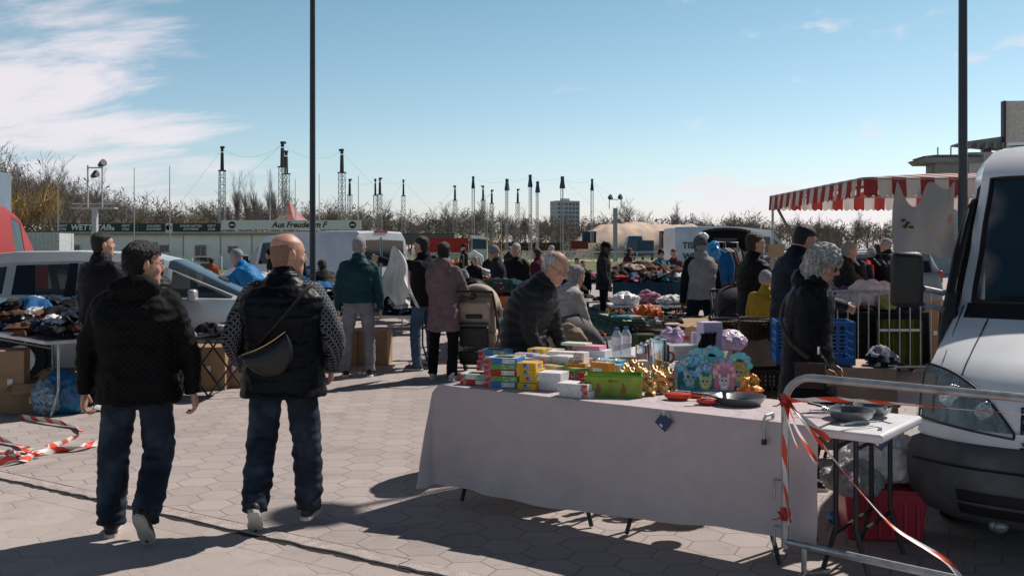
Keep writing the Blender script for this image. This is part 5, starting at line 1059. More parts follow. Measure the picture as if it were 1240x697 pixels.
# silver people carrier, nose to the right, behind the tables
ST = [(2.18, .30, .66, .68, .70, .62, .50), (2.10, .24, .78, .80, .82, .78, .62), (1.85, .22, .90, .92, .945, .85, .68), (1.50, .20, .97, .99, 1.02, .88, .70), (1.22, .20, 1.01, 1.04, 1.07, .885, .70), (.35, .20, 1.03, 1.40, 1.50, .89, .64), (-.02, .20, 1.035, 1.47, 1.585, .89, .66), (-.75, .20, 1.04, 1.49, 1.62, .89, .67), (-1.50, .20, 1.05, 1.47, 1.61, .89, .66), (-1.95, .24, 1.06, 1.42, 1.57, .87, .64), (-2.12, .30, 1.05, 1.15, 1.22, .82, .70), (-2.18, .34, .80, .84, .88, .78, .68)]
def car_x(t):
    arc_mirror(t, .72, -.99, 1.07, silver)
    for x in (-.76, .0): a = MB(); a.add([V((x-.07, -.873, 1.06)), V((x+.07, -.873, 1.06)), V((x+.05, -.692, 1.46)), V((x-.05, -.692, 1.46))], [(0, 1, 2, 3)]); a.build('pillar', rubber, t, 0)
    for x in (-.3, -1.2): a = MB(); a.box((x, -.35, .95), (.5, .5, .14)); a.box((x-.28, -.35, 1.22), (.14, .46, .55)); a.build('seat', mat('seat_fabric', (.03, .04, .055), .9), t, bevel=.03)
vehicle('parked_car', 'silver people carrier standing behind the tables at the left with clothes on its hood', 'car', (-4.70, 13.0, 0), R(6), ST, silver, wins=(4, 5, 6, 7, 8), top=(4,), wheels=(1.35, -1.30), handles=((-.35, .92, -1), (-1.15, .93, -1)), seam=((.55, 1.02, .3), (-.40, 1.03, .3), (-1.25, 1.03, .3)), lights=((2.02, -.62, .70, (.25, .25, .16), (.5, .52, .54), 'headlight'), (2.02, .62, .70, (.25, .25, .16), (.5, .52, .54), 'headlight'), (-2.1, -.72, .95, (.12, .16, .3), (.4, .02, .02), 'tail_lamp'), (-2.1, .72, .95, (.12, .16, .3), (.4, .02, .02), 'tail_lamp')), extra=car_x, gm=glass('car_glass', (.02, .028, .032), .72, .03))
# white panel van in the middle distance, tail to the camera
white2 = paint('panel_white', (.66, .70, .74), .35)
SV = [(2.45, .35, .80, .82, .85, .70, .60), (2.40, .30, .98, 1.0, 1.03, .84, .70), (2.05, .28, 1.12, 1.15, 1.18, .92, .74), (1.55, .28, 1.20, 1.24, 1.27, .96, .76), (.85, .28, 1.22, 1.80, 1.95, .98, .80), (-.10, .28, 1.22, 1.86, 2.03, .98, .82), (-.16, .28, 1.22, 1.87, 2.035, .98, .83), (-1.1, .28, 1.22, 1.88, 2.05, .985, .84), (-2.38, .28, 1.22, 1.87, 2.04, .98, .84), (-2.45, .30, 1.22, 1.83, 2.00, .96, .82)]
def van_x(t):
    for s in (-1, 1):
        a = MB(); a.add([V((-2.455, s*.04, 1.22)), V((-2.455, s*.78, 1.22)), V((-2.455, s*.74, 1.82)), V((-2.455, s*.04, 1.84))], [(0, 1, 2, 3)]); a.build('rear_window', sglass, t, 0)
        a = MB(); a.box((-2.46, s*.90, .95), (.03, .10, .35)); a.build('tail_lamp', mat('lamp_tail_lamp', (.4, .02, .02), .25, nz=None, bump=None), t)
    a = MB(); a.tube([(-2.46, 0, .4), (-2.46, 0, 1.9)], .012, 4); a.build('door_seam', rubber, t); arc_mirror(t, 1.1, -1.12, 1.35, black, (.08, .2, .26)); arc_mirror(t, 1.1, 1.12, 1.35, black, (.08, .2, .26))
    a = MB(); a.box((-2.44, 0, 2.02), (.05, .4, .04)); a.build('brake_lamp', mat('lamp_tail_lamp', (.4, .02, .02)), t)
    a = MB(); a.box((-2.5, 0, .42), (.14, 1.8, .2)); a.build('rear_bumper', trimb, t, bevel=.02)
    for x in (.3, -1.0): a = MB(); a.tube([(x, -.986, .4), (x, -.992, 1.25), (x, -.84, 1.9)], .008, 4); a.build('side_seam', rubber, t)
    a = MB(); a.tube([(-2.3, -.992, .95), (1.4, -.99, .95)], .016, 4); a.build('rub_strip', trimb, t)
# front points away to the left
vehicle('panel_van', 'low white panel van with dark rear windows parked on the market beyond the lamp post', 'van', (-5.0, 24.6, 0), R(143), [(x, a, b, c, d, e, f) for x, a, b, c, d, e, f in SV], white2, wins=(3, 4), top=(3,), wheels=(1.5, -1.5), extra=van_x)
# lettered white van on the right and the estate car with its tailgate up
def sign_x(t):
    a = text_mb('TISCHLEREI', .30, Matrix.Translation((-1.45, -.985, 1.72)) @ Matrix.Rotation(pi/2, 4, 'X'), .004, bold=.006); a.build('lettering', mat('letter_green', (.02, .08, .07), .5, nz=None, bump=None), t, 0)
    a = text_mb('WESTPHAL', .30, Matrix.Translation((-1.45, -1.0, 1.36)) @ Matrix.Rotation(pi/2, 4, 'X'), .004, bold=.006); a.build('lettering', mat('letter_green', (.02, .08, .07)), t, 0)
    a = MB(); a.box((-.4, -1.0, .98), (.3, .02, .06)); a.build('badge', rubber, t)
SV2 = [(x, a, b*1.12, c*1.14, d*1.16, e, min(.97, f*1.16)) for x, a, b, c, d, e, f in SV]
vehicle('panel_van', 'white joiner van with green lettering standing behind the clothes heaps', 'van', (X(815, 33)+2.5, 34.3, 0), R(3), SV2, white2, wins=(3, 4), top=(3,), wheels=(1.5, -1.5), extra=sign_x)
dkp = paint('dark_paint', (.012, .014, .017), .25, .1)
def estate(lab, p, rz, pm, tail=True):
    def ex(t):
        if not tail: return
        a = MB(); hz, hx = 1.56, -1.75
        a.grid(lambda u, v: V((hx-.62*v, (u-.5)*1.42*(1-.06*v), hz+.02+.62*sin(v*1.5)-.08*(2*u-1)**2)), 10, 8); tg = a.build('tailgate', pm, t, 60, thick=.05)
        a = MB(); a.grid(lambda u, v: V((hx-.02-.28*v, (u-.5)*1.0, hz-.05+.12+.30*v)), 4, 3); a.build('tailgate_window', glass('tint_glass', (.12, .13, .14), .8, .1), tg, 0)
        a = MB(); a.box((-2.17, 0, 1.12), (.06, 1.30, .80), M=Matrix.Rotation(-.12, 3, 'Y')); a.build('load_space_shade', rubber, t)  # black panel over the closed tail stands for the shaded load opening
        for s in (-1, 1): a = MB(); a.tube([(-1.78, s*.6, 1.3), (-2.2, s*.6, 1.66)], .012, 6); a.build('gas_strut', black, t)
    return vehicle('parked_car', lab, 'car', p, rz, [(x, a, b*.96, c*.96, d*.97, e, f) for x, a, b, c, d, e, f in ST], pm, wins=(4, 5, 6, 7, 8), top=(4,), wheels=(1.35, -1.30), extra=ex, lights=((-2.12, -.72, .95, (.12, .16, .3), (.4, .02, .02), 'tail_lamp'), (-2.12, .72, .95, (.12, .16, .3), (.4, .02, .02), 'tail_lamp')))
estate('black estate car with its tailgate raised behind the clothes rail', (X(886, 29), 30.5, 0), R(82), dkp)
estate('dark car parked half hidden beyond the canopy, nose to the left', (X(1020, 25), 25, 0), R(176), paint('grey_paint', (.16, .18, .20)), False)
# white cars in a row behind on the right
for i, (px, Y, rz, pc, lab) in enumerate(((955, 31, 172, (.62, .64, .66), 'white car parked furthest right behind the open tailgate'), (1010, 33, 182, (.5, .53, .56), 'pale silver car beyond the men in dark jackets'))):
    vehicle('parked_car', lab, 'car', (X(px, Y), Y, 0), R(rz), ST, paint('car_paint%d' % i, pc), wins=(4, 5, 6, 7, 8), top=(4,), wheels=(1.35, -1.30))
# red van at the left edge
red = mat('red_paint', (.30, .018, .016), .5, nz=(2, .15), bump=None)
RV = [(2.3, .4, .9, .95, 1.0, .85, .75), (2.25, .35, 1.15, 1.18, 1.22, .93, .78), (1.7, .33, 1.25, 1.28, 1.32, .97, .80), (1.05, .33, 1.30, 2.0, 2.12, .98, .83), (.5, .33, 1.30, 2.08, 2.24, .98, .85), (-2.2, .33, 1.30, 2.08, 2.26, .98, .85), (-2.28, .35, 1.28, 2.02, 2.20, .95, .83)]
def red_x(t):
    a = MB(); a.box((-2.29, .0, 1.66), (.02, 1.45, .66)); a.build('rear_window', sglass, t)
    a = MB(); a.box((-2.27, .80, 2.10), (.06, .12, .07)); a.build('marker_lamp', mat('lamp_amber', (.6, .15, .02), .3), t); a = MB(); a.tube([(-2.3, -.9, 2.13), (-2.3, .9, 2.13)], .02, 4); a.build('gutter', rubber, t)
    a = MB(); a.box((-2.3, 0, .45), (.1, 1.7, .2)); a.build('bumper', trimb, t)
vehicle('parked_van', 'red van at the left edge behind the silver people carrier', 'van', (X(-62, 17.6)-.52, 18.6, 0), R(95), RV, red, wins=(3,), top=(2,), wheels=(1.5, -1.4), extra=red_x).scale = (1, 1, 1.1)
t = thing('lorry', 'pale blue lorry box towering at the left edge', 'lorry', (X(-78, 24)-1.6, 24, 0), 0)
mb = MB(); mb.box((0, 2.4, 2.35), (1.95, 5, 2.9)); mb.build('box_body', paint('box_blue', (.12, .17, .23), .5), t, bevel=.03); mb = MB(); mb.tube([(.96, -.12, .9), (.96, -.12, 3.8)], .03, 6); mb.build('corner_rail', steel, t)
mb = MB(); mb.box((0, 2.4, .75), (1.6, 4.8, .3)); mb.build('chassis', rubber, t)
for x in (-.7, .7):
    for y in (.6, 4): mb = MB(); mb.lathe((x-.12, y, .45), [(.44, 0), (.45, .03), (.45, .21), (.44, .24)], 20, True, Matrix.Rotation(pi/2, 3, 'Y')); mb.build('wheel', tyre, t)
# ------------------------------------------------------------------ background
wallw = mat('render_white', (.90, .87, .87), .85, nz=(.8, .12), bump=(14, .1))
Yb = 79.0
t = thing('clubhouse', 'long low white building with dark green betting signs along its flat roof', 'building', (X(68, Yb), Yb, 0), 0)
W0 = X(437, Yb)-X(68, Yb); mb = MB(); mb.box((W0/2, 4, 1.4), (W0, 8, 2.8)); mb.build('wall', wallw, t)
mb = MB(); mb.box((W0/2, 3.8, 2.88), (W0+.8, 8.8, .16)); mb.build('roof', mat('roof_edge', (.50, .46, .40), .8), t)
mb = MB(); mb.tube([(0, -.62, 2.72), (W0, -.62, 2.72)], .07, 6); mb.build('gutter', mat('gutter_grey', (.3, .31, .32), .5), t)
def bx(px): return X(px, Yb)-X(68, Yb)
for px, w_, z0, z1 in ((90, .9, .7, 1.9), (176, .8, .9, 1.9), (185, .8, .2, 2.1), (199, .8, 1.3, 1.9), (243, .9, .6, 1.9), (249, .8, .1, .9), (282, .8, 1.2, 1.8)):
    mb = MB(); mb.box((bx(px), -.03, (z0+z1)/2), (w_, .06, z1-z0)); f = mb.build('window', mat('frame_grey', (.35, .36, .37), .5), t)
    for a in (-.24, .24): mb = MB(); mb.box((bx(px)+a*w_, -.075, (z0+z1)/2), (w_*.36, .02, (z1-z0)*.82)); mb.build('pane', sglass, f)
for px in (74, 163, 222, 267, 305, 345): mb = MB(); mb.box((bx(px), -.02, 1.4), (.08, .05, 2.78)); mb.build('wall_joint', mat('frame_grey', (.35, .36, .37)), t)
gsign = mat('sign_green', (.012, .035, .03), .5, nz=None, bump=None); swht = mat('sign_white', (.72, .72, .71), .5, nz=None, bump=None); sblk = mat('sign_ink', (.02, .02, .025), .5, nz=None, bump=None)
def sign(px0, px1, lab, m, letters, py0=270.5, py1=280.5, dy=-.75):
    x0, x1 = X(px0, Yb+dy), X(px1, Yb+dy); z0, z1 = Z(py1, Yb+dy), Z(py0, Yb+dy)
    s = thing('advertising_board', lab, 'sign', (x0, Yb+dy, z0), 0); mb = MB(); mb.box(((x1-x0)/2, .05, (z1-z0)/2), (x1-x0, .08, z1-z0)); mb.build('board', m, s)
    mb = MB()
    for x in (.5, (x1-x0)-.5): mb.box((x, .12, -.05), (.06, .06, .3))
    for txt, px, size, lm_, sh_, dz in letters:
        text_mb(txt, size, upright((X(px, Yb+dy)-x0, .0, (z1-z0)/2+dz)), .004, sh_, bold=size*.03).build('lettering', lm_, s, 0)
    return s, z1-z0
sign(68, 166, 'dark green board with big white WETTSTAR.de lettering', gsign, (('WETT', 76, .24, swht, .15, .13), ('STAR', 76, .24, swht, .15, -.13), ('WETTSTAR', 109.5, .62, swht, .2, 0), ('.de', 134, .50, swht, 0, -.06), ('WETT', 152, .24, swht, .15, .13), ('STAR', 152, .24, swht, .15, -.13)))
sign(166.5, 200, 'dark green board with two small lines of white lettering in the middle', gsign, (('KOLLEGEN', 186, .22, swht, .2, .12), ('ZUSAMMEN', 186, .22, swht, .2, -.12)))
s_, h_ = sign(200.5, 208, 'small white square sign with a ringed emblem between green boards', swht, ()); mb = MB(); mb.lathe((X(204.2, Yb-.75)-X(200.5, Yb-.75), -.005, h_/2), [(.22, 0), (.22, .01), (.13, .011), (.13, .0)], 20, True, Matrix.Rotation(pi/2, 3, 'X')); mb.build('emblem', sblk, s_)
sign(208.5, 267, 'dark green board with two groups of white lettering near the white banner', gsign, (('STARTE WETTEN', 231, .22, swht, .2, .12), ('AUF PFERDE', 231, .22, swht, .2, -.12), ('WETT', 256, .24, swht, .15, .13), ('STAR', 256, .24, swht, .15, -.13)))
s_, h_ = sign(268, 437, 'long white banner reading Aus Freude am with round logos on the roof', swht, (('Aus Freude am F', 362, .62, sblk, .28, 0),), 266.5, 278)
for px in (281, 427):
    q = MB(); q.lathe((X(px, Yb-.75)-X(268, Yb-.75), -.004, h_/2), [(.28, 0), (.28, .01)], 20, True, Matrix.Rotation(pi/2, 3, 'X')); e_ = q.build('logo', sblk, s_)
    q = MB(); q.box((X(px, Yb-.75)-X(268, Yb-.75), -.02, h_/2), (.34, .01, .12)); q.build('logo_band', swht, e_)
# red and white pagoda tent behind the roof
t = thing('pagoda_tent', 'faded red and white pointed tent roof rising behind the white banner', 'tent', (X(344, 92), 94, 0), .5)
mb = MB()
for k in range(12):
    a0, a1 = k*pi/6, (k+1)*pi/6; prof = [(3.0, 3.3), (2.2, 3.9), (1.2, 4.7), (.5, 5.5), (.05, 6.1)]; mb.mi = k % 2
    for (r0_, z0), (r1_, z1) in zip(prof, prof[1:]): mb.add([V((r0_*cos(a0), r0_*sin(a0), z0)), V((r0_*cos(a1), r0_*sin(a1), z0)), V((r1_*cos(a1), r1_*sin(a1), z1)), V((r1_*cos(a0), r1_*sin(a0), z1))], [(0, 1, 2, 3)])
mb.build('canopy', [mat('tent_red', (.34, .10, .09), .7), mat('tent_pale', (.42, .24, .22), .7)], t, 50)
for k in range(6): mb = MB(); mb.tube([(2.9*cos(k*pi/3), 2.9*sin(k*pi/3), 0), (2.9*cos(k*pi/3), 2.9*sin(k*pi/3), 3.3)], .06, 6); mb.build('pole', whitep, t)
# lattice masts with dark heads, joined by wires
def mast_proto(kind):
    t = thing('lattice_mast', 'x', 'mast', (0, 0, 0)); h = 10.8; hb = 8.6; r0, r1 = .30, .22; mb = MB()
    if kind == 0:
        L4 = [(1, 1), (-1, 1), (-1, -1), (1, -1)]
        for sx_, sy_ in L4: mb.tube([(sx_*r0, sy_*r0, 0), (sx_*r1, sy_*r1, hb)], .035, 4)
        n = 14
        for i in range(n):
            z0, z1 = hb*i/n, hb*(i+1)/n; a, b = r0+(r1-r0)*i/n, r0+(r1-r0)*(i+1)/n
            for j in range(4):
                p, q = L4[j], L4[(j+1) % 4]; mb.tube([(p[0]*a, p[1]*a, z0), (q[0]*b, q[1]*b, z1)], .022, 3); mb.tube([(p[0]*a, p[1]*a, z0), (q[0]*a, q[1]*a, z0)], .02, 3)
        mb.build('lattice_tower', mat('mast_steel', (.26, .28, .29), .6), t)
        mb = MB(); mb.box((0, 0, hb+.05), (.6, .6, .1)); mb.box((0, 0, hb+.9), (.27, .27, 1.6), top=.8); mb.box((0, 0, h-.28), (.20, .20, .3)); mb.box((.08, 0, h-.05), (.40, .3, .2)); mb.build('mast_head', mat('mast_dark', (.03, .028, .03), .7), t)
    else:
        for sx_, sy_ in ((1, 1), (-1, 1), (0, -1)): mb.tube([(sx_*.19, sy_*.16, 0), (sx_*.16, sy_*.14, h-1)], .045, 4)
        for i in range(26): z0 = (h-1)*i/26; mb.tube([(-.18, .15, z0), (.18, .15, z0+.37)], .025, 3); mb.tube([(.18, .15, z0), (0, -.15, z0+.37)], .025, 3)
        mb.build('lattice_tower', mat('mast_pale', (.36, .39, .41), .6), t)
        mb = MB(); mb.box((0, 0, h-.85), (.62, .45, 1.3), top=.5); mb.box((0, 0, h-.1), (.35, .3, .3)); mb.build('mast_head', mat('mast_blue', (.015, .045, .10), .6), t)
    return t
tops = []
mk = [(269, 178, 0, 'dark headed lattice mast over the white building, first from the left'), (342, 172, 0, 'tallest lattice mast, rising behind the pointed tent'), (346.5, 183, 0, 'lattice mast close behind the tallest one'), (414, 181, 0, 'lattice mast standing right of the lamp post'), (423.5, 217, 0, 'small lattice mast just right of a taller one'), (454.5, 217, 0, 'left one of a close pair of small lattice masts'), (460, 215.5, 0, 'right one of a close pair of small lattice masts'), (488.5, 218, 0, 'lattice mast alone with a stay wire above the white van tail'), (551, 225, 0, 'short dark headed mast left of the blue headed row'), (573, 214, 1, 'blue headed mast above the bare spreading tree'), (585, 225, 0, 'short dark headed mast right of the first blue headed one'), (595.5, 230, 0, 'shortest dark headed mast among the blue headed row'), (614, 217, 1, 'blue headed mast between two short dark headed ones'), (627, 229, 0, 'short dark headed mast left of the tallest blue headed one'), (642, 212, 1, 'tallest blue headed mast near the middle of the row'), (651, 220, 1, 'blue headed mast close right of the tallest blue one'), (681, 214, 1, 'blue headed mast in front of the high-rise block'), (717, 217, 1, 'last blue headed mast, right of the high-rise block')]
pro = [mast_proto(0), mast_proto(1)]; used = [0, 0]
for px, py, kd, lab in mk:
    Y = (10.8-EYE)*FPX/(HOR-py); p = V((X(px, Y), Y, 0))
    if used[kd]: o = dup(pro[kd], p, px*.37)
    else: o = pro[kd]; o.location = p; o.rotation_euler.z = px*.37; used[kd] = 1
    tag(o, lab, None, 'masts of the show ground'); tops.append(p+V((0, 0, 10.6)))
wm_ = mat('wire_grey', (.16, .17, .19), .6, nz=None, bump=None)
def wire(a, b, sag, lab, r=.009):
    mb = MB(); mb.tube([a.lerp(b, i/14)-V((0, 0, sag*4*(i/14)*(1-i/14))) for i in range(15)], r, 3); tag(mb.build('stay_wire', wm_, None), lab, 'wire', 'wires between the masts')
WL = 'thin wire strung between the masts against the sky'
for i, j, s in ((0, 1, .9), (1, 3, .9), (4, 5, .5), (5, 6, .1), (6, 7, .4), (9, 12, .4), (12, 14, .3), (14, 16, .4), (16, 17, .4)): wire(tops[i], tops[j], s, WL)
for i, dx, dy in ((1, -9, -8), (3, 9, 8), (7, 10, 6), (7, -8, 8), (8, -9, 0), (16, 12, 6), (17, 13, 0), (17, 7, 4), (0, -8, 0)): wire(tops[i], V((tops[i].x+dx, tops[i].y+dy, .5)), .1, 'thin stay wire running from a mast down to the ground')
# flag poles
def pole_thing(px, py, Y, lab, r=.055):
    mb = MB(); h = Z(py, Y); mb.tube([(0, 0, 0), (0, 0, h*.5), (0, 0, h)], [r, r*.8, r*.5], 8); solid('flag_pole', lab, 'flag pole', mb, mat('pole_grey', (.42, .43, .44), .5), (X(px, Y), Y, 0), 0, 'bare flag poles round the white building')
for px, py in ((70, 226), (162.5, 203), (205.5, 201), (327, 205), (357.5, 217), (386.5, 210), (434, 213)): pole_thing(px, py, 77 if px < 230 else 90, 'slim bare flag pole standing by the long white building')
for px, py, Y in ((607, 262, 120), (590, 250, 110)): pole_thing(px, py, Y, 'slim bare pole out on the grass before the far trees')
# floodlight frames
def floods(px, Y, pz, lab, sc_=1):
    t = thing('floodlight_mast', lab, 'floodlight', (X(px, Y), Y, 0)); z0 = Z(252, Y); z1 = Z(200, Y) if pz else Z(240, Y)
    mb = MB(); mb.box((0, 0, z0/2), (.28*sc_, .28*sc_, z0)); mb.build('post', mat('mast_pale', (.36, .39, .41)), t)
    if pz:
        mb = MB(); mb.box((0, 0, z0), (2.5, .5, .08)); mb.tube([(-1.2, -.2, z0+.25), (1.2, -.2, z0+.25)], .03, 4); mb.build('platform', mat('mast_pale', (.36, .39, .41)), t)
    mb = MB(); w_ = .42*sc_
    for s in (-1, 1): mb.tube([(s*w_, 0, z0-.1), (s*w_, 0, z1)], .05, 5)
    mb.tube([(-w_, 0, z1-.15), (w_, 0, z1-.15)], .04, 5); mb.build('light_frame', mat('mast_pale', (.36, .39, .41)), t)
    for x, z in (((.42, z1+.1), (.0, z1-.55)) if pz else ((-.35*sc_, z1+.1), (.35*sc_, z1+.15))):
        mb = MB(); Mr = Matrix.Rotation(R(70), 3, 'X'); mb.lathe((x, 0, z), [(.10, -.3), (.18*sc_, -.05), (.22*sc_, .16)], 12, True, Matrix.Rotation(R(60), 3, 'Z') @ Mr); mb.build('lamp', mat('lamp_dark', (.025, .025, .03), .4), t)
floods(115, 58, True, 'floodlight mast with a railed platform in front of the white building')
floods(745, 120, False, 'distant floodlight mast with twin dark lamps before the sand heap', 1.7)
# white rails round the track
def rail(x0, x1, Y, lab, h=1.15, dx=2.5):
    t = thing('track_rail', lab, 'railing', (x0, Y, 0)); mb = MB(); mb.tube([(0, 0, h), (x1-x0, 0, h)], .055, 6); mb.build('top_rail', whitep, t); mb = MB(); mb.tube([(0, 0, h*.55), (x1-x0, 0, h*.55)], .045, 6); mb.build('lower_rail', whitep, t)
    n = int((x1-x0)/dx); 
    for i in range(n+1):
        q = MB(); q.box((i*(x1-x0)/n, .02, h/2), (.09, .09, h)); q.build('post', whitep, t)
rail(X(480, 116), X(1010, 116), 116, 'long white running rail across the grass behind the market')
rail(X(560, 142), X(930, 142), 142, 'second white running rail beyond the sandy track')
rail(X(196, 74), X(268, 74), 74, 'short white rail in front of the long white building', 1.0, 1.5)
# white oval arch sign and other things out on the track
mb = MB(); mb.tube([(-1.0, 0, 0), (-1.05, 0, .9), (-.85, 0, 1.7), (0, 0, 2.2), (.85, 0, 1.7), (1.05, 0, .9), (1.0, 0, 0)], .24, 8); solid('arch_frame', 'white horseshoe shaped arch standing behind the mauve coat', 'arch', mb, whitep, (X(574, 64), 64, .01), .2).scale = (.55, .55, .62)
def cont(px, py0, py1, w_, Y, col_, lab, name='container'):
    z0, z1 = max(0, Z(py1, Y)), Z(py0, Y); t = thing(name, lab, 'container', (X(px, Y), Y, 0 if z0 < 1.0 else z0)); h = z1-(0 if z0 < 1 else z0)
    m = mat('cont_%02d%02d' % (int(col_[0]*99), int(col_[2]*99)), col_, .6); mb = MB(); mb.box((0, 1.2, h/2), (w_, 2.4, h)); mb.build('box_body', m, t)
    mb = MB()
    for i in range(int(w_/.3)): mb.box((-w_/2+.2+.3*i, -.02, h/2), (.10, .03, h*.9))
    mb.build('corrugation', m, t); mb = MB(); mb.box((0, 1.2, h+.03), (w_+.1, 2.5, .06)); mb.build('roof', mat('roof_dark', (.06, .06, .06), .8), t)
cont(714, 280.5, 294, 2.0, 150, (.012, .05, .11), 'dark blue container in front of the sand heap'); cont(702, 292, 301.5, 2.6, 148, (.20, .03, .025), 'dark red container beside the blue one'); cont(812, 280, 300, 2.4, 135, (.10, .06, .05), 'brown shed at the right end of the sand heap')
cont(50, 281, 305, 2.6, 72, (.52, .54, .56), 'white container left of the long building'); cont(600, 294, 303, 6, 160, (.06, .05, .05), 'dark low shed beyond the far rail'); cont(655, 294, 303, 7, 165, (.08, .035, .03), 'long dark red shed beyond the far rail')
cont(505, 283, 296, 7.5, 100, (.13, .13, .14), 'grey flat trailer behind the white panel van')
TR = [(3.0, .5, 1.3, 1.35, 1.4, 1.1, .95), (2.95, .45, 1.5, 2.4, 2.6, 1.2, 1.05), (1.6, .45, 1.5, 2.5, 2.8, 1.2, 1.05), (1.5, .7, 1.2, 1.25, 1.3, 1.2, 1.1), (-2.9, .7, 1.2, 1.25, 1.3, 1.2, 1.1), (-3.0, .75, 1.15, 1.2, 1.22, 1.15, 1.0)]
def load(c, z, h):
    def f(t): a = MB(); a.box((-.8, 0, z+h/2), (4.2, 2.2, h)); a.build('load', mat('load_%02d' % int(c[0]*99), c, .7), t)
    return f
vehicle('lorry', 'blue lorry parked before the sand heap', 'lorry', (X(776, 128), 130, 0), R(100), [(x, a, b, c, d*1.15, e, f) for x, a, b, c, d, e, f in TR], paint('lorry_blue', (.02, .08, .15), .6), wins=(1,), wheels=(2.2, -1.8), wr=.45, extra=load((.02, .06, .12), 1.3, 1.3))
vehicle('lorry', 'white cab lorry with a red load beyond the mauve coat', 'lorry', (X(548, 88), 88, 0), R(8), TR, paint('lorry_white', (.6, .6, .6), .5), wins=(1,), wheels=(2.2, -1.8), wr=.45, extra=load((.42, .03, .025), 1.25, 1.25))
# sand heap
mb = MB()
def hf(u, v):
    x, y = (u-.5)*2, (v-.5)*2; r_ = max(0, 1-abs(x)**3.2)*max(0, 1-abs(y)**2.4); return V((X(785, 185)+x*15, 185+y*16, -.1+6.2*r_**.55*(1+.12*noise.noise(V((x*5, y*3, 1)))+.05*noise.noise(V((x*14, y*9, 1))))))
mb.grid(hf, 70, 30); o = struct('sand_hill', mb, mat('sand', (.58, .44, .35), .95, nz=(.25, .22), bump=(1.5, .9)), 60)
# high-rise
t = thing('high_rise_block', 'distant grey and white high-rise block above the trees', 'building', (X(684, 640), 640, 0), .35)
hh = Z(243.5, 640); mb = MB(); mb.box((0, 0, hh/2), (16, 11, hh)); mb.build('wall', mat('block_grey', (.48, .50, .53), .8), t)  # wall and window colours paled to stand for distance haze
for s_, (cx_, cy_, n_, ax_) in enumerate(((0, -5.55, 6, 0), (-8.05, 0, 3, 1))):
    for fl in range(9):
        for k in range(n_):
            mb = MB(); a_ = (k-(n_-1)/2)*2.5; z = hh-2.2-2.7*fl; mb.box((a_ if ax_ == 0 else -8.05, -5.55 if ax_ == 0 else a_*1.3, z), (1.7, .1, 1.5) if ax_ == 0 else (.1, 1.6, 1.4)); mb.build('window', mat('block_glass', (.12, .19, .24), .5) if ax_ == 0 else mat('block_glass2', (.26, .24, .24), .5), t)
mb = MB(); mb.box((0, 0, hh+.8), (5, 4, 1.6)); mb.build('roof_housing', mat('block_grey', (.33, .35, .37)), t)
for i, (px, py, Y, w_, h_) in enumerate(((372, 268, 300, 9, 0), (898, 271, 420, 12, 0), (190, 262, 170, 3.0, 0), (210, 262, 170, 4.0, 0), (990, 276, 400, 16, 0))):
    t = thing('house', ('pale house among the trees behind the banner', 'grey house in the distant tree line on the right', 'small pale house with a steep roof behind the left signs', 'grey gabled house between the flag poles', 'long low house in the trees left of the canopy')[i], 'house', (X(px, Y), Y, 0)); h_ = Z(py, Y); mb = MB(); mb.box((0, 0, h_*.35), (w_, w_*.8, h_*.7)); mb.build('wall', mat('house_wall', (.35, .34, .33), .8), t)
    mb = MB(); mb.add([V(q) for q in ((-w_/2, -w_*.42, h_*.7), (w_/2, -w_*.42, h_*.7), (w_/2, w_*.42, h_*.7), (-w_/2, w_*.42, h_*.7), (-w_/2, 0, h_), (w_/2, 0, h_))], [(0, 1, 5, 4), (2, 3, 4, 5), (0, 4, 3), (1, 2, 5)]); mb.build('roof', mat('house_roof', (.10, .08, .08), .8), t, 0)
# grandstand at the right
t = thing('grandstand', 'concrete grandstand roof slabs rising behind the white van', 'grandstand', (X(1175, 60), 62, 0), -.1); conc = mat('stand_concrete', (.22, .23, .22), .8, nz=(1, .2))
def roofs(x0, x1, z, th, dpt, name='roof'):
    mb = MB(); mb.prism([V((x0, 0, z)), V((x1, 0, z+.0)), V((x1, 0, z+th)), V((x0+.4, 0, z+th)), V((x0-.3, 0, z+th*.6))], (0, 1, 0), dpt); mb.build(name, conc, t)
def gz(py): return Z(py, 60)
def gx(px): return X(px, 60)-X(1175, 60)
roofs(gx(1140), gx(1209), gz(193), .45, 3); roofs(gx(1143), gx(1207), gz(187), .18, 2.6, 'fascia')
mb = MB(); mb.box((gx(1175), 1.6, gz(200)), (2.0, 2.0, .9)); mb.build('wall', conc, t)
for px in (1156, 1190): mb = MB(); mb.box((gx(px), 1.2, gz(204)/2), (.35, .35, gz(204)+1)); mb.build('column', conc, t)
mb = MB(); mb.box((gx(1180), 2.5, gz(240)/2), (3.0, 3, gz(240))); mb.build('wall', mat('stand_wall', (.42, .42, .41), .8), t)
for px in (1160, 1176): mb = MB(); mb.tube([(gx(px), 1, gz(190)), (gx(px), 1, gz(172))], .05, 5); mb.build('antenna', steel, t)
mb = MB(); mb.prism([V((gx(1182), 0, gz(170))), V((gx(1240), 0, gz(176))), V((gx(1240), 0, gz(160))), V((gx(1182), 0, gz(168)))], (0, 1, 0), 2)
for i in range(5): mb.box((gx(1190+10*i), -.1, gz(173)), (.12, .5, .35))
mb.build('upper_roof', conc, t); mb = MB(); mb.box((gx(1226), 2, gz(205)), (.5, .5, 4.2)); mb.build('column', conc, t)
mb = MB(); mb.box((gx(1252), 0, gz(150)), (2.0, .4, 3.2)); mb.build('score_board', mat('board_cream', (.52, .50, .44), .6), t); mb = MB(); mb.box((gx(1231.5), -.1, gz(151)), (.12, .5, 3.3)); mb.build('board_edge', sblk, t)
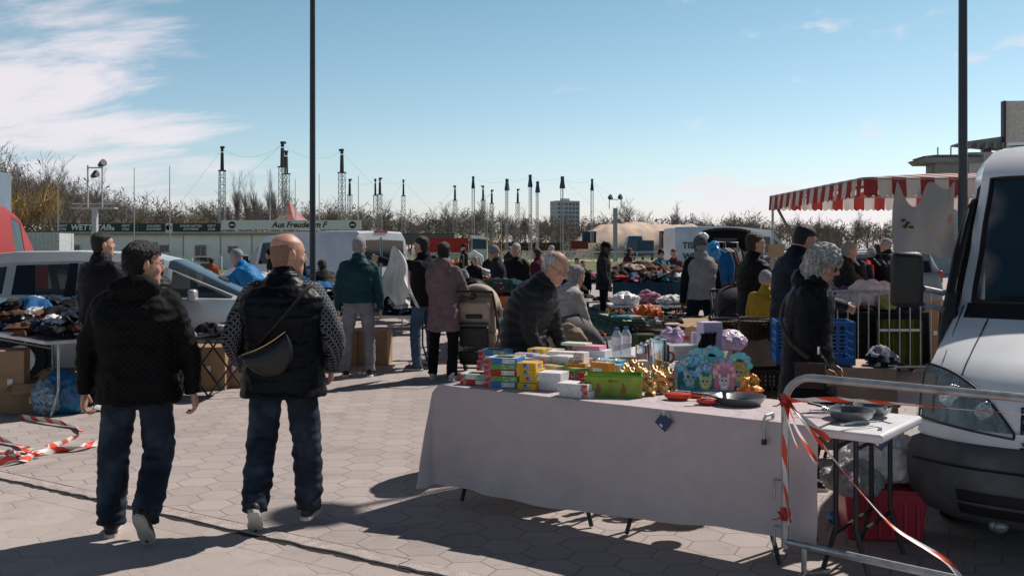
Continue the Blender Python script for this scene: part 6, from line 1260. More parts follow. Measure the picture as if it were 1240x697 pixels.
mb = MB(); mb.box((gx(1255), 3, gz(240)/2+1.5), (6, 5, gz(240)+3)); mb.build('wall', mat('stand_wall', (.42, .42, .41)), t)

# ------------------------------------------------------------------ trees
bark = mat('bark', (.15, .125, .11), .9, nz=(1.5, .4), bump=None); twig = mat('twigs_brown', (.20, .175, .16), .9, nz=(.8, .35), bump=None); twig2 = mat('twigs_olive', (.21, .185, .11), .9, nz=(.8, .35), bump=None); willow = mat('willow_yellow', (.34, .22, .08), .9, nz=(.8, .3), bump=None)  # far twig colours lightened to stand for aerial haze
def bare_tree(seed, h, spread, lab, tm=None, droop=0, name='bare_tree', lv=5, tr=.013):
    r = random.Random(seed); t = thing(name, lab, 'tree'); tk = MB(); cr = MB()
    def br(p, d, ln, rad, lvl):
        n = 3; pts = [p]; q = p
        for i in range(n):
            d = (d+V((r.uniform(-1, 1), r.uniform(-1, 1), r.uniform(-.4, .8)))*.16).normalized()
            if droop and lvl <= 1: d = (d+V((0, 0, -.55))).normalized()
            q = q+d*ln/n; pts.append(q)
        (tk if lvl >= lv-1 else cr).tube(pts, [rad, rad*.85, rad*.7, rad*.5], 6 if lvl >= lv-1 else 3, False)
        if lvl == 0: return
        m = 4 if lvl >= lv-1 else (4 if lvl > 1 else 5)
        for i in range(m):
            f = .45+.55*(i+1)/m if lvl >= lv else .25+.75*(i+1)/m; k = min(n, max(1, int(round(f*n)))); b = pts[k]
            ax = V((r.uniform(-1, 1), r.uniform(-1, 1), 0)).normalized(); sp_ = spread*r.uniform(.5, 1.1); nd = (d*cos(sp_)+ax*sin(sp_)+V((0, 0, .10 if not droop or lvl > 2 else -.3))).normalized()
            br(b, nd, ln*r.uniform(.55, .8)*(1.5 if droop and lvl == 1 else 1), max(rad*.52, tr), lvl-1)
    br(V((0, 0, 0)), V((0, 0, 1)), h*.36, h*.020, lv); tk.build('trunk', bark, t, 60); cr.build('crown', tm or twig, t, 0)
    return t
TL = 'bare leafless tree in the brown tree line beyond the grass'
protos = [bare_tree(i+3, 10, (.75, .9, .6, .85)[i], TL, (twig, twig, twig, twig2)[i]) for i in range(4)]
for p_ in protos: p_['group'] = 'bare trees in the far tree line'
rt_ = random.Random(9); pi_ = [0]
def place_tree(px, Y, h, k, lab=None, grp=None, wide=1):
    p = V((X(px, Y), Y, 0)); s = h/9.6
    if pi_[0] < 4 and protos[pi_[0]].location.length == 0 and k == pi_[0]: o = protos[k]; o.location = p; o.rotation_euler.z = rt_.uniform(0, 6); o.scale = (s*wide, s*wide, s); pi_[0] += 1
    else: o = dup(protos[k], p, rt_.uniform(0, 6), scale=(s*wide, s*wide, s))
    if lab: o['label'] = lab; o['group'] = grp or 'bare trees in the far tree line'
    return o
# tree-line outline from the photograph: (column, top row)
out = [(-40, 170), (0, 178), (30, 190), (60, 205), (90, 215), (120, 220), (160, 228), (200, 243), (240, 240), (262, 238), (300, 238), (345, 238), (380, 240), (410, 240), (445, 243), (480, 248), (520, 250), (560, 246), (600, 252), (640, 255), (690, 256), (740, 254), (790, 256), (830, 254), (870, 258), (910, 250), (940, 258), (980, 258), (1020, 262), (1060, 262), (1100, 262), (1150, 262), (1200, 262), (1280, 262)]
def top_at(px):
    for a, b in zip(out, out[1:]):
        if a[0] <= px <= b[0]: return a[1]+(b[1]-a[1])*(px-a[0])/(b[0]-a[0])
    return 262
k = 0; px = -30
while px < 1270:
    tp = top_at(px)+rt_.uniform(-4, 12); Y = rt_.uniform(125, 160) if px < 230 else rt_.uniform(215, 265)
    place_tree(px, Y, Z(tp, Y), k % 4, wide=rt_.uniform(.8, 1.15)); k += 1; px += rt_.uniform(11, 18)
px = -30
while px < 1270:          # rear, denser row
    tp = top_at(px)+rt_.uniform(3, 16); Y = rt_.uniform(165, 185) if px < 230 else rt_.uniform(280, 330)
    place_tree(px, Y, Z(tp, Y), k % 4, 'bare leafless tree in the rear row of the brown tree line', 'bare trees in the rear row', wide=rt_.uniform(.9, 1.3)); k += 1; px += rt_.uniform(9, 15)
place_tree(571, 150, Z(238, 150), 1, 'dark spreading bare tree in front of the tree line under a blue headed mast', 'single bare trees', 1.25)
place_tree(762, 190, Z(236, 190), 0, 'lone airy bare tree above the sand heap', 'single bare trees', .9); place_tree(70, 100, Z(222, 100), 1, 'broad bare tree rising behind the left end of the white building', 'single bare trees', 1.3); place_tree(128, 104, Z(226, 104), 0, 'bare tree behind the WETTSTAR board', 'single bare trees', 1.3)
wl = bare_tree(41, 10, .9, 'golden yellow weeping willow at the left edge', willow, 1, 'willow_tree'); wl.location = (X(25, 98), 98, 0); s = Z(196, 98)/9.0; wl.scale = (s, s, s)
o = dup(wl, (X(-28, 92), 92, 0), 2.2, 'taller willow cut off by the left edge, branches just yellowing', scale=s*1.15)
for i, px in enumerate((283, 291, 300, 312, 325, 336, 348)):
    Y = 240+i*3; o = place_tree(px, Y, Z(218+rt_.uniform(-2, 3), Y), 2, 'slender upright poplar in the row behind the first masts', 'slender poplars', .42)
# undergrowth: a low tangle nobody could count
def thicket(name, n, x0, x1, Y0, Y1, hfn, m, seed, sz=(.5, 1.6)):
    r = random.Random(seed); mb = MB()
    for i in range(n):
        Y = r.uniform(Y0, Y1); px = r.uniform(x0, x1); x = X(px, Y); z = hfn(px)*r.random()**.7; s_ = r.uniform(*sz); a = r.uniform(0, 6.3); d1 = V((cos(a), sin(a)*.5, r.uniform(-.8, 1.4)))*s_; d2 = V((-sin(a)*.3, .1, r.uniform(-.3, .5)))*s_*.45; p = V((x, Y, z)); mb.add([p, p+d1, p+d1*.5+d2], [(0, 1, 2)])
    tag(mb.build(name, m, None, 0), None, None, None, 'stuff'); 
thicket('undergrowth', 36000, -40, 1280, 200, 290, lambda px: (HOR-top_at(px)-9)/FPX*245*.95+EYE*.6, mat('undergrowth_brown', (.175, .15, .125), .95, nz=(.08, .4), bump=None), 1, (.5, 1.5))
thicket('hedge_growth', 9000, -40, 260, 110, 175, lambda px: 5.5+2*sin(px*.1), mat('hedge_brown', (.17, .145, .115), .95, nz=(.15, .4), bump=None), 2, (.3, .9))
def shrub(px, py, Y, w_, c, lab, seed):
    r = random.Random(seed); t = thing('shrub', lab, 'shrub', (X(px, Y), Y, 0)); h = Z(py, Y); mb = MB()
    for i in range(1500):
        a, b = r.uniform(0, 6.3), math.acos(r.uniform(-.2, 1)); q = r.random()**.4; p = V((w_/2*q*sin(b)*cos(a), w_/2*q*sin(b)*sin(a), h*.15+h*.8*q*cos(b))); p *= 1+.25*noise.noise(p*.6); s_ = r.uniform(.12, .3); a = r.uniform(0, 6.3); mb.add([p, p+V((cos(a), sin(a), r.uniform(-.5, 1)))*s_, p+V((sin(a), cos(a), r.uniform(-.5, 1)))*s_*.6], [(0, 1, 2)])
    mb.build('foliage', mat('shrub_%02d%02d' % (int(c[0]*99), int(c[1]*99)), c, .9, nz=(.4, .4), bump=None), t, 0)
    mb = MB(); mb.tube([(0, 0, 0), (.05, 0, h*.4)], .08, 5); mb.build('stem', bark, t)
for i, (px, py, Y, w_, c, lab) in enumerate(((568, 276, 150, 10, (.30, .20, .055), 'round golden brown bush beyond the rail above the stroller'), (590, 282, 140, 7, (.24, .17, .05), 'low ochre bush right of the round golden one'), (645, 280, 165, 9, (.13, .10, .05), 'brown bush behind the old man'), (690, 277, 170, 12, (.20, .135, .06), 'wide tawny bush left of the sand heap'), (540, 283, 160, 8, (.22, .19, .05), 'yellow green bush behind the white cab lorry'), (915, 262, 210, 9, (.24, .23, .05), 'yellow green budding bush above the open tailgate'), (880, 266, 220, 9, (.2, .21, .06), 'pale green bush between far trees'), (956, 265, 215, 9, (.18, .19, .05), 'olive bush right beside the canopy corner'), (1040, 270, 200, 10, (.15, .16, .05), 'olive bush showing beneath the canopy'), (525, 276, 200, 9, (.2, .18, .07), 'tall ochre bush right of the lone mast'), (730, 291, 150, 3, (.04, .09, .03), 'small dark green bush before the sand heap'), (410, 268, 190, 9, (.16, .14, .06), 'olive brown bush behind the banner end'))): shrub(px, py, Y, w_, c, lab, i)
# ------------------------------------------------------------------ lamp posts, canopy, stalls
def lamp_post(px, Y, r, lab):
    t = thing('lamp_post', lab, 'lamp post', (X(px, Y), Y, 0)); mb = MB(); mb.tube([(0, 0, 0), (0, 0, 1.0), (0, 0, 4), (0, 0, 8.6)], [r*1.25, r*1.1, r, r*.75], 14); mb.build('post', mat('post_anthracite', (.030, .036, .045), .35, .3, nz=(3, .25)), t)
    mb = MB(); mb.lathe((0, 0, 0), [(r*2.2, 0), (r*2.2, .02), (r*1.6, .05)], 14); mb.build('base_plate', darksteel, t); mb = MB(); mb.box((0, .0, .9), (r*.9, r*2.25, .32)); mb.build('access_door', darksteel, t)
    mb = MB(); mb.lathe((0, 0, 8.6), [(.10, 0), (.28, .12), (.30, .18), (.1, .25)], 16); mb.build('lantern', darksteel, t)
lamp_post(378.5, 14.2, .040, 'tall dark lamp post rising out of the picture before the white panel van')
lamp_post(1166, 11.6, .050, 'tall dark lamp post in front of the striped canopy')
# striped market canopy
cx0, cx1, cy0, cy1, ez, rz_ = X(1045, 12.0), X(1045, 12.0)+3.6, 12.0, 16.3, 2.50, 2.66
t = thing('market_stall', 'market stall under a red and white striped canopy with scalloped edge', 'market stall', (cx0, cy0, 0), 0)
RW = cx1-cx0; DL = cy1-cy0; redc = mat('canopy_red', (.34, .045, .04), .8, nz=(3, .15)); whc = mat('canopy_white', (.66, .61, .57), .8, nz=(3, .1))
def transl_old(m):
    nt = m.node_tree; b = nt.nodes['Principled BSDF']; o = nt.nodes['Material Output']; tr = nn(nt, 'ShaderNodeBsdfTranslucent'); nt.links.new(b.inputs['Base Color'].links[0].from_socket, tr.inputs[0]); ms = nn(nt, 'ShaderNodeMixShader'); ms.inputs[0].default_value = .35
    nt.links.new(b.outputs[0], ms.inputs[1]); nt.links.new(tr.outputs[0], ms.inputs[2]); nt.links.new(ms.outputs[0], o.inputs[0])
transl(redc); transl(whc)
mb = MB(); sw = .172
def strip_roof(axis, L_, flip):
    n = int(round(L_/sw)); a_ = L_/n
    for i in range(n):
        mb.mi = i % 2; u0, u1 = i*a_, (i+1)*a_
        def top(u):     # hip roof rising to a short ridge
            k = min(1, u/1.5, (L_-u)/1.5); return k
        for s in (0, 1):
            p = []
            for u in (u0, u1):
                h = (rz_-ez)*top(u); 
                if axis == 'y': e_ = V((0 if s == 0 else RW, u, ez)); m_ = V((RW/2*max(top(u), .0) if s == 0 else RW-RW/2*top(u), u, ez+h))
                else: e_ = V((u, 0 if s == 0 else DL, ez)); m_ = V((u, 1.5*top(u)*1 if s == 0 else DL-1.5*top(u), ez+h))
                p.append((e_, m_))
            mb.add([p[0][0], p[1][0], p[1][1], p[0][1]], [(0, 1, 2, 3)])
            # valance with a scalloped foot
            m = 8; e0, e1 = p[0][0], p[1][0]; out = (V((-1, 0, 0)) if s == 0 else V((1, 0, 0))) if axis == 'y' else (V((0, -1, 0)) if s == 0 else V((0, 1, 0)))
            tp = [e0.lerp(e1, j/m)+out*.012 for j in range(m+1)]; bt = [q-V((0, 0, .21+.035*abs(sin(pi*(j/m*1.5+.0)))))+out*(.02+.012*sin(u0*9+j*.5)) for j, q in enumerate(tp)]
            mb.add(tp+bt, [(j, j+1, m+2+j, m+1+j) for j in range(m)])
strip_roof('y', DL, 0); strip_roof('x', RW, 0)
mb.build('canopy', [redc, whc], t, 0)
for x in (.03, RW-.03):
    for y in (.03, DL-.03): 
        if x < 1 and y < 1: continue
        q = MB(); q.tube([(x, y, 0), (x, y, 2.5)], .02, 8); q.build('pole', steel, t)
q = MB(); q.tube([(0, .0, 2.48), (RW, 0, 2.48)], .018, 6); q.tube([(0, DL, 2.48), (RW, DL, 2.48)], .018, 6); q.tube([(0, 0, 2.48), (0, DL, 2.48)], .018, 6); q.tube([(RW, 0, 2.48), (RW, DL, 2.48)], .018, 6); q.tube([(0, 0, 2.48), (RW/2, 1.5, 2.63), (RW/2, DL-1.5, 2.63), (0, DL, 2.48)], .018, 6); q.build('roof_frame', steel, t)
for x, y in ((RW*.42, 1.2), (RW*.28, 2.6)): q = MB(); q.box((x, y, 2.5), (.06, .05, .18)); q.build('frame_joint', black, t)
q = MB(); q.tube([(.02, DL-.1, 2.42), (.10, DL-.8, 1.9), (.30, DL-1.3, 1.2), (.52, DL-2.0, .5), (.56, DL-2.3, 0)], .022, 8); q.build('prop_pole', mat('pole_old', (.20, .17, .15), .6), t)
# blanket pegged to the canopy
mb = MB()
def bl(u, v):
    top = 2.44-.30*sin(pi*min(1, u/.62))**2*(1 if u < .62 else 0)-.10*sin(pi*max(0, (u-.62)/.38))**2; top -= .0; zb = 1.56-.03*sin(u*9)
    return V((X(1082, 11.9)+(X(1156, 11.9)-X(1082, 11.9))*u+.05*(v-.5)*(1-2*u)*-1, 11.86+.045*sin(u*13+v*3)*(1-v*.3)+.05*sin(v*4+u*5), top+(zb-top)*v))
mb.grid(bl, 40, 30); t = thing('hanging_blanket', 'grey baby blanket with small printed animals pegged under the striped canopy', 'blanket', (0, 0, 0)); mb.build('fabric', mat('blanket_grey', (.30, .285, .275), .9, nz=(3, .06), bump=(60, .2)), t, 60)
for u, v, r_, c in ((.20, .45, .085, (.46, .36, .2)), (.93, .48, .07, (.45, .2, .18)), (.55, .60, .045, (.45, .33, .2)), (.35, .2, .03, (.45, .36, .25)), (.9, .2, .03, (.45, .36, .25)), (.72, .78, .03, (.25, .33, .36)), (.6, .35, .025, (.4, .3, .25)), (.3, .8, .025, (.3, .36, .4))):
    c_ = bl(u, v); q = MB(); n = 16; q.add([V((0, 0, 0))+bl(u+r_*cos(i*2*pi/n)*.9, v+r_*sin(i*2*pi/n)*.75*(1 if r_ > .05 else 1))+V((0, -.008, 0)) for i in range(n)]+[c_+V((0, -.010, 0))], [(i, (i+1) % n, n) for i in range(n)]); q.build('print', mat('print_%02d%02d' % (int(c[0]*99), int(c[2]*99)), c, .8), t, 0)
for du, dv, sz in ((-.05, -.03, .035), (.0, -.045, .035), (.05, -.02, .03), (-.03, .04, .045), (.02, .0, .02)):
    c_ = bl(.20+du, .45+dv); q = MB(); q.sph(c_+V((0, -.014, 0)), (sz*.8, .004, sz*.6), 8, 5); q.build('animal_print', mat('print_ink', (.05, .03, .03), .8), t)
mb = MB(); mb.box((0, 0, 0), (.19, .01, .165)); solid('cardboard_sign', 'blank piece of brown cardboard hung behind the man in glasses', 'cardboard', mb, cardb2, (X(940, 11.6), 11.6, Z(304, 11.6)), .1)
# clothes lines under the canopy
HC = []
def coat_mesh(seed, ln=.75):
    r = random.Random(seed); mb = MB(); secs = []
    for i in range(14):
        v = i/13; w_ = (.05+.19*min(1, v*5)) if v < .2 else .24+.03*sin(v*5); d = .035+.03*v; z = -v*ln; n = 16
        secs.append([V((w_*cos(2*pi*j/n)*(1+.05*sin(v*9+j)), d*sin(2*pi*j/n)+.02*noise.noise(V((j*.8, v*4, seed)))*2, z)) for j in range(n)])
    mb.rings(secs)
    for s in (-1, 1): mb.tube([(s*.20, 0, -.08), (s*.28, 0, -.3), (s*.27, .01, -.58)], [.06, .05, .04], 8)
    mb.tube([(0, 0, .0), (0, 0, .06), (.02, 0, .09), (0, 0, .11)], .005, 4); return mb.mesh('hanging_coat', cloth, 60)
for i in range(3): HC.append(coat_mesh(i, (.62, .75, .5)[i]))
def clothes_rail(p, rz, ln, h, lab, cols_, where, n, seed=1):
    t = thing('clothes_rail', lab, 'clothes rail', p, rz); mb = MB(); mb.tube([(0, 0, 0), (0, 0, h), (ln, 0, h), (ln, 0, 0)], .014, 6); mb.build('frame', steel, t)
    for x in (0, ln): q = MB(); q.tube([(x, -.25, .01), (x, .25, .01)], .016, 6); q.build('foot', steel, t)
    r = random.Random(seed); M_ = Matrix.Translation(p) @ Matrix.Rotation(rz, 4, 'Z')
    for i in range(n):
        o = bpy.data.objects.new('hanging_coat', r.choice(HC)); C.objects.link(o); o.location = M_ @ V((ln*(i+.5)/n, 0, h-.10)); o.rotation_euler = (0, 0, rz+pi/2+r.uniform(-.35, .35)); cn_ = cols_[i % len(cols_)]; c = CN[cn_]; o.color = (*c, 1); tag(o, f'{cn_} garment hanging {where}', 'clothing', f'{cn_} garments {where}')
clothes_rail(V((X(866, 17), 17, 0)), 1.0, 1.1, 1.75, 'steel clothes rail of jackets behind the man in the grey top', ['bright blue', 'dark navy', 'brown', 'black', 'beige', 'white', 'black', 'brown', 'charcoal'], 'on the rail below the open tailgate', 12)
clothes_rail(V((X(487, 21), 21, 0)), .1, 1.3, 1.5, 'clothes rail beside the tail of the white panel van', ['red', 'pink', 'black', 'orange', 'brown', 'black'], 'on the rail by the van tail', 12, 3)
clothes_rail(V((X(1020, 16), 16, 0)), .2, 1.0, 1.55, 'clothes rail under the striped canopy', ['black', 'charcoal', 'dark navy', 'red'], 'on the rail under the canopy', 8, 5)

# tables of the left stalls
DARKC = ['black', 'dark navy', 'charcoal', 'black', 'dark navy', 'denim blue', 'white', 'pale grey', 'charcoal', 'brown']
MIXC = ['black', 'dark navy', 'charcoal', 'denim blue', 'red', 'pink', 'white', 'pale grey', 'beige', 'teal', 'black', 'dark navy', 'charcoal', 'black', 'brown']
alu = mat('aluminium_edge', (.42, .43, .45), .35, .8, nz=(8, .2))
a1 = R(46); p1_ = V((-4.52, 9.62, 0)); folding_table('folding_table', 'camping table with an aluminium edge heaped with bags at the far left', p1_, a1, .95, 1.9, .75, alu, legm=steel)
def on_table(p, ang, ln, wd, z0, hz, m=.08):
    M_ = Matrix.Translation(p) @ Matrix.Rotation(ang, 4, 'Z')
    def f(r, k):
        x, y = r.uniform(m, ln-m), r.uniform(m, wd-m); q = M_ @ V((x, y, 0)); e_ = 1-max(abs(2*x/ln-1), abs(2*y/wd-1))**2.5; return q.x, q.y, z0+hz*k*e_+.005, .25+.3*k
    return f
garments(84, on_table(p1_, a1, .95, 1.9, .755, .20), DARKC+['brown', 'brown', 'beige', 'pink'], 'in the heap on the aluminium edged table', 'garment', (.35, .62), 3, cap=32)
p2_ = V((-6.3, 11.35, 0)); folding_table('folding_table', 'long table of shoes and clothes in front of the silver people carrier', p2_, -.05, 2.3, .7, .78, alu)
garments(90, on_table(p2_, -.05, 2.3, .7, .785, .26), ['black', 'white', 'denim blue', 'bright blue', 'beige', 'dark navy', 'pale grey', 'black', 'charcoal', 'brown'], 'on the long table before the silver car', 'garment', (.4, .7), 4, cap=34)
# camping table with crossed legs beside the first man
def x_table(name, lab, p, ang, ln, wd, h):
    t = thing(name, lab, 'table', p, ang); mb = MB(); mb.box((ln/2, wd/2, h-.012), (ln, wd, .024)); mb.build('tabletop', darksteel, t, bevel=.004)
    for y in (.05, wd-.05):
        for s in (0, 1): q = MB(); xa, xb = (.06, ln*.5) if not s else (ln*.5, .06); q.tube([(xa, y+.012*s, 0.008), (xb, y+.012*s, h-.03)], .011, 6); q.build('leg', darksteel, t); q = MB(); xa, xb = (ln-.06, ln*.5) if not s else (ln*.5, ln-.06); q.tube([(xa, y+.012*s+.005, .008), (xb, y+.012*s+.005, h-.03)], .011, 6); q.build('leg', darksteel, t)
    return t
p3_ = V((X(196, 11.0), 10.95, 0)); x_table('camping_table', 'camping table on crossed legs between the two walking men', p3_, 0, 1.02, .6, .66)
garments(22, on_table(p3_, 0, 1.02, .6, .665, .10), ['pale grey', 'white', 'charcoal', 'pale grey', 'beige', 'black'], 'folded on the crossed-leg camping table', 'garment', (.45, .6), 6, adj='folded')
def box_open(p, sz, rz, lab, m=cardb, flaps=True, name='cardboard_box', tapec=True):
    t = thing(name, lab, 'box', p, rz); x, y, z = sz; mb = MB(); mb.box((0, 0, z/2), sz); mb.build('box_body', m, t, bevel=.004)
    if flaps:
        for s in (-1, 1): q = MB(); q.box((0, s*(y/2+.055), z+.012), (x*.98, .15, .005), M=Matrix.Rotation(-s*.45, 3, 'X')); q.build('flap', cardb2, t); q = MB(); q.box((s*(x/2+.04), 0, z+.02), (.12, y*.9, .005), M=Matrix.Rotation(s*.7, 3, 'Y')); q.build('flap', cardb2, t)
        q = MB(); q.box((0, 0, z+.002), (x*.9, y*.9, .003)); q.build('inside', mat('inside_shade', (.02, .014, .01), .9), t)  # dark sheet over the solid box stands for its shaded inside
    q = MB(); q.box((x*.12, -y/2-.001, z*.5), (.05, .002, .06)); q.build('label_sticker', whitep, t)
    return t
box_open(V((X(248, 11.6), 11.75, 0)), (.50, .4, .50), 0, 'large closed cardboard box under the crossed-leg table', flaps=False)
box_open(V((X(283, 11.9), 11.95, 0)), (.34, .4, .46), .05, 'smaller cardboard box right of the large one under the camping table', flaps=False)
box_open(V((X(-8, 9.8), 10.1, 0)), (.34, .36, .62), .3, 'tall brown carton standing at the left edge of the picture', flaps=False)
box_open(V((X(27, 10.0), 10.1, 0)), (.30, .30, .24), .5, 'open cardboard box with pale flaps beside the blue bag')
box_open(V((X(78, 10.6), 10.7, 0)), (.44, .34, .30), .1, 'open cardboard box under the back of the aluminium table')
crumple('shopping_bag', 'big blue shopping bag slumped under the aluminium table', 'bag', V((X(75, 9.9), 9.95, .002)), (.50, .30, .44), mat('blue_bag', (.012, .10, .22), .35, nz=(6, .5), bump=(20, .6)), vox=.014, am=.14, fr=4)
crumple('shopping_bag', 'blue and white patterned bag left of the plain blue one', 'bag', V((X(50, 9.75), 9.85, .002)), (.30, .24, .36), mat('blue_white_bag', (.16, .24, .32), .4, nz=(35, .95), bump=(20, .6)), vox=.014, am=.14, fr=4)
box_open(V((X(408, 13.9), 14.1, 0)), (.50, .4, .46), .1, 'cardboard box under the clothes table left of the grey trousers', flaps=False)
box_open(V((X(448, 14), 14.2, 0)), (.52, .4, .48), -.05, 'cardboard box under the clothes table right of the grey trousers', flaps=False)
# clothes draped over the hood of the silver car and the heap beyond
def heap(px0, px1, Y, d, z0, hz, n, cols_, where, seed, lab, tz=None, sc_=(.6, 1.0), legs=True, cap=22):
    p = V((X(px0, Y), Y, 0)); ln = X(px1, Y)-X(px0, Y)
    if legs: folding_table('folding_table', lab, p, 0, ln, d, tz or z0)
    garments(n, on_table(p, 0, ln, d, z0+.005, hz, .05), cols_, where, 'garment', sc_, seed, cap=cap)
garments(9, lambda r, k: (r.uniform(-3.25, -2.7), r.uniform(12.2, 12.9), 1.08-.02*k, .4), ['black', 'charcoal', 'dark navy'], 'spread on the hood of the silver car', 'garment', (.5, .9), 12, adj='dark')
heap(238, 402, 15.6, .9, .88, .28, 70, ['black', 'dark navy', 'bright blue', 'white', 'denim blue', 'charcoal', 'black', 'pale grey'], 'in the heap below the blue jacket', 8, 'table of heaped clothes beside the white panel van')
heap(392, 520, 13.7, .8, .72, .20, 60, DARKC+['white', 'pale grey'], 'on the table right of the grey trousers', 9, 'table of dark clothes behind the man in teal')
heap(592, 640, 16.5, .8, .85, .20, 24, MIXC, 'on the table behind the stroller', 10, 'table of mixed clothes behind the stroller')
heap(672, 702, 20, .9, .8, .12, 20, MIXC, 'on the small table left of the standing man', 13, 'small table of goods beside the man in the cap')
heap(742, 832, 23, 1.3, .85, .42, 110, MIXC, 'in the big colourful heap on the far table', 14, 'far table buried in a colourful heap of clothes', sc_=(.7, 1.2), cap=30)
heap(992, 1100, 13.2, .9, .80, .34, 110, ['black', 'charcoal', 'red', 'brown', 'dark navy', 'pale grey', 'purple', 'white'], 'on the table behind the barred barrier', 15, 'table of cloths behind the barred barrier')
heap(960, 1010, 12.9, .8, .75, .15, 18, ['black', 'charcoal', 'brown', 'dark navy'], 'on the table beyond the woman in black', 19, 'table of dark cloths beyond the woman in black')
mb = MB(); bxw = X(832, 22.9)-X(742, 22.9); mb.grid(lambda u, v: V((u*bxw, -.03-.02*sin(u*40)*v, .86-.5*v)), 60, 4); solid('tablecloth', 'blue cloth hanging from the front of the colourful heap', 'tablecloth', mb, mat('blue_cloth', (.02, .08, .13), .8, nz=(2, .5)), (X(742, 22.9), 22.95, 0))
for i, (px, c, lab) in enumerate(((1075, (.11, .11, .02), 'olive yellow cloth hanging low behind the bars'), (1098, (.09, .10, .02), 'second olive cloth hanging beside the mirror'))):
    mb = MB(); mb.grid(lambda u, v: V((u*.34, .03*sin(u*18), .72-.62*v)), 18, 4); o = solid('hanging_sheet', lab, 'cloth', mb, cloth, (X(px-12, 12.9), 12.95, 0), 0, None, c)
crumple('cushion', 'white and pink cushion bag on the table behind the barrier', 'cushion', V((X(1056, 12.9), 13.0, .90)), (.62, .35, .34), mat('cushion_pale', (.60, .52, .56), .7, nz=(9, .25)), am=.12, vox=.018)
crumple('cushion', 'pale grey cushion lying left of the pink one', 'cushion', V((X(1026, 12.9), 12.9, .88)), (.40, .3, .2), mat('cushion_grey', (.40, .41, .44), .7), am=.12, vox=.018)
crumple('cushion', 'olive yellow cushion right of the white and pink one', 'cushion', V((X(1074, 12.8), 12.8, .86)), (.28, .25, .2), mat('cushion_olive', (.30, .30, .08), .8), am=.12, vox=.018)
# goods on the ground in the middle
def lowtable(px0, px1, Y, d, z, lab): p = V((X(px0, Y), Y, 0)); folding_table('folding_table', lab, p, 0, X(px1, Y)-X(px0, Y), d, z)
crate('plastic_crate', 'tilted dark green vegetable crate nearest the old man', 'crate', V((X(731, 11.2), 11.2, .70)), (.46, .32, .18), 0, (.007, .042, .024), M=(R(-14), R(12), R(-35)))
lowtable(698, 775, 11.6, 1.3, .62, 'low table carrying the tilted green crate'); lowtable(775, 880, 12.6, 1.6, .50, 'low table covered with odds and ends beyond the thermos')
CC = ((.007, .042, .024), (.007, .042, .024), (.015, .015, .016), (.03, .05, .05), (.20, .03, .02))
rg = random.Random(77)
veg = [crumple('cabbage', 'pale green cabbage lying beside the tilted green crate', 'cabbage', V((X(762, 11.6), 11.9, .645)), (.20, .18, .15), mat('cabbage_leaf', (.40, .46, .30), .6, nz=(14, .4), bump=(40, .4)), vox=.012, am=.12)]
for i in range(9):
    q = dup(veg[0], V((X(rg.uniform(752, 782), 12)+0, rg.uniform(11.7, 12.7), .635)), rg.uniform(0, 6), 'pale cabbage in the loose row right of the green crate', 'cabbages right of the green crate', scale=rg.uniform(.6, 1.0))
def scatter_goods(n, pxr, Yr, zf, where, seed):
    r = random.Random(seed)
    for i in range(n):
        Y = r.uniform(*Yr); px = r.uniform(*pxr); p = V((X(px, Y), Y, zf(r))); kd = r.random()
        if kd < .30:
            c = r.choice(('brown', 'beige', 'white', 'pale grey', 'cream', 'teal', 'orange', 'brown', 'olive green')); sz = (r.uniform(.14, .34), r.uniform(.12, .26), r.uniform(.06, .18)); mb = MB(); mb.box((0, 0, sz[2]/2), sz); mb.box((0, 0, sz[2]*1.02), (sz[0]*.8, sz[1]*.8, .01))
            solid('small_box', f'small {c} box among the goods {where}', 'box', mb, paper, p, r.uniform(0, 3), f'{c} boxes {where}', CN[c], bevel=.004)
        elif kd < .45:
            c = r.choice((('green', (.007, .042, .024)), ('black', (.015, .015, .016)), ('dark red', (.16, .02, .02)))); crate('plastic_crate', f'{c[0]} plastic crate among the goods {where}', 'crate', p, (r.uniform(.34, .5), .3, r.uniform(.12, .2)), r.uniform(-.5, .5), c[1], f'{c[0]} crates {where}')
        elif kd < .60:
            c = r.choice(('white', 'teal', 'olive green', 'yellow', 'pale grey', 'brown')); rr = r.uniform(.03, .06); h = r.uniform(.10, .24); mb = MB(); mb.lathe((0, 0, 0), [(rr, 0), (rr*1.03, h*.1), (rr, h*.62), (rr*.45, h*.8), (rr*.4, h)], 10); solid('jar', f'{c} jar among the goods {where}', 'jar', mb, plast, p, 0, f'{c} jars {where}', CN[c])
        else:
            c = r.choice(('white', 'pale grey', 'beige', 'brown', 'charcoal', 'olive green', 'black', 'orange', 'teal', 'cream')); o = bpy.data.objects.new('wrapping', r.choice(GARM)); C.objects.link(o); o.location = p; s = r.uniform(.4, .8); o.scale = (s, s, s*1.3); o.rotation_euler.z = r.uniform(0, 6); o.color = (*CN[c], 1); tag(o, f'crumpled {c} wrapping among the goods {where}', 'wrapping', f'{c} wrappings {where}')
scatter_goods(60, (700, 775), (11.7, 12.9), lambda r: .625+r.uniform(0, .02), 'on the low table by the tilted crate', 31)
scatter_goods(95, (778, 878), (12.7, 14.1), lambda r: .505+r.uniform(0, .04), 'on the low table beyond the thermos', 32)
scatter_goods(80, (700, 850), (14.6, 18.5), lambda r: .003+r.uniform(0, .01), 'on the paving in the middle of the market', 33)
scatter_goods(40, (690, 840), (19, 22), lambda r: .003, 'on the paving before the far heap', 34)
crumple('net_sack', 'orange net sack bulging with goods on the black crates', 'sack', V((X(785, 17), 17.0, .36)), (.50, .4, .30), mat('orange_net', (.55, .11, .015), .5, nz=(22, .7), bump=(30, .8)), vox=.018, am=.22, fr=9)
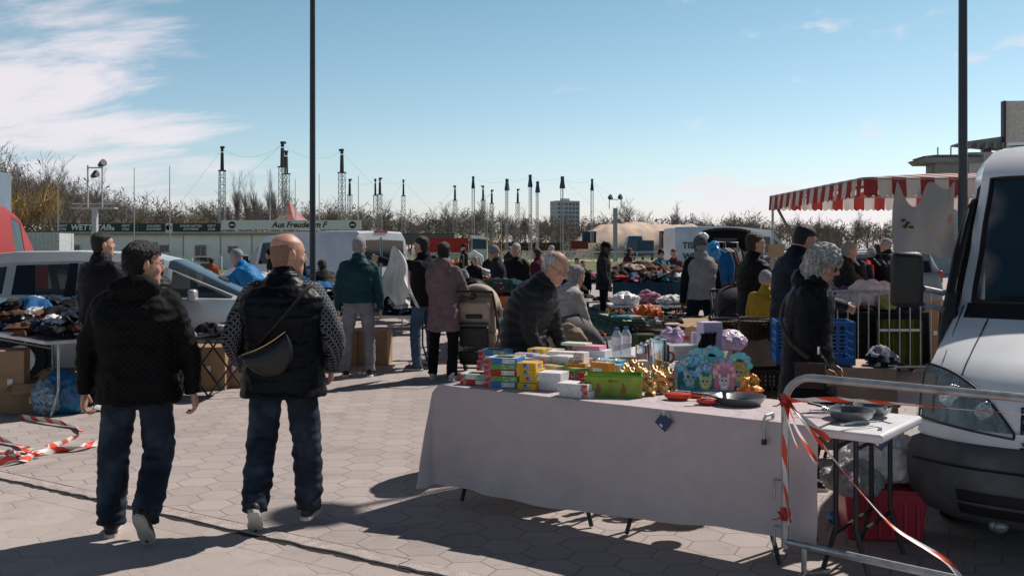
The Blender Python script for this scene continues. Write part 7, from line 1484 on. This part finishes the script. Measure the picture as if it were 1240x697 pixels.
crumple('plastic_bag', 'large white plastic bag left of the pink patterned clothes', 'bag', V((X(758, 19), 19.2, .55)), (.60, .40, .24), mat('white_film', (.74, .72, .72)), vox=.018, am=.18)
crumple('cloth_bundle', 'pink and purple patterned bundle right of the white bag', 'cloths', V((X(789, 19), 19.4, .55)), (.5, .35, .26), mat('pink_print', (.35, .14, .20), .8, nz=(26, .95)), vox=.018, am=.22)
lowtable(740, 838, 19, 1.0, .55, 'dark table under the white bag and the patterned bundle')
crumple('lace_heap', 'heap of white lace on the dark table', 'cloths', V((X(820, 19), 19.3, .56)), (.75, .5, .16), mat('white_lace', (.62, .60, .58), .8, nz=(30, .5)), vox=.018, am=.25)
for i, (px, Y, c, lab) in enumerate(((805, 18.2, (.012, .012, .014), 'long black storage box below the white lace'), (775, 18.6, (.014, .014, .016), 'black storage box below the white bag'), (858, 17.5, (.35, .02, .02), 'red storage box behind the legs of the man in grey'), (705, 17.5, (.16, .02, .02), 'dark red crate of goods left of the standing man'))):
    mb = MB(); mb.box((0, 0, .16), (.95 if i == 0 else .5, .4, .32), top=1.06); mb.box((0, 0, .325), (.99 if i == 0 else .53, .43, .02)); solid('storage_box', lab, 'box', mb, plast, (X(px, Y), Y, 0), 0, None, c, bevel=.012)
crate('plastic_crate', 'dark green crate on the table behind the mauve coat', 'crate', V((X(600, 16.4), 16.4, .92)), (.52, .36, .2), .1, (.007, .045, .026)); crate('plastic_crate', 'orange crate under the green one behind the stroller', 'crate', V((X(612, 16), 16.1, .70)), (.5, .36, .15), .0, (.5, .16, .02)); lowtable(586, 636, 15.8, .6, .69, 'low table under the orange crate')

# ---- strollers
def stroller(p, rz, lab, fab_c, hood_c, s=1, seat='seat'):
    t = thing('stroller', lab, 'stroller', p, rz); t.scale = (s, s, s); fm = mat('stroller_%02d%02d' % (int(fab_c[0]*99), int(fab_c[2]*99)), fab_c, .8, bump=(60, .3)); hm = mat('stroller_%02d%02d' % (int(hood_c[0]*99), int(hood_c[2]*99)), hood_c, .8, bump=(60, .3))
    q = MB()
    for x in (-.25, .25): q.tube([(x, -.48, 1.04), (x, -.36, .92), (x, -.05, .55), (x, .42, .14)], .013, 7); q.tube([(x, -.42, .14), (x, -.12, .45), (x, .05, .62)], .013, 7)
    q.tube([(-.25, -.48, 1.04), (0, -.50, 1.05), (.25, -.48, 1.04)], .016, 8); q.tube([(-.25, -.42, .14), (.25, -.42, .14)], .011, 6); q.build('frame', black, t)
    for x in (-.27, .27):
        for y, r_ in ((-.42, .14), (.42, .11)):
            w_ = MB(); w_.lathe((x-.02, y, r_), [(r_*.7, 0), (r_, .008), (r_, .034), (r_*.7, .042)], 20, True, Matrix.Rotation(pi/2, 3, 'Y')); wh = w_.build('wheel', tyre, t); w_ = MB(); w_.lathe((x-.022, y, r_), [(r_*.62, 0), (r_*.62, .046)], 14, True, Matrix.Rotation(pi/2, 3, 'Y')); w_.build('rim', mat('rim_alloy', (.35, .36, .37)), wh)
    q = MB()
    if seat == 'seat': q.box((0, -.03, .68), (.40, .09, .62), M=Matrix.Rotation(.35, 3, 'X')); q.box((0, .16, .50), (.40, .40, .08)); q.box((0, .38, .36), (.36, .06, .28), M=Matrix.Rotation(-.3, 3, 'X'))
    else: q.box((0, .0, .62), (.40, .82, .26), top=1.1)
    q.build('seat', fm, t, bevel=.03)
    q = MB(); q.grid(lambda u, v: V((.24*(1-.0*v)*(1 if 0 else 1)*cos(pi*(1-u)), -.14+.02+.40*sin(R(-25+120*v))*(.9), .70+(.42*cos(R(-25+120*v)))*(.25+.75*sin(pi*u)**.6))), 18, 8)
    q.build('hood', hm, t, 60, thick=.012)
    q = MB(); q.tube([(.245*cos(pi*(1-u/12)), .24, .74+.2*sin(pi*u/12)) for u in range(13)], .010, 6); q.tube([(.245*cos(pi*(1-u/12)), -.02, .72+.40*sin(pi*u/12)**.6) for u in range(13)], .010, 6); q.build('hood_bow', black, t)
    q = MB(); q.box((0, -.05, .24), (.36, .50, .16), top=1.15); q.build('basket', black, t, bevel=.02)
    if seat == 'seat': 
        q = MB(); q.box((0, -.30, .76), (.38, .05, .30), M=Matrix.Rotation(.22, 3, 'X')); q.build('back_panel', fm, t, bevel=.03); q = MB(); q.box((0, -.33, .50), (.36, .05, .24), M=Matrix.Rotation(.15, 3, 'X')); q.build('storage_pouch', black, t, bevel=.02); q = MB(); q.box((0, -.345, .66), (.36, .012, .025)); q.build('strap', black, t); q = MB(); q.box((0, -.34, .74), (.20, .02, .05)); q.build('vent', black, t, bevel=.01)
    return t
stroller(V((X(580, 12.6), 12.9, 0)), R(-10), 'beige and black stroller pushed by the woman in the mauve coat', (.42, .33, .27), (.40, .32, .26), 1.06)
stroller(V((X(897, 12.0), 12.2, 0)), R(175), 'grey carrycot pram with a black hood beside the child in yellow', (.12, .125, .135), (.03, .03, .035), 1.06, 'cot')
stroller(V((X(705, 9.6), 9.9, 0)), R(-75), 'folded grey pram held by the woman in the beige jacket', (.16, .15, .14), (.10, .10, .10), .88)
crumple('handbag', 'khaki canvas bag hanging below the beige jacket', 'bag', V((X(688, 9), 9.1, .62)), (.36, .16, .34), mat('khaki_canvas', (.26, .20, .13), .9), vox=.014, am=.12)

# ------------------------------------------------------------------ people of the market
def PX(px, Y): return (X(px, Y), Y)
pb = lambda n, c, r_=.6: fab(n, c, r_)
blk = pb('wool_black', (.012, .012, .014)); blk2 = pb('nylon_black', (.014, .016, .020), .45)
walkL = (((-.10, .10, -1), (-.05, -.02, -1), 0), ((.08, -.12, -1), (.03, -.72, -.85), -46))
# the two men walking away
person((-2.15, 5.72), 1.685, R(4), 'broad man in a black patterned hooded jacket and jeans walking away', jk_mono, lm=jeans, near=0, bulk=1.27, hood=1.25, hem=-.16, loose=1.30, shoe=((.02, .018, .017), (.44, .40, .36)), legs=(((-.13, .06, -1), (-.02, -.04, -1), 0), ((.05, .06, -1), (.02, -.78, -.9), -52)), arms=(((-.42, .02, -1), (-.12, .16, -1)), ((.42, -.04, -1), (.10, .14, -1))), hy=-52, hp=6, specs=True, hair=('short', hair_bk), curl=50, hs=1.14)
def crossbag(t, spine, surf, k, hp_, sh):
    q = MB(); P = [surf(.47, R(60), .02), surf(.46, R(15), .03), surf(.45, R(-45), .035), surf(.36, R(-70), .04), surf(.24, R(-90), .04), surf(.12, R(-115), .05), surf(.05, R(-150), .05), surf(.12, R(165), .04), surf(.3, R(110), .04)]; q.tube(bez(P, 40), .020*k, 8, flat=.25, up=(0, 1, 0)); q.build('bag_strap', black, t)
    b = thing('shoulder_bag', 'black crescent shoulder bag worn across the back of the bald man', 'bag', t.location, t.rotation_euler.z)
    c = surf(.09, R(-100), .055); n = 18; M_ = Matrix.Translation(c) @ Matrix.Rotation(R(-4), 4, 'Z') @ Matrix.Rotation(R(-28), 4, 'Y') @ Matrix.Scale(.86, 4); q = MB()
    secs = []
    for i in range(n+1):
        a = pi*i/n; x = -.17*cos(a); hgt = .105*sin(a)**.8+.004; d = .045*sin(a)**.5+.003; up = .055-.035*(x/.17)**2*-1
        secs.append([M_ @ V((x, d*cos(2*pi*j/12)*-1, .06-.02*sin(a)+(-hgt/1+hgt*sin(2*pi*j/12)))) for j in range(12)])
    q.rings(secs); q.build('bag_body', mat('bag_black', (.012, .012, .013), .35, nz=(20, .3), bump=(90, .2)), b, 60)
    q = MB(); q.tube([M_ @ V((-.165+.33*i/16, -.012-.02*sin(pi*i/16), .062-.018*sin(pi*i/16))) for i in range(17)], .0045, 6); q.build('zip', mat('brass', (.55, .42, .25), .3, .9, nz=None, bump=None), b)
person((-1.36, 5.92), 1.70, R(2), 'bald broad man in a navy quilted vest over a patterned sweater walking away', fab('vest_navy', (.006, .008, .013), .42, (30, .2)), lm=jeans, near=0, bulk=1.25, puff=.05, hem=-.20, loose=1.28, sleeve=kn_fret, shoe=((.02, .02, .022), (.46, .45, .43)), legs=(((-.07, -.06, -1), (.0, -.55, -1), -42), ((.10, .05, -1), (.03, .02, -1), 0)), arms=(((-.50, -.04, -1), (.18, .55, -.75), (1, 0, 0)), ((.52, -.04, -1), (-.15, .55, -.75), (-1, 0, 0))), hy=-50, hp=6, hair=('stubble', hair_br), sk=skin, hs=1.13, back_extra=crossbag)
# the old man bending over the table
person(PX(645, 7.7), 1.70, R(-115), 'white-haired old man in glasses and a grey quilted jacket bending over the table', fab('quilt_grey', (.035, .036, .040), .5), lm=fab('trousers_sand', (.22, .18, .14)), near=0, bulk=1.12, puff=.17, lean=30, hp=14, specs=True, hair=('fringe', hair_wh), arms=(((-.10, .22, -1), (.1, .40, -.8)), ((.10, .05, -1), (-.10, .42, -.85))), hem=-.10)
# curly-haired woman
def wbag(t, spine, surf, k, hp_, sh):
    q = MB(); P = [surf(.47, R(150), .03), surf(.45, R(215), .035), surf(.38, R(-95), .045), surf(.22, R(-55), .06), surf(.08, R(-15), .09), surf(-.02, R(15), .11)]; q.tube(bez(P, 30), .014*k, 8, flat=.3); q.build('bag_strap', mat('leather_brown', (.05, .022, .018), .5), t)
    P = surf(-.06, R(18), .13); b = thing('handbag', 'small wine brown shoulder bag at the hip of the curly-haired woman', 'bag', t.location, t.rotation_euler.z); q = MB(); q.box(P-V((0, 0, .07)), (.08, .22, .17), top=.85); q.build('bag_body', mat('leather_brown', (.05, .022, .018), .5), b, bevel=.02); q = MB(); q.box(P+V((.040, 0, -.02)), (.008, .20, .08)); q.build('flap', mat('leather_brown', (.05, .022, .018)), b)
    q = MB(); q.box(P+V((.0, .05, .10)), (.035, .01, .05)); q.build('buckle', chrome, b)
person(PX(981, 6.95), 1.69, R(-118), 'grey curly-haired woman in sunglasses and a long black coat looking down at the tables', blk2, near=0, bulk=1.1, puff=.03, lean=7, hp=24, shade=True, hair=('bob', hair_wh), hem=-.42, hood=.9, cape=1.0, arms=(((-.10, .0, -1), (.05, .42, -.85)), ((.12, -.02, -1), (-.1, .46, -.80))), back_extra=wbag)
# left group
person(PX(122, 10.2), 1.82, R(-25), 'dark-haired man in a black coat standing before the silver car', blk, near=1, bulk=1.15, hem=-.2, hair=('short', hair_bk), hy=-25)
person(PX(186, 11.75), 1.60, R(40), 'person in a shiny black quilted jacket reaching over the table behind the first man', blk2, near=1, bulk=1.05, puff=.10, lean=20, hair=('short', hair_bk), hood=.9, arms=(((-.1, .45, -.8), (0, 1, -.2)), ((.3, .4, -.9), (0, .8, -.4))))
person(PX(302, 15.2), 1.72, R(75), 'person in a bright blue jacket and grey beanie leaning over the clothes', fab('jacket_blue', (.012, .17, .42), .5), near=1, lean=38, hp=5, hair=(None, hair_gy), hat=('beanie', fab('beanie_grey', (.28, .28, .30))), arms=(((-.15, .75, -.6), (0, 1, .1)), ((.1, .5, -.8), (0, .8, -.4))), bulk=1.1)
person(PX(352, 16.4), 1.80, R(10), 'person in a dark cap and coat hidden behind the bald man', blk, near=2, hat=('cap', blk), hair=('short', hair_bk))
person(PX(395, 16.2), 1.55, R(30), 'person in black bending over clothes beside the lamp post', blk, near=2, lean=40, hair=('short', hair_br))
person(PX(434, 12.8), 1.80, R(4), 'grey-haired man in a teal jacket and grey trousers seen from behind', fab('jacket_teal', (.010, .045, .055), .55), lm=trs_gy, near=1, bulk=1.12, hem=-.04, hair=('short', hair_gy), hp=12, legs=(((-.10, .02, -1), (-.05, -.02, -1), 0), ((.10, 0, -1), (.04, -.02, -1), 0)), arms=(((-.28, .02, -1), (-.08, .16, -1)), ((.28, .02, -1), (.10, .12, -1))), hy=-8)
person(PX(513, 13.5), 1.82, R(62), 'man in a black sweater holding a white garment out at arm length', fab('sweater_black', (.014, .014, .018)), lm=jeans_l, near=1, hair=('short', hair_bk), hp=8, arms=(((-.3, .95, .05), (-.1, 1, .28)), ((.2, .3, -.9), (0, .9, -.2))), legs=(((-.10, .10, -1), (-.02, -.08, -1), 0), ((.10, -.06, -1), (.03, -.04, -1), 0)), shoe=((.08, .08, .09), (.6, .6, .58)))
mb = MB(); mb.grid(lambda u, v: V(((u-.40)*(.05+.50*v**.7)+.03*sin(v*7), .035*sin(u*19+v*3)*(.3+v)+.02*sin(v*11+u*3), -.80*v*(1-.22*abs(sin(u*6.3))**3-.1*noise.noise(V((u*5, 1, 0))))-.05*abs(u-.5))), 40, 20); solid('white_garment', 'white thin garment held up by the man in the black sweater', 'clothing', mb, mat('white_cloth', (.70, .70, .68), .8, nz=(6, .1)), (X(476, 13.0), 13.05, 1.68), .2)
person(PX(537, 12.5), 1.73, R(-12), 'woman in a mauve hooded coat with a hair bun pushing the stroller', fab('coat_mauve', (.17, .115, .12), .9, (25, .6)), lm=trs_bk, near=1, bulk=1.02, hem=-.34, hood=1.0, hair=('bun', hair_bk), arms=(((-.15, .45, -.9), (.1, .8, -.4)), ((.35, .50, -.9), (.25, .85, -.35))), legs=(((-.10, .12, -1), (-.04, -.03, -1), 0), ((.10, -.10, -1), (.02, -.1, -1), 0)), shoe=((.55, .52, .50), (.65, .63, .6)), hy=25)
# further back, left of the old man
person(PX(603, 17.5), 1.70, R(95), 'grey-capped person in a dark coat over a light shirt looking down', fab('coat_dark', (.03, .035, .042)), near=2, hat=('beanie', trs_gy), hair=(None, hair_gy), hp=15, lean=6, arms=(((-.2, .3, -1), (.1, .8, -.2)), ((.2, .3, -1), (0, .8, -.3))))
person(PX(625, 18.2), 1.74, R(160), 'white-haired person in a black coat near the clothes tables', blk, near=2, hair=('short', hair_wh), bulk=1.15, hem=-.3)
person(PX(580, 15.2), 1.50, R(70), 'person in a black jacket bending low with a grey cap', blk2, near=2, lean=60, hat=('cap', trs_gy), hair=('short', hair_gy))
person(PX(653, 21), 1.66, R(40), 'person in a wine red jacket behind the old man', fab('jacket_wine', (.09, .015, .035)), near=2, lean=12, hair=('short', hair_br))
person(PX(573, 24), 1.5, R(200), 'person in a dark jacket crouching beyond the stroller', blk, near=2, lean=30, hair=('short', hair_gy))
person(PX(683, 10.0), 1.54, R(-50), 'woman in a pale beige jacket bending behind the old man', fab('jacket_beige', (.44, .38, .35), .8), near=1, lean=34, hair=('bun', hair_gy), hem=-.25, lm=fab('trousers_stone', (.25, .22, .2)), arms=(((-.15, .3, -1), (0, .5, -.7)), ((.15, .3, -1), (0, .6, -.7))))
person(PX(731, 21), 1.78, R(-98), 'man in a dark zipped jacket and flat cap standing in profile', fab('jacket_slate', (.030, .034, .038)), near=1, hat=('cap', trs_bk), hair=('short', hair_bk), sk=skin3, hp=14, bulk=1.05, hem=-.2, arms=(((-.2, .05, -1), (0, .3, -1)), ((.2, .1, -1), (0, .35, -.9))))
person(PX(706, 24), 1.35, R(180), 'small figure in black with a bright scarf before the grass', blk, near=2, hair=('short', hair_bk)); person(PX(699, 26), 1.4, R(200), 'small figure in dark clothes and an orange top by the goods', fab('top_orange', (.35, .08, .04)), near=2, hair=('bun', hair_bk))
person(PX(800, 25.5), 1.62, R(180), 'person in a black beanie behind the colourful heap', blk, near=2, hat=('beanie', blk), hair=(None, hair_bk), lean=10)
person(PX(816, 25), 1.64, R(170), 'person in a red and black jacket behind the colourful heap', fab('jacket_redblack', (.12, .03, .04)), near=2, hair=('short', hair_bk), lean=10)
person(PX(849, 14.2), 1.83, R(10), 'man in a grey sleeveless top with dark sleeves and a grey cap seen from behind', fab('top_grey', (.26, .25, .26)), sleeve=fab('sleeve_dark', (.012, .015, .020)), lm=trs_nv, near=1, bulk=1.1, hem=-.08, hat=('beanie', fab('cap_grey', (.10, .10, .11))), hair=('short', hair_gy), hp=8, sk=skin3, legs=(((-.12, .02, -1), (-.06, 0, -1), 0), ((.12, 0, -1), (.06, -.02, -1), 0)), arms=(((-.25, .02, -1), (-.06, .14, -1)), ((.25, .02, -1), (.08, .2, -1))), hy=10)
person(PX(913, 11.6), 1.83, R(-72), 'man in glasses and a black jacket turned to the stall', fab('jacket_jet', (.010, .010, .012), .6), near=1, bulk=1.15, specs=True, hair=('short', hair_br), hy=-10, hem=-.15, arms=(((-.2, .3, -1), (0, .9, -.3)), ((.2, .35, -.9), (.1, .9, -.3))))
person(PX(927, 10.9), 1.40, R(-30), 'child in a yellow raincoat and grey beanie beside the pram', fab('rain_yellow', (.36, .23, .02), .5), near=1, hair=(None, hair_br), hat=('beanie', fab('beanie_lilac', (.30, .29, .31))), hem=-.3, bulk=1.1)
mb = MB(); mb.grid(lambda u, v: V(((u-.5)*.18+.02*v, .02*sin(u*9+v*4), .42-.42*v)), 10, 8); solid('yellow_bag', 'bright yellow cloth bag hanging on the barrier beside the child', 'bag', mb, mat('bag_yellow', (.56, .40, .01), .6), (X(947, 11.8), 12.05, .78), 0)
person(PX(962, 9.4), 1.90, R(-70), 'tall dark-haired man in a navy jacket bending over the far stall', fab('jacket_navy', (.012, .020, .034), .6), near=1, bulk=1.12, lean=9, hp=22, hair=('short', hair_bk), hem=-.25, arms=(((-.2, .4, -1), (0, .9, -.3)), ((.2, .4, -1), (0, .9, -.3))))
person(PX(1022, 13.6), 1.74, R(-95), 'grey-haired man in a dark camouflage jacket facing the stall', fab('jacket_camo', (.035, .038, .036), .8, nz=(18, .9)), near=1, hair=('short', hair_gy), hp=10, lean=6, arms=(((-.2, .3, -1), (0, .9, -.3)), ((.2, .3, -1), (0, .9, -.3))))
person(PX(1028, 19), 1.76, R(-80), 'man in a dark cap further back under the canopy', blk, near=2, hat=('cap', blk), hair=('short', hair_bk))
person(PX(1055, 20), 1.66, R(-20), 'person in a black quilted jacket seen from behind under the canopy', blk2, near=1, puff=.08, hat=('cap', fab('cap_white', (.4, .4, .4))), hair=('short', hair_gy), lm=jeans_l)
person(PX(1064, 21), 1.74, R(10), 'dark-haired person between the two standing talkers', blk, near=2, hair=('short', hair_bk))
person(PX(1074, 19.6), 1.84, R(95), 'tall grey-haired man in glasses and a black jacket under the canopy', fab('jacket_coal', (.02, .02, .022)), near=1, hair=('short', hair_gy), specs=True, lm=jeans_l)
person(PX(1093, 13.4), 1.30, R(165), 'seller in a black jacket and pink beanie sitting low behind the van mirror', blk, near=1, hair=(None, hair_br), hat=('beanie', fab('beanie_pink', (.42, .30, .30))), bulk=1.15)
person(PX(990, 24), 1.72, R(100), 'distant person in a dark coat beyond the canopy poles', blk, near=2, hair=('short', hair_gy)); person(PX(964, 22), 1.68, R(80), 'distant person in a grey jacket beyond the tall man', fab('top_grey', (.26, .25, .26)), near=2, hair=('short', hair_br))
# hook things right by the far barrier, items inside the middle car windows stay bare
crumple('balloon_bag', 'bright blue plastic bag hanging by the clothes rail', 'bag', V((X(864, 16.4), 16.4, 1.46)), (.22, .2, .30), mat('blue_film2', (.02, .25, .55), .3, nz=(8, .3), bump=(20, .6)), vox=.018, am=.15)
crumple('umbrella_cover', 'pale rounded bag on top of the clothes rail', 'bag', V((X(857, 18), 18.5, 1.80)), (.24, .2, .14), mat('white_film', (.74, .72, .72)), vox=.018, am=.12)

# the far end of the market
heap(560, 590, 27, 1.2, .8, .3, 30, MIXC, 'on the distant table beyond the stroller', 41, 'distant table of clothes beyond the stroller', cap=4)
heap(640, 700, 29, 1.3, .8, .3, 50, MIXC, 'on the distant table beyond the old man', 42, 'distant table of clothes beyond the old man', cap=5)
heap(700, 742, 27, 1.2, .7, .3, 40, MIXC, 'on the distant table by the grass', 43, 'distant table of clothes by the grass', cap=5)
heap(878, 935, 14.5, .9, .72, .25, 40, ['red', 'black', 'dark navy', 'brown', 'orange', 'charcoal'], 'on the stall before the man in glasses', 44, 'stall table before the man in glasses', cap=10)
heap(520, 560, 24, 1.2, .8, .3, 26, MIXC, 'on the table beyond the man in the black sweater', 45, 'table of clothes beyond the man in the black sweater', cap=4)
heap(310, 400, 21, 1.0, .85, .3, 40, DARKC, 'on the table in front of the white panel van', 46, 'table of clothes in front of the white panel van', cap=6)
lowtable(776, 850, 10.6, 1.3, .52, 'low table covered with bags right behind the rear table')
scatter_goods(60, (778, 848), (10.7, 11.8), lambda r: .525+r.uniform(0, .03), 'on the low table right behind the rear table', 51)
scatter_goods(50, (690, 770), (13.3, 14.6), lambda r: .003, 'on the paving behind the tilted crate', 52)
crumple('plastic_bag', 'grey translucent bag slumped behind the thermos', 'bag', V((X(815, 10.7), 10.75, .53)), (.42, .3, .2), bagg, am=.2)
box_open(V((X(858, 11.2), 11.2, .52)), (.46, .3, .14), .2, 'flat brown cardboard box behind the lilac box', cardb2); lowtable(846, 880, 11.1, .5, .51, 'small low table under the flat brown box')
for sd_, (pa, pc_, Ya, Yb_, zz, nn_, cs) in enumerate(((700, 770, 13.2, 15.5, .01, 70, ['white', 'beige', 'brown', 'olive green', 'charcoal', 'pale grey', 'black']), (770, 850, 14.3, 18, .01, 80, ['white', 'beige', 'brown', 'black', 'charcoal', 'pale grey', 'red']), (560, 600, 14.5, 18, .5, 40, MIXC), (600, 700, 22, 27, .3, 90, MIXC), (820, 905, 19, 24, .4, 70, MIXC), (700, 830, 20, 23, .1, 70, MIXC), (470, 560, 19, 24, .5, 60, MIXC), (980, 1090, 14.4, 17, .5, 90, MIXC), (250, 400, 17, 21, .5, 80, DARKC))):
    garments(nn_, lambda r, k: (lambda Y: (X(r.uniform(pa, pc_), Y), Y, zz+.25*k*r.random(), .4))(r.uniform(Ya, Yb_)), cs, 'x', 'garment', (.5, 1.0), 200+sd_, cap=0)
mb = MB(); wq = X(1125, 13.1)-X(988, 13.1); mb.grid(lambda u, v: V((u*wq, -.02-.03*sin(u*38+v)*v-.015*sin(u*90)*v, .80-.74*v)), 80, 6); solid('hanging_sheet', 'near-black cloth skirting the table behind the barred barrier', 'cloth', mb, cloth, (X(988, 13.1), 13.12, 0), 0, None, (.018, .017, .018))  # near-black sheet added to keep the space behind the bars dark
mb = MB(); mb.box((0, 0, 0), (.52, .02, .03)); solid('display_slat', 'pale slat resting low behind the barrier bars', 'slat', mb, whitep, (X(1090, 12.7), 12.72, .60))
box_open(V((X(1120, 14.2), 14.3, 0)), (.7, .5, .9), 0, 'tall carton at the end of the barrier by the van mirror', flaps=False)
hs = []
for c in CN: hs.append(mat('heap_'+c.replace(' ', '_'), CN[c], .85, nz=(9, .3), bump=(60, .3), spec=.2))
tag(HEAP.build('heaped_clothes', hs, None, 60), None, None, None, 'stuff')

# a few more shoppers far off
far = [o for o in list(C.objects) if o.get('category') == 'person' and o.location.y > 15 and o.parent is None]
fl = [(536, 30, 'woman in dark clothes', 'far beyond the man holding the white garment'), (562, 36, 'person in a dark jacket', 'before the white arch'), (590, 33, 'shopper in dark clothes', 'by the distant table behind the grey-capped person'), (616, 38, 'shopper in a dark coat', 'near the grass right of the white-haired person'), (668, 34, 'shopper', 'behind the distant table beyond the old man'), (683, 38, 'person', 'at the edge of the grass beyond the old man'), (760, 34, 'person', 'behind the colourful heap near the rail'), (944, 21, 'person in a dark coat', 'between the cardboard sign and the tall man'), (1006, 27, 'shopper', 'far under the canopy'), (1042, 29, 'person', 'furthest back under the canopy'), (256, 27, 'shopper', 'far behind beside the lawn before the white building'), (330, 24, 'shopper', 'bending by the front of the white panel van')]
for i, (px, Y, who, where) in enumerate(fl): o = dup(far[i % len(far)], (X(px, Y), Y, 0), i*1.9, f'distant {who} {where}')

crate('plastic_crate', 'black crate under the orange net sack', 'crate', V((X(785, 17), 17.0, .003)), (.6, .42, .34), .1, (.012, .012, .014))
heap(836, 880, 19.5, 1.0, .6, .3, 40, ['black', 'charcoal', 'red', 'white', 'brown', 'dark navy'], 'on the low table behind the man in the grey top', 47, 'low table behind the man in the grey top', cap=5)
heap(700, 745, 21.5, 1.0, .5, .3, 40, MIXC, 'on the low table beside the standing man in the cap', 48, 'low table beside the standing man in the cap', cap=5)
scatter_goods(40, (800, 870), (15, 18), lambda r: .003, 'on the paving behind the pram', 53)
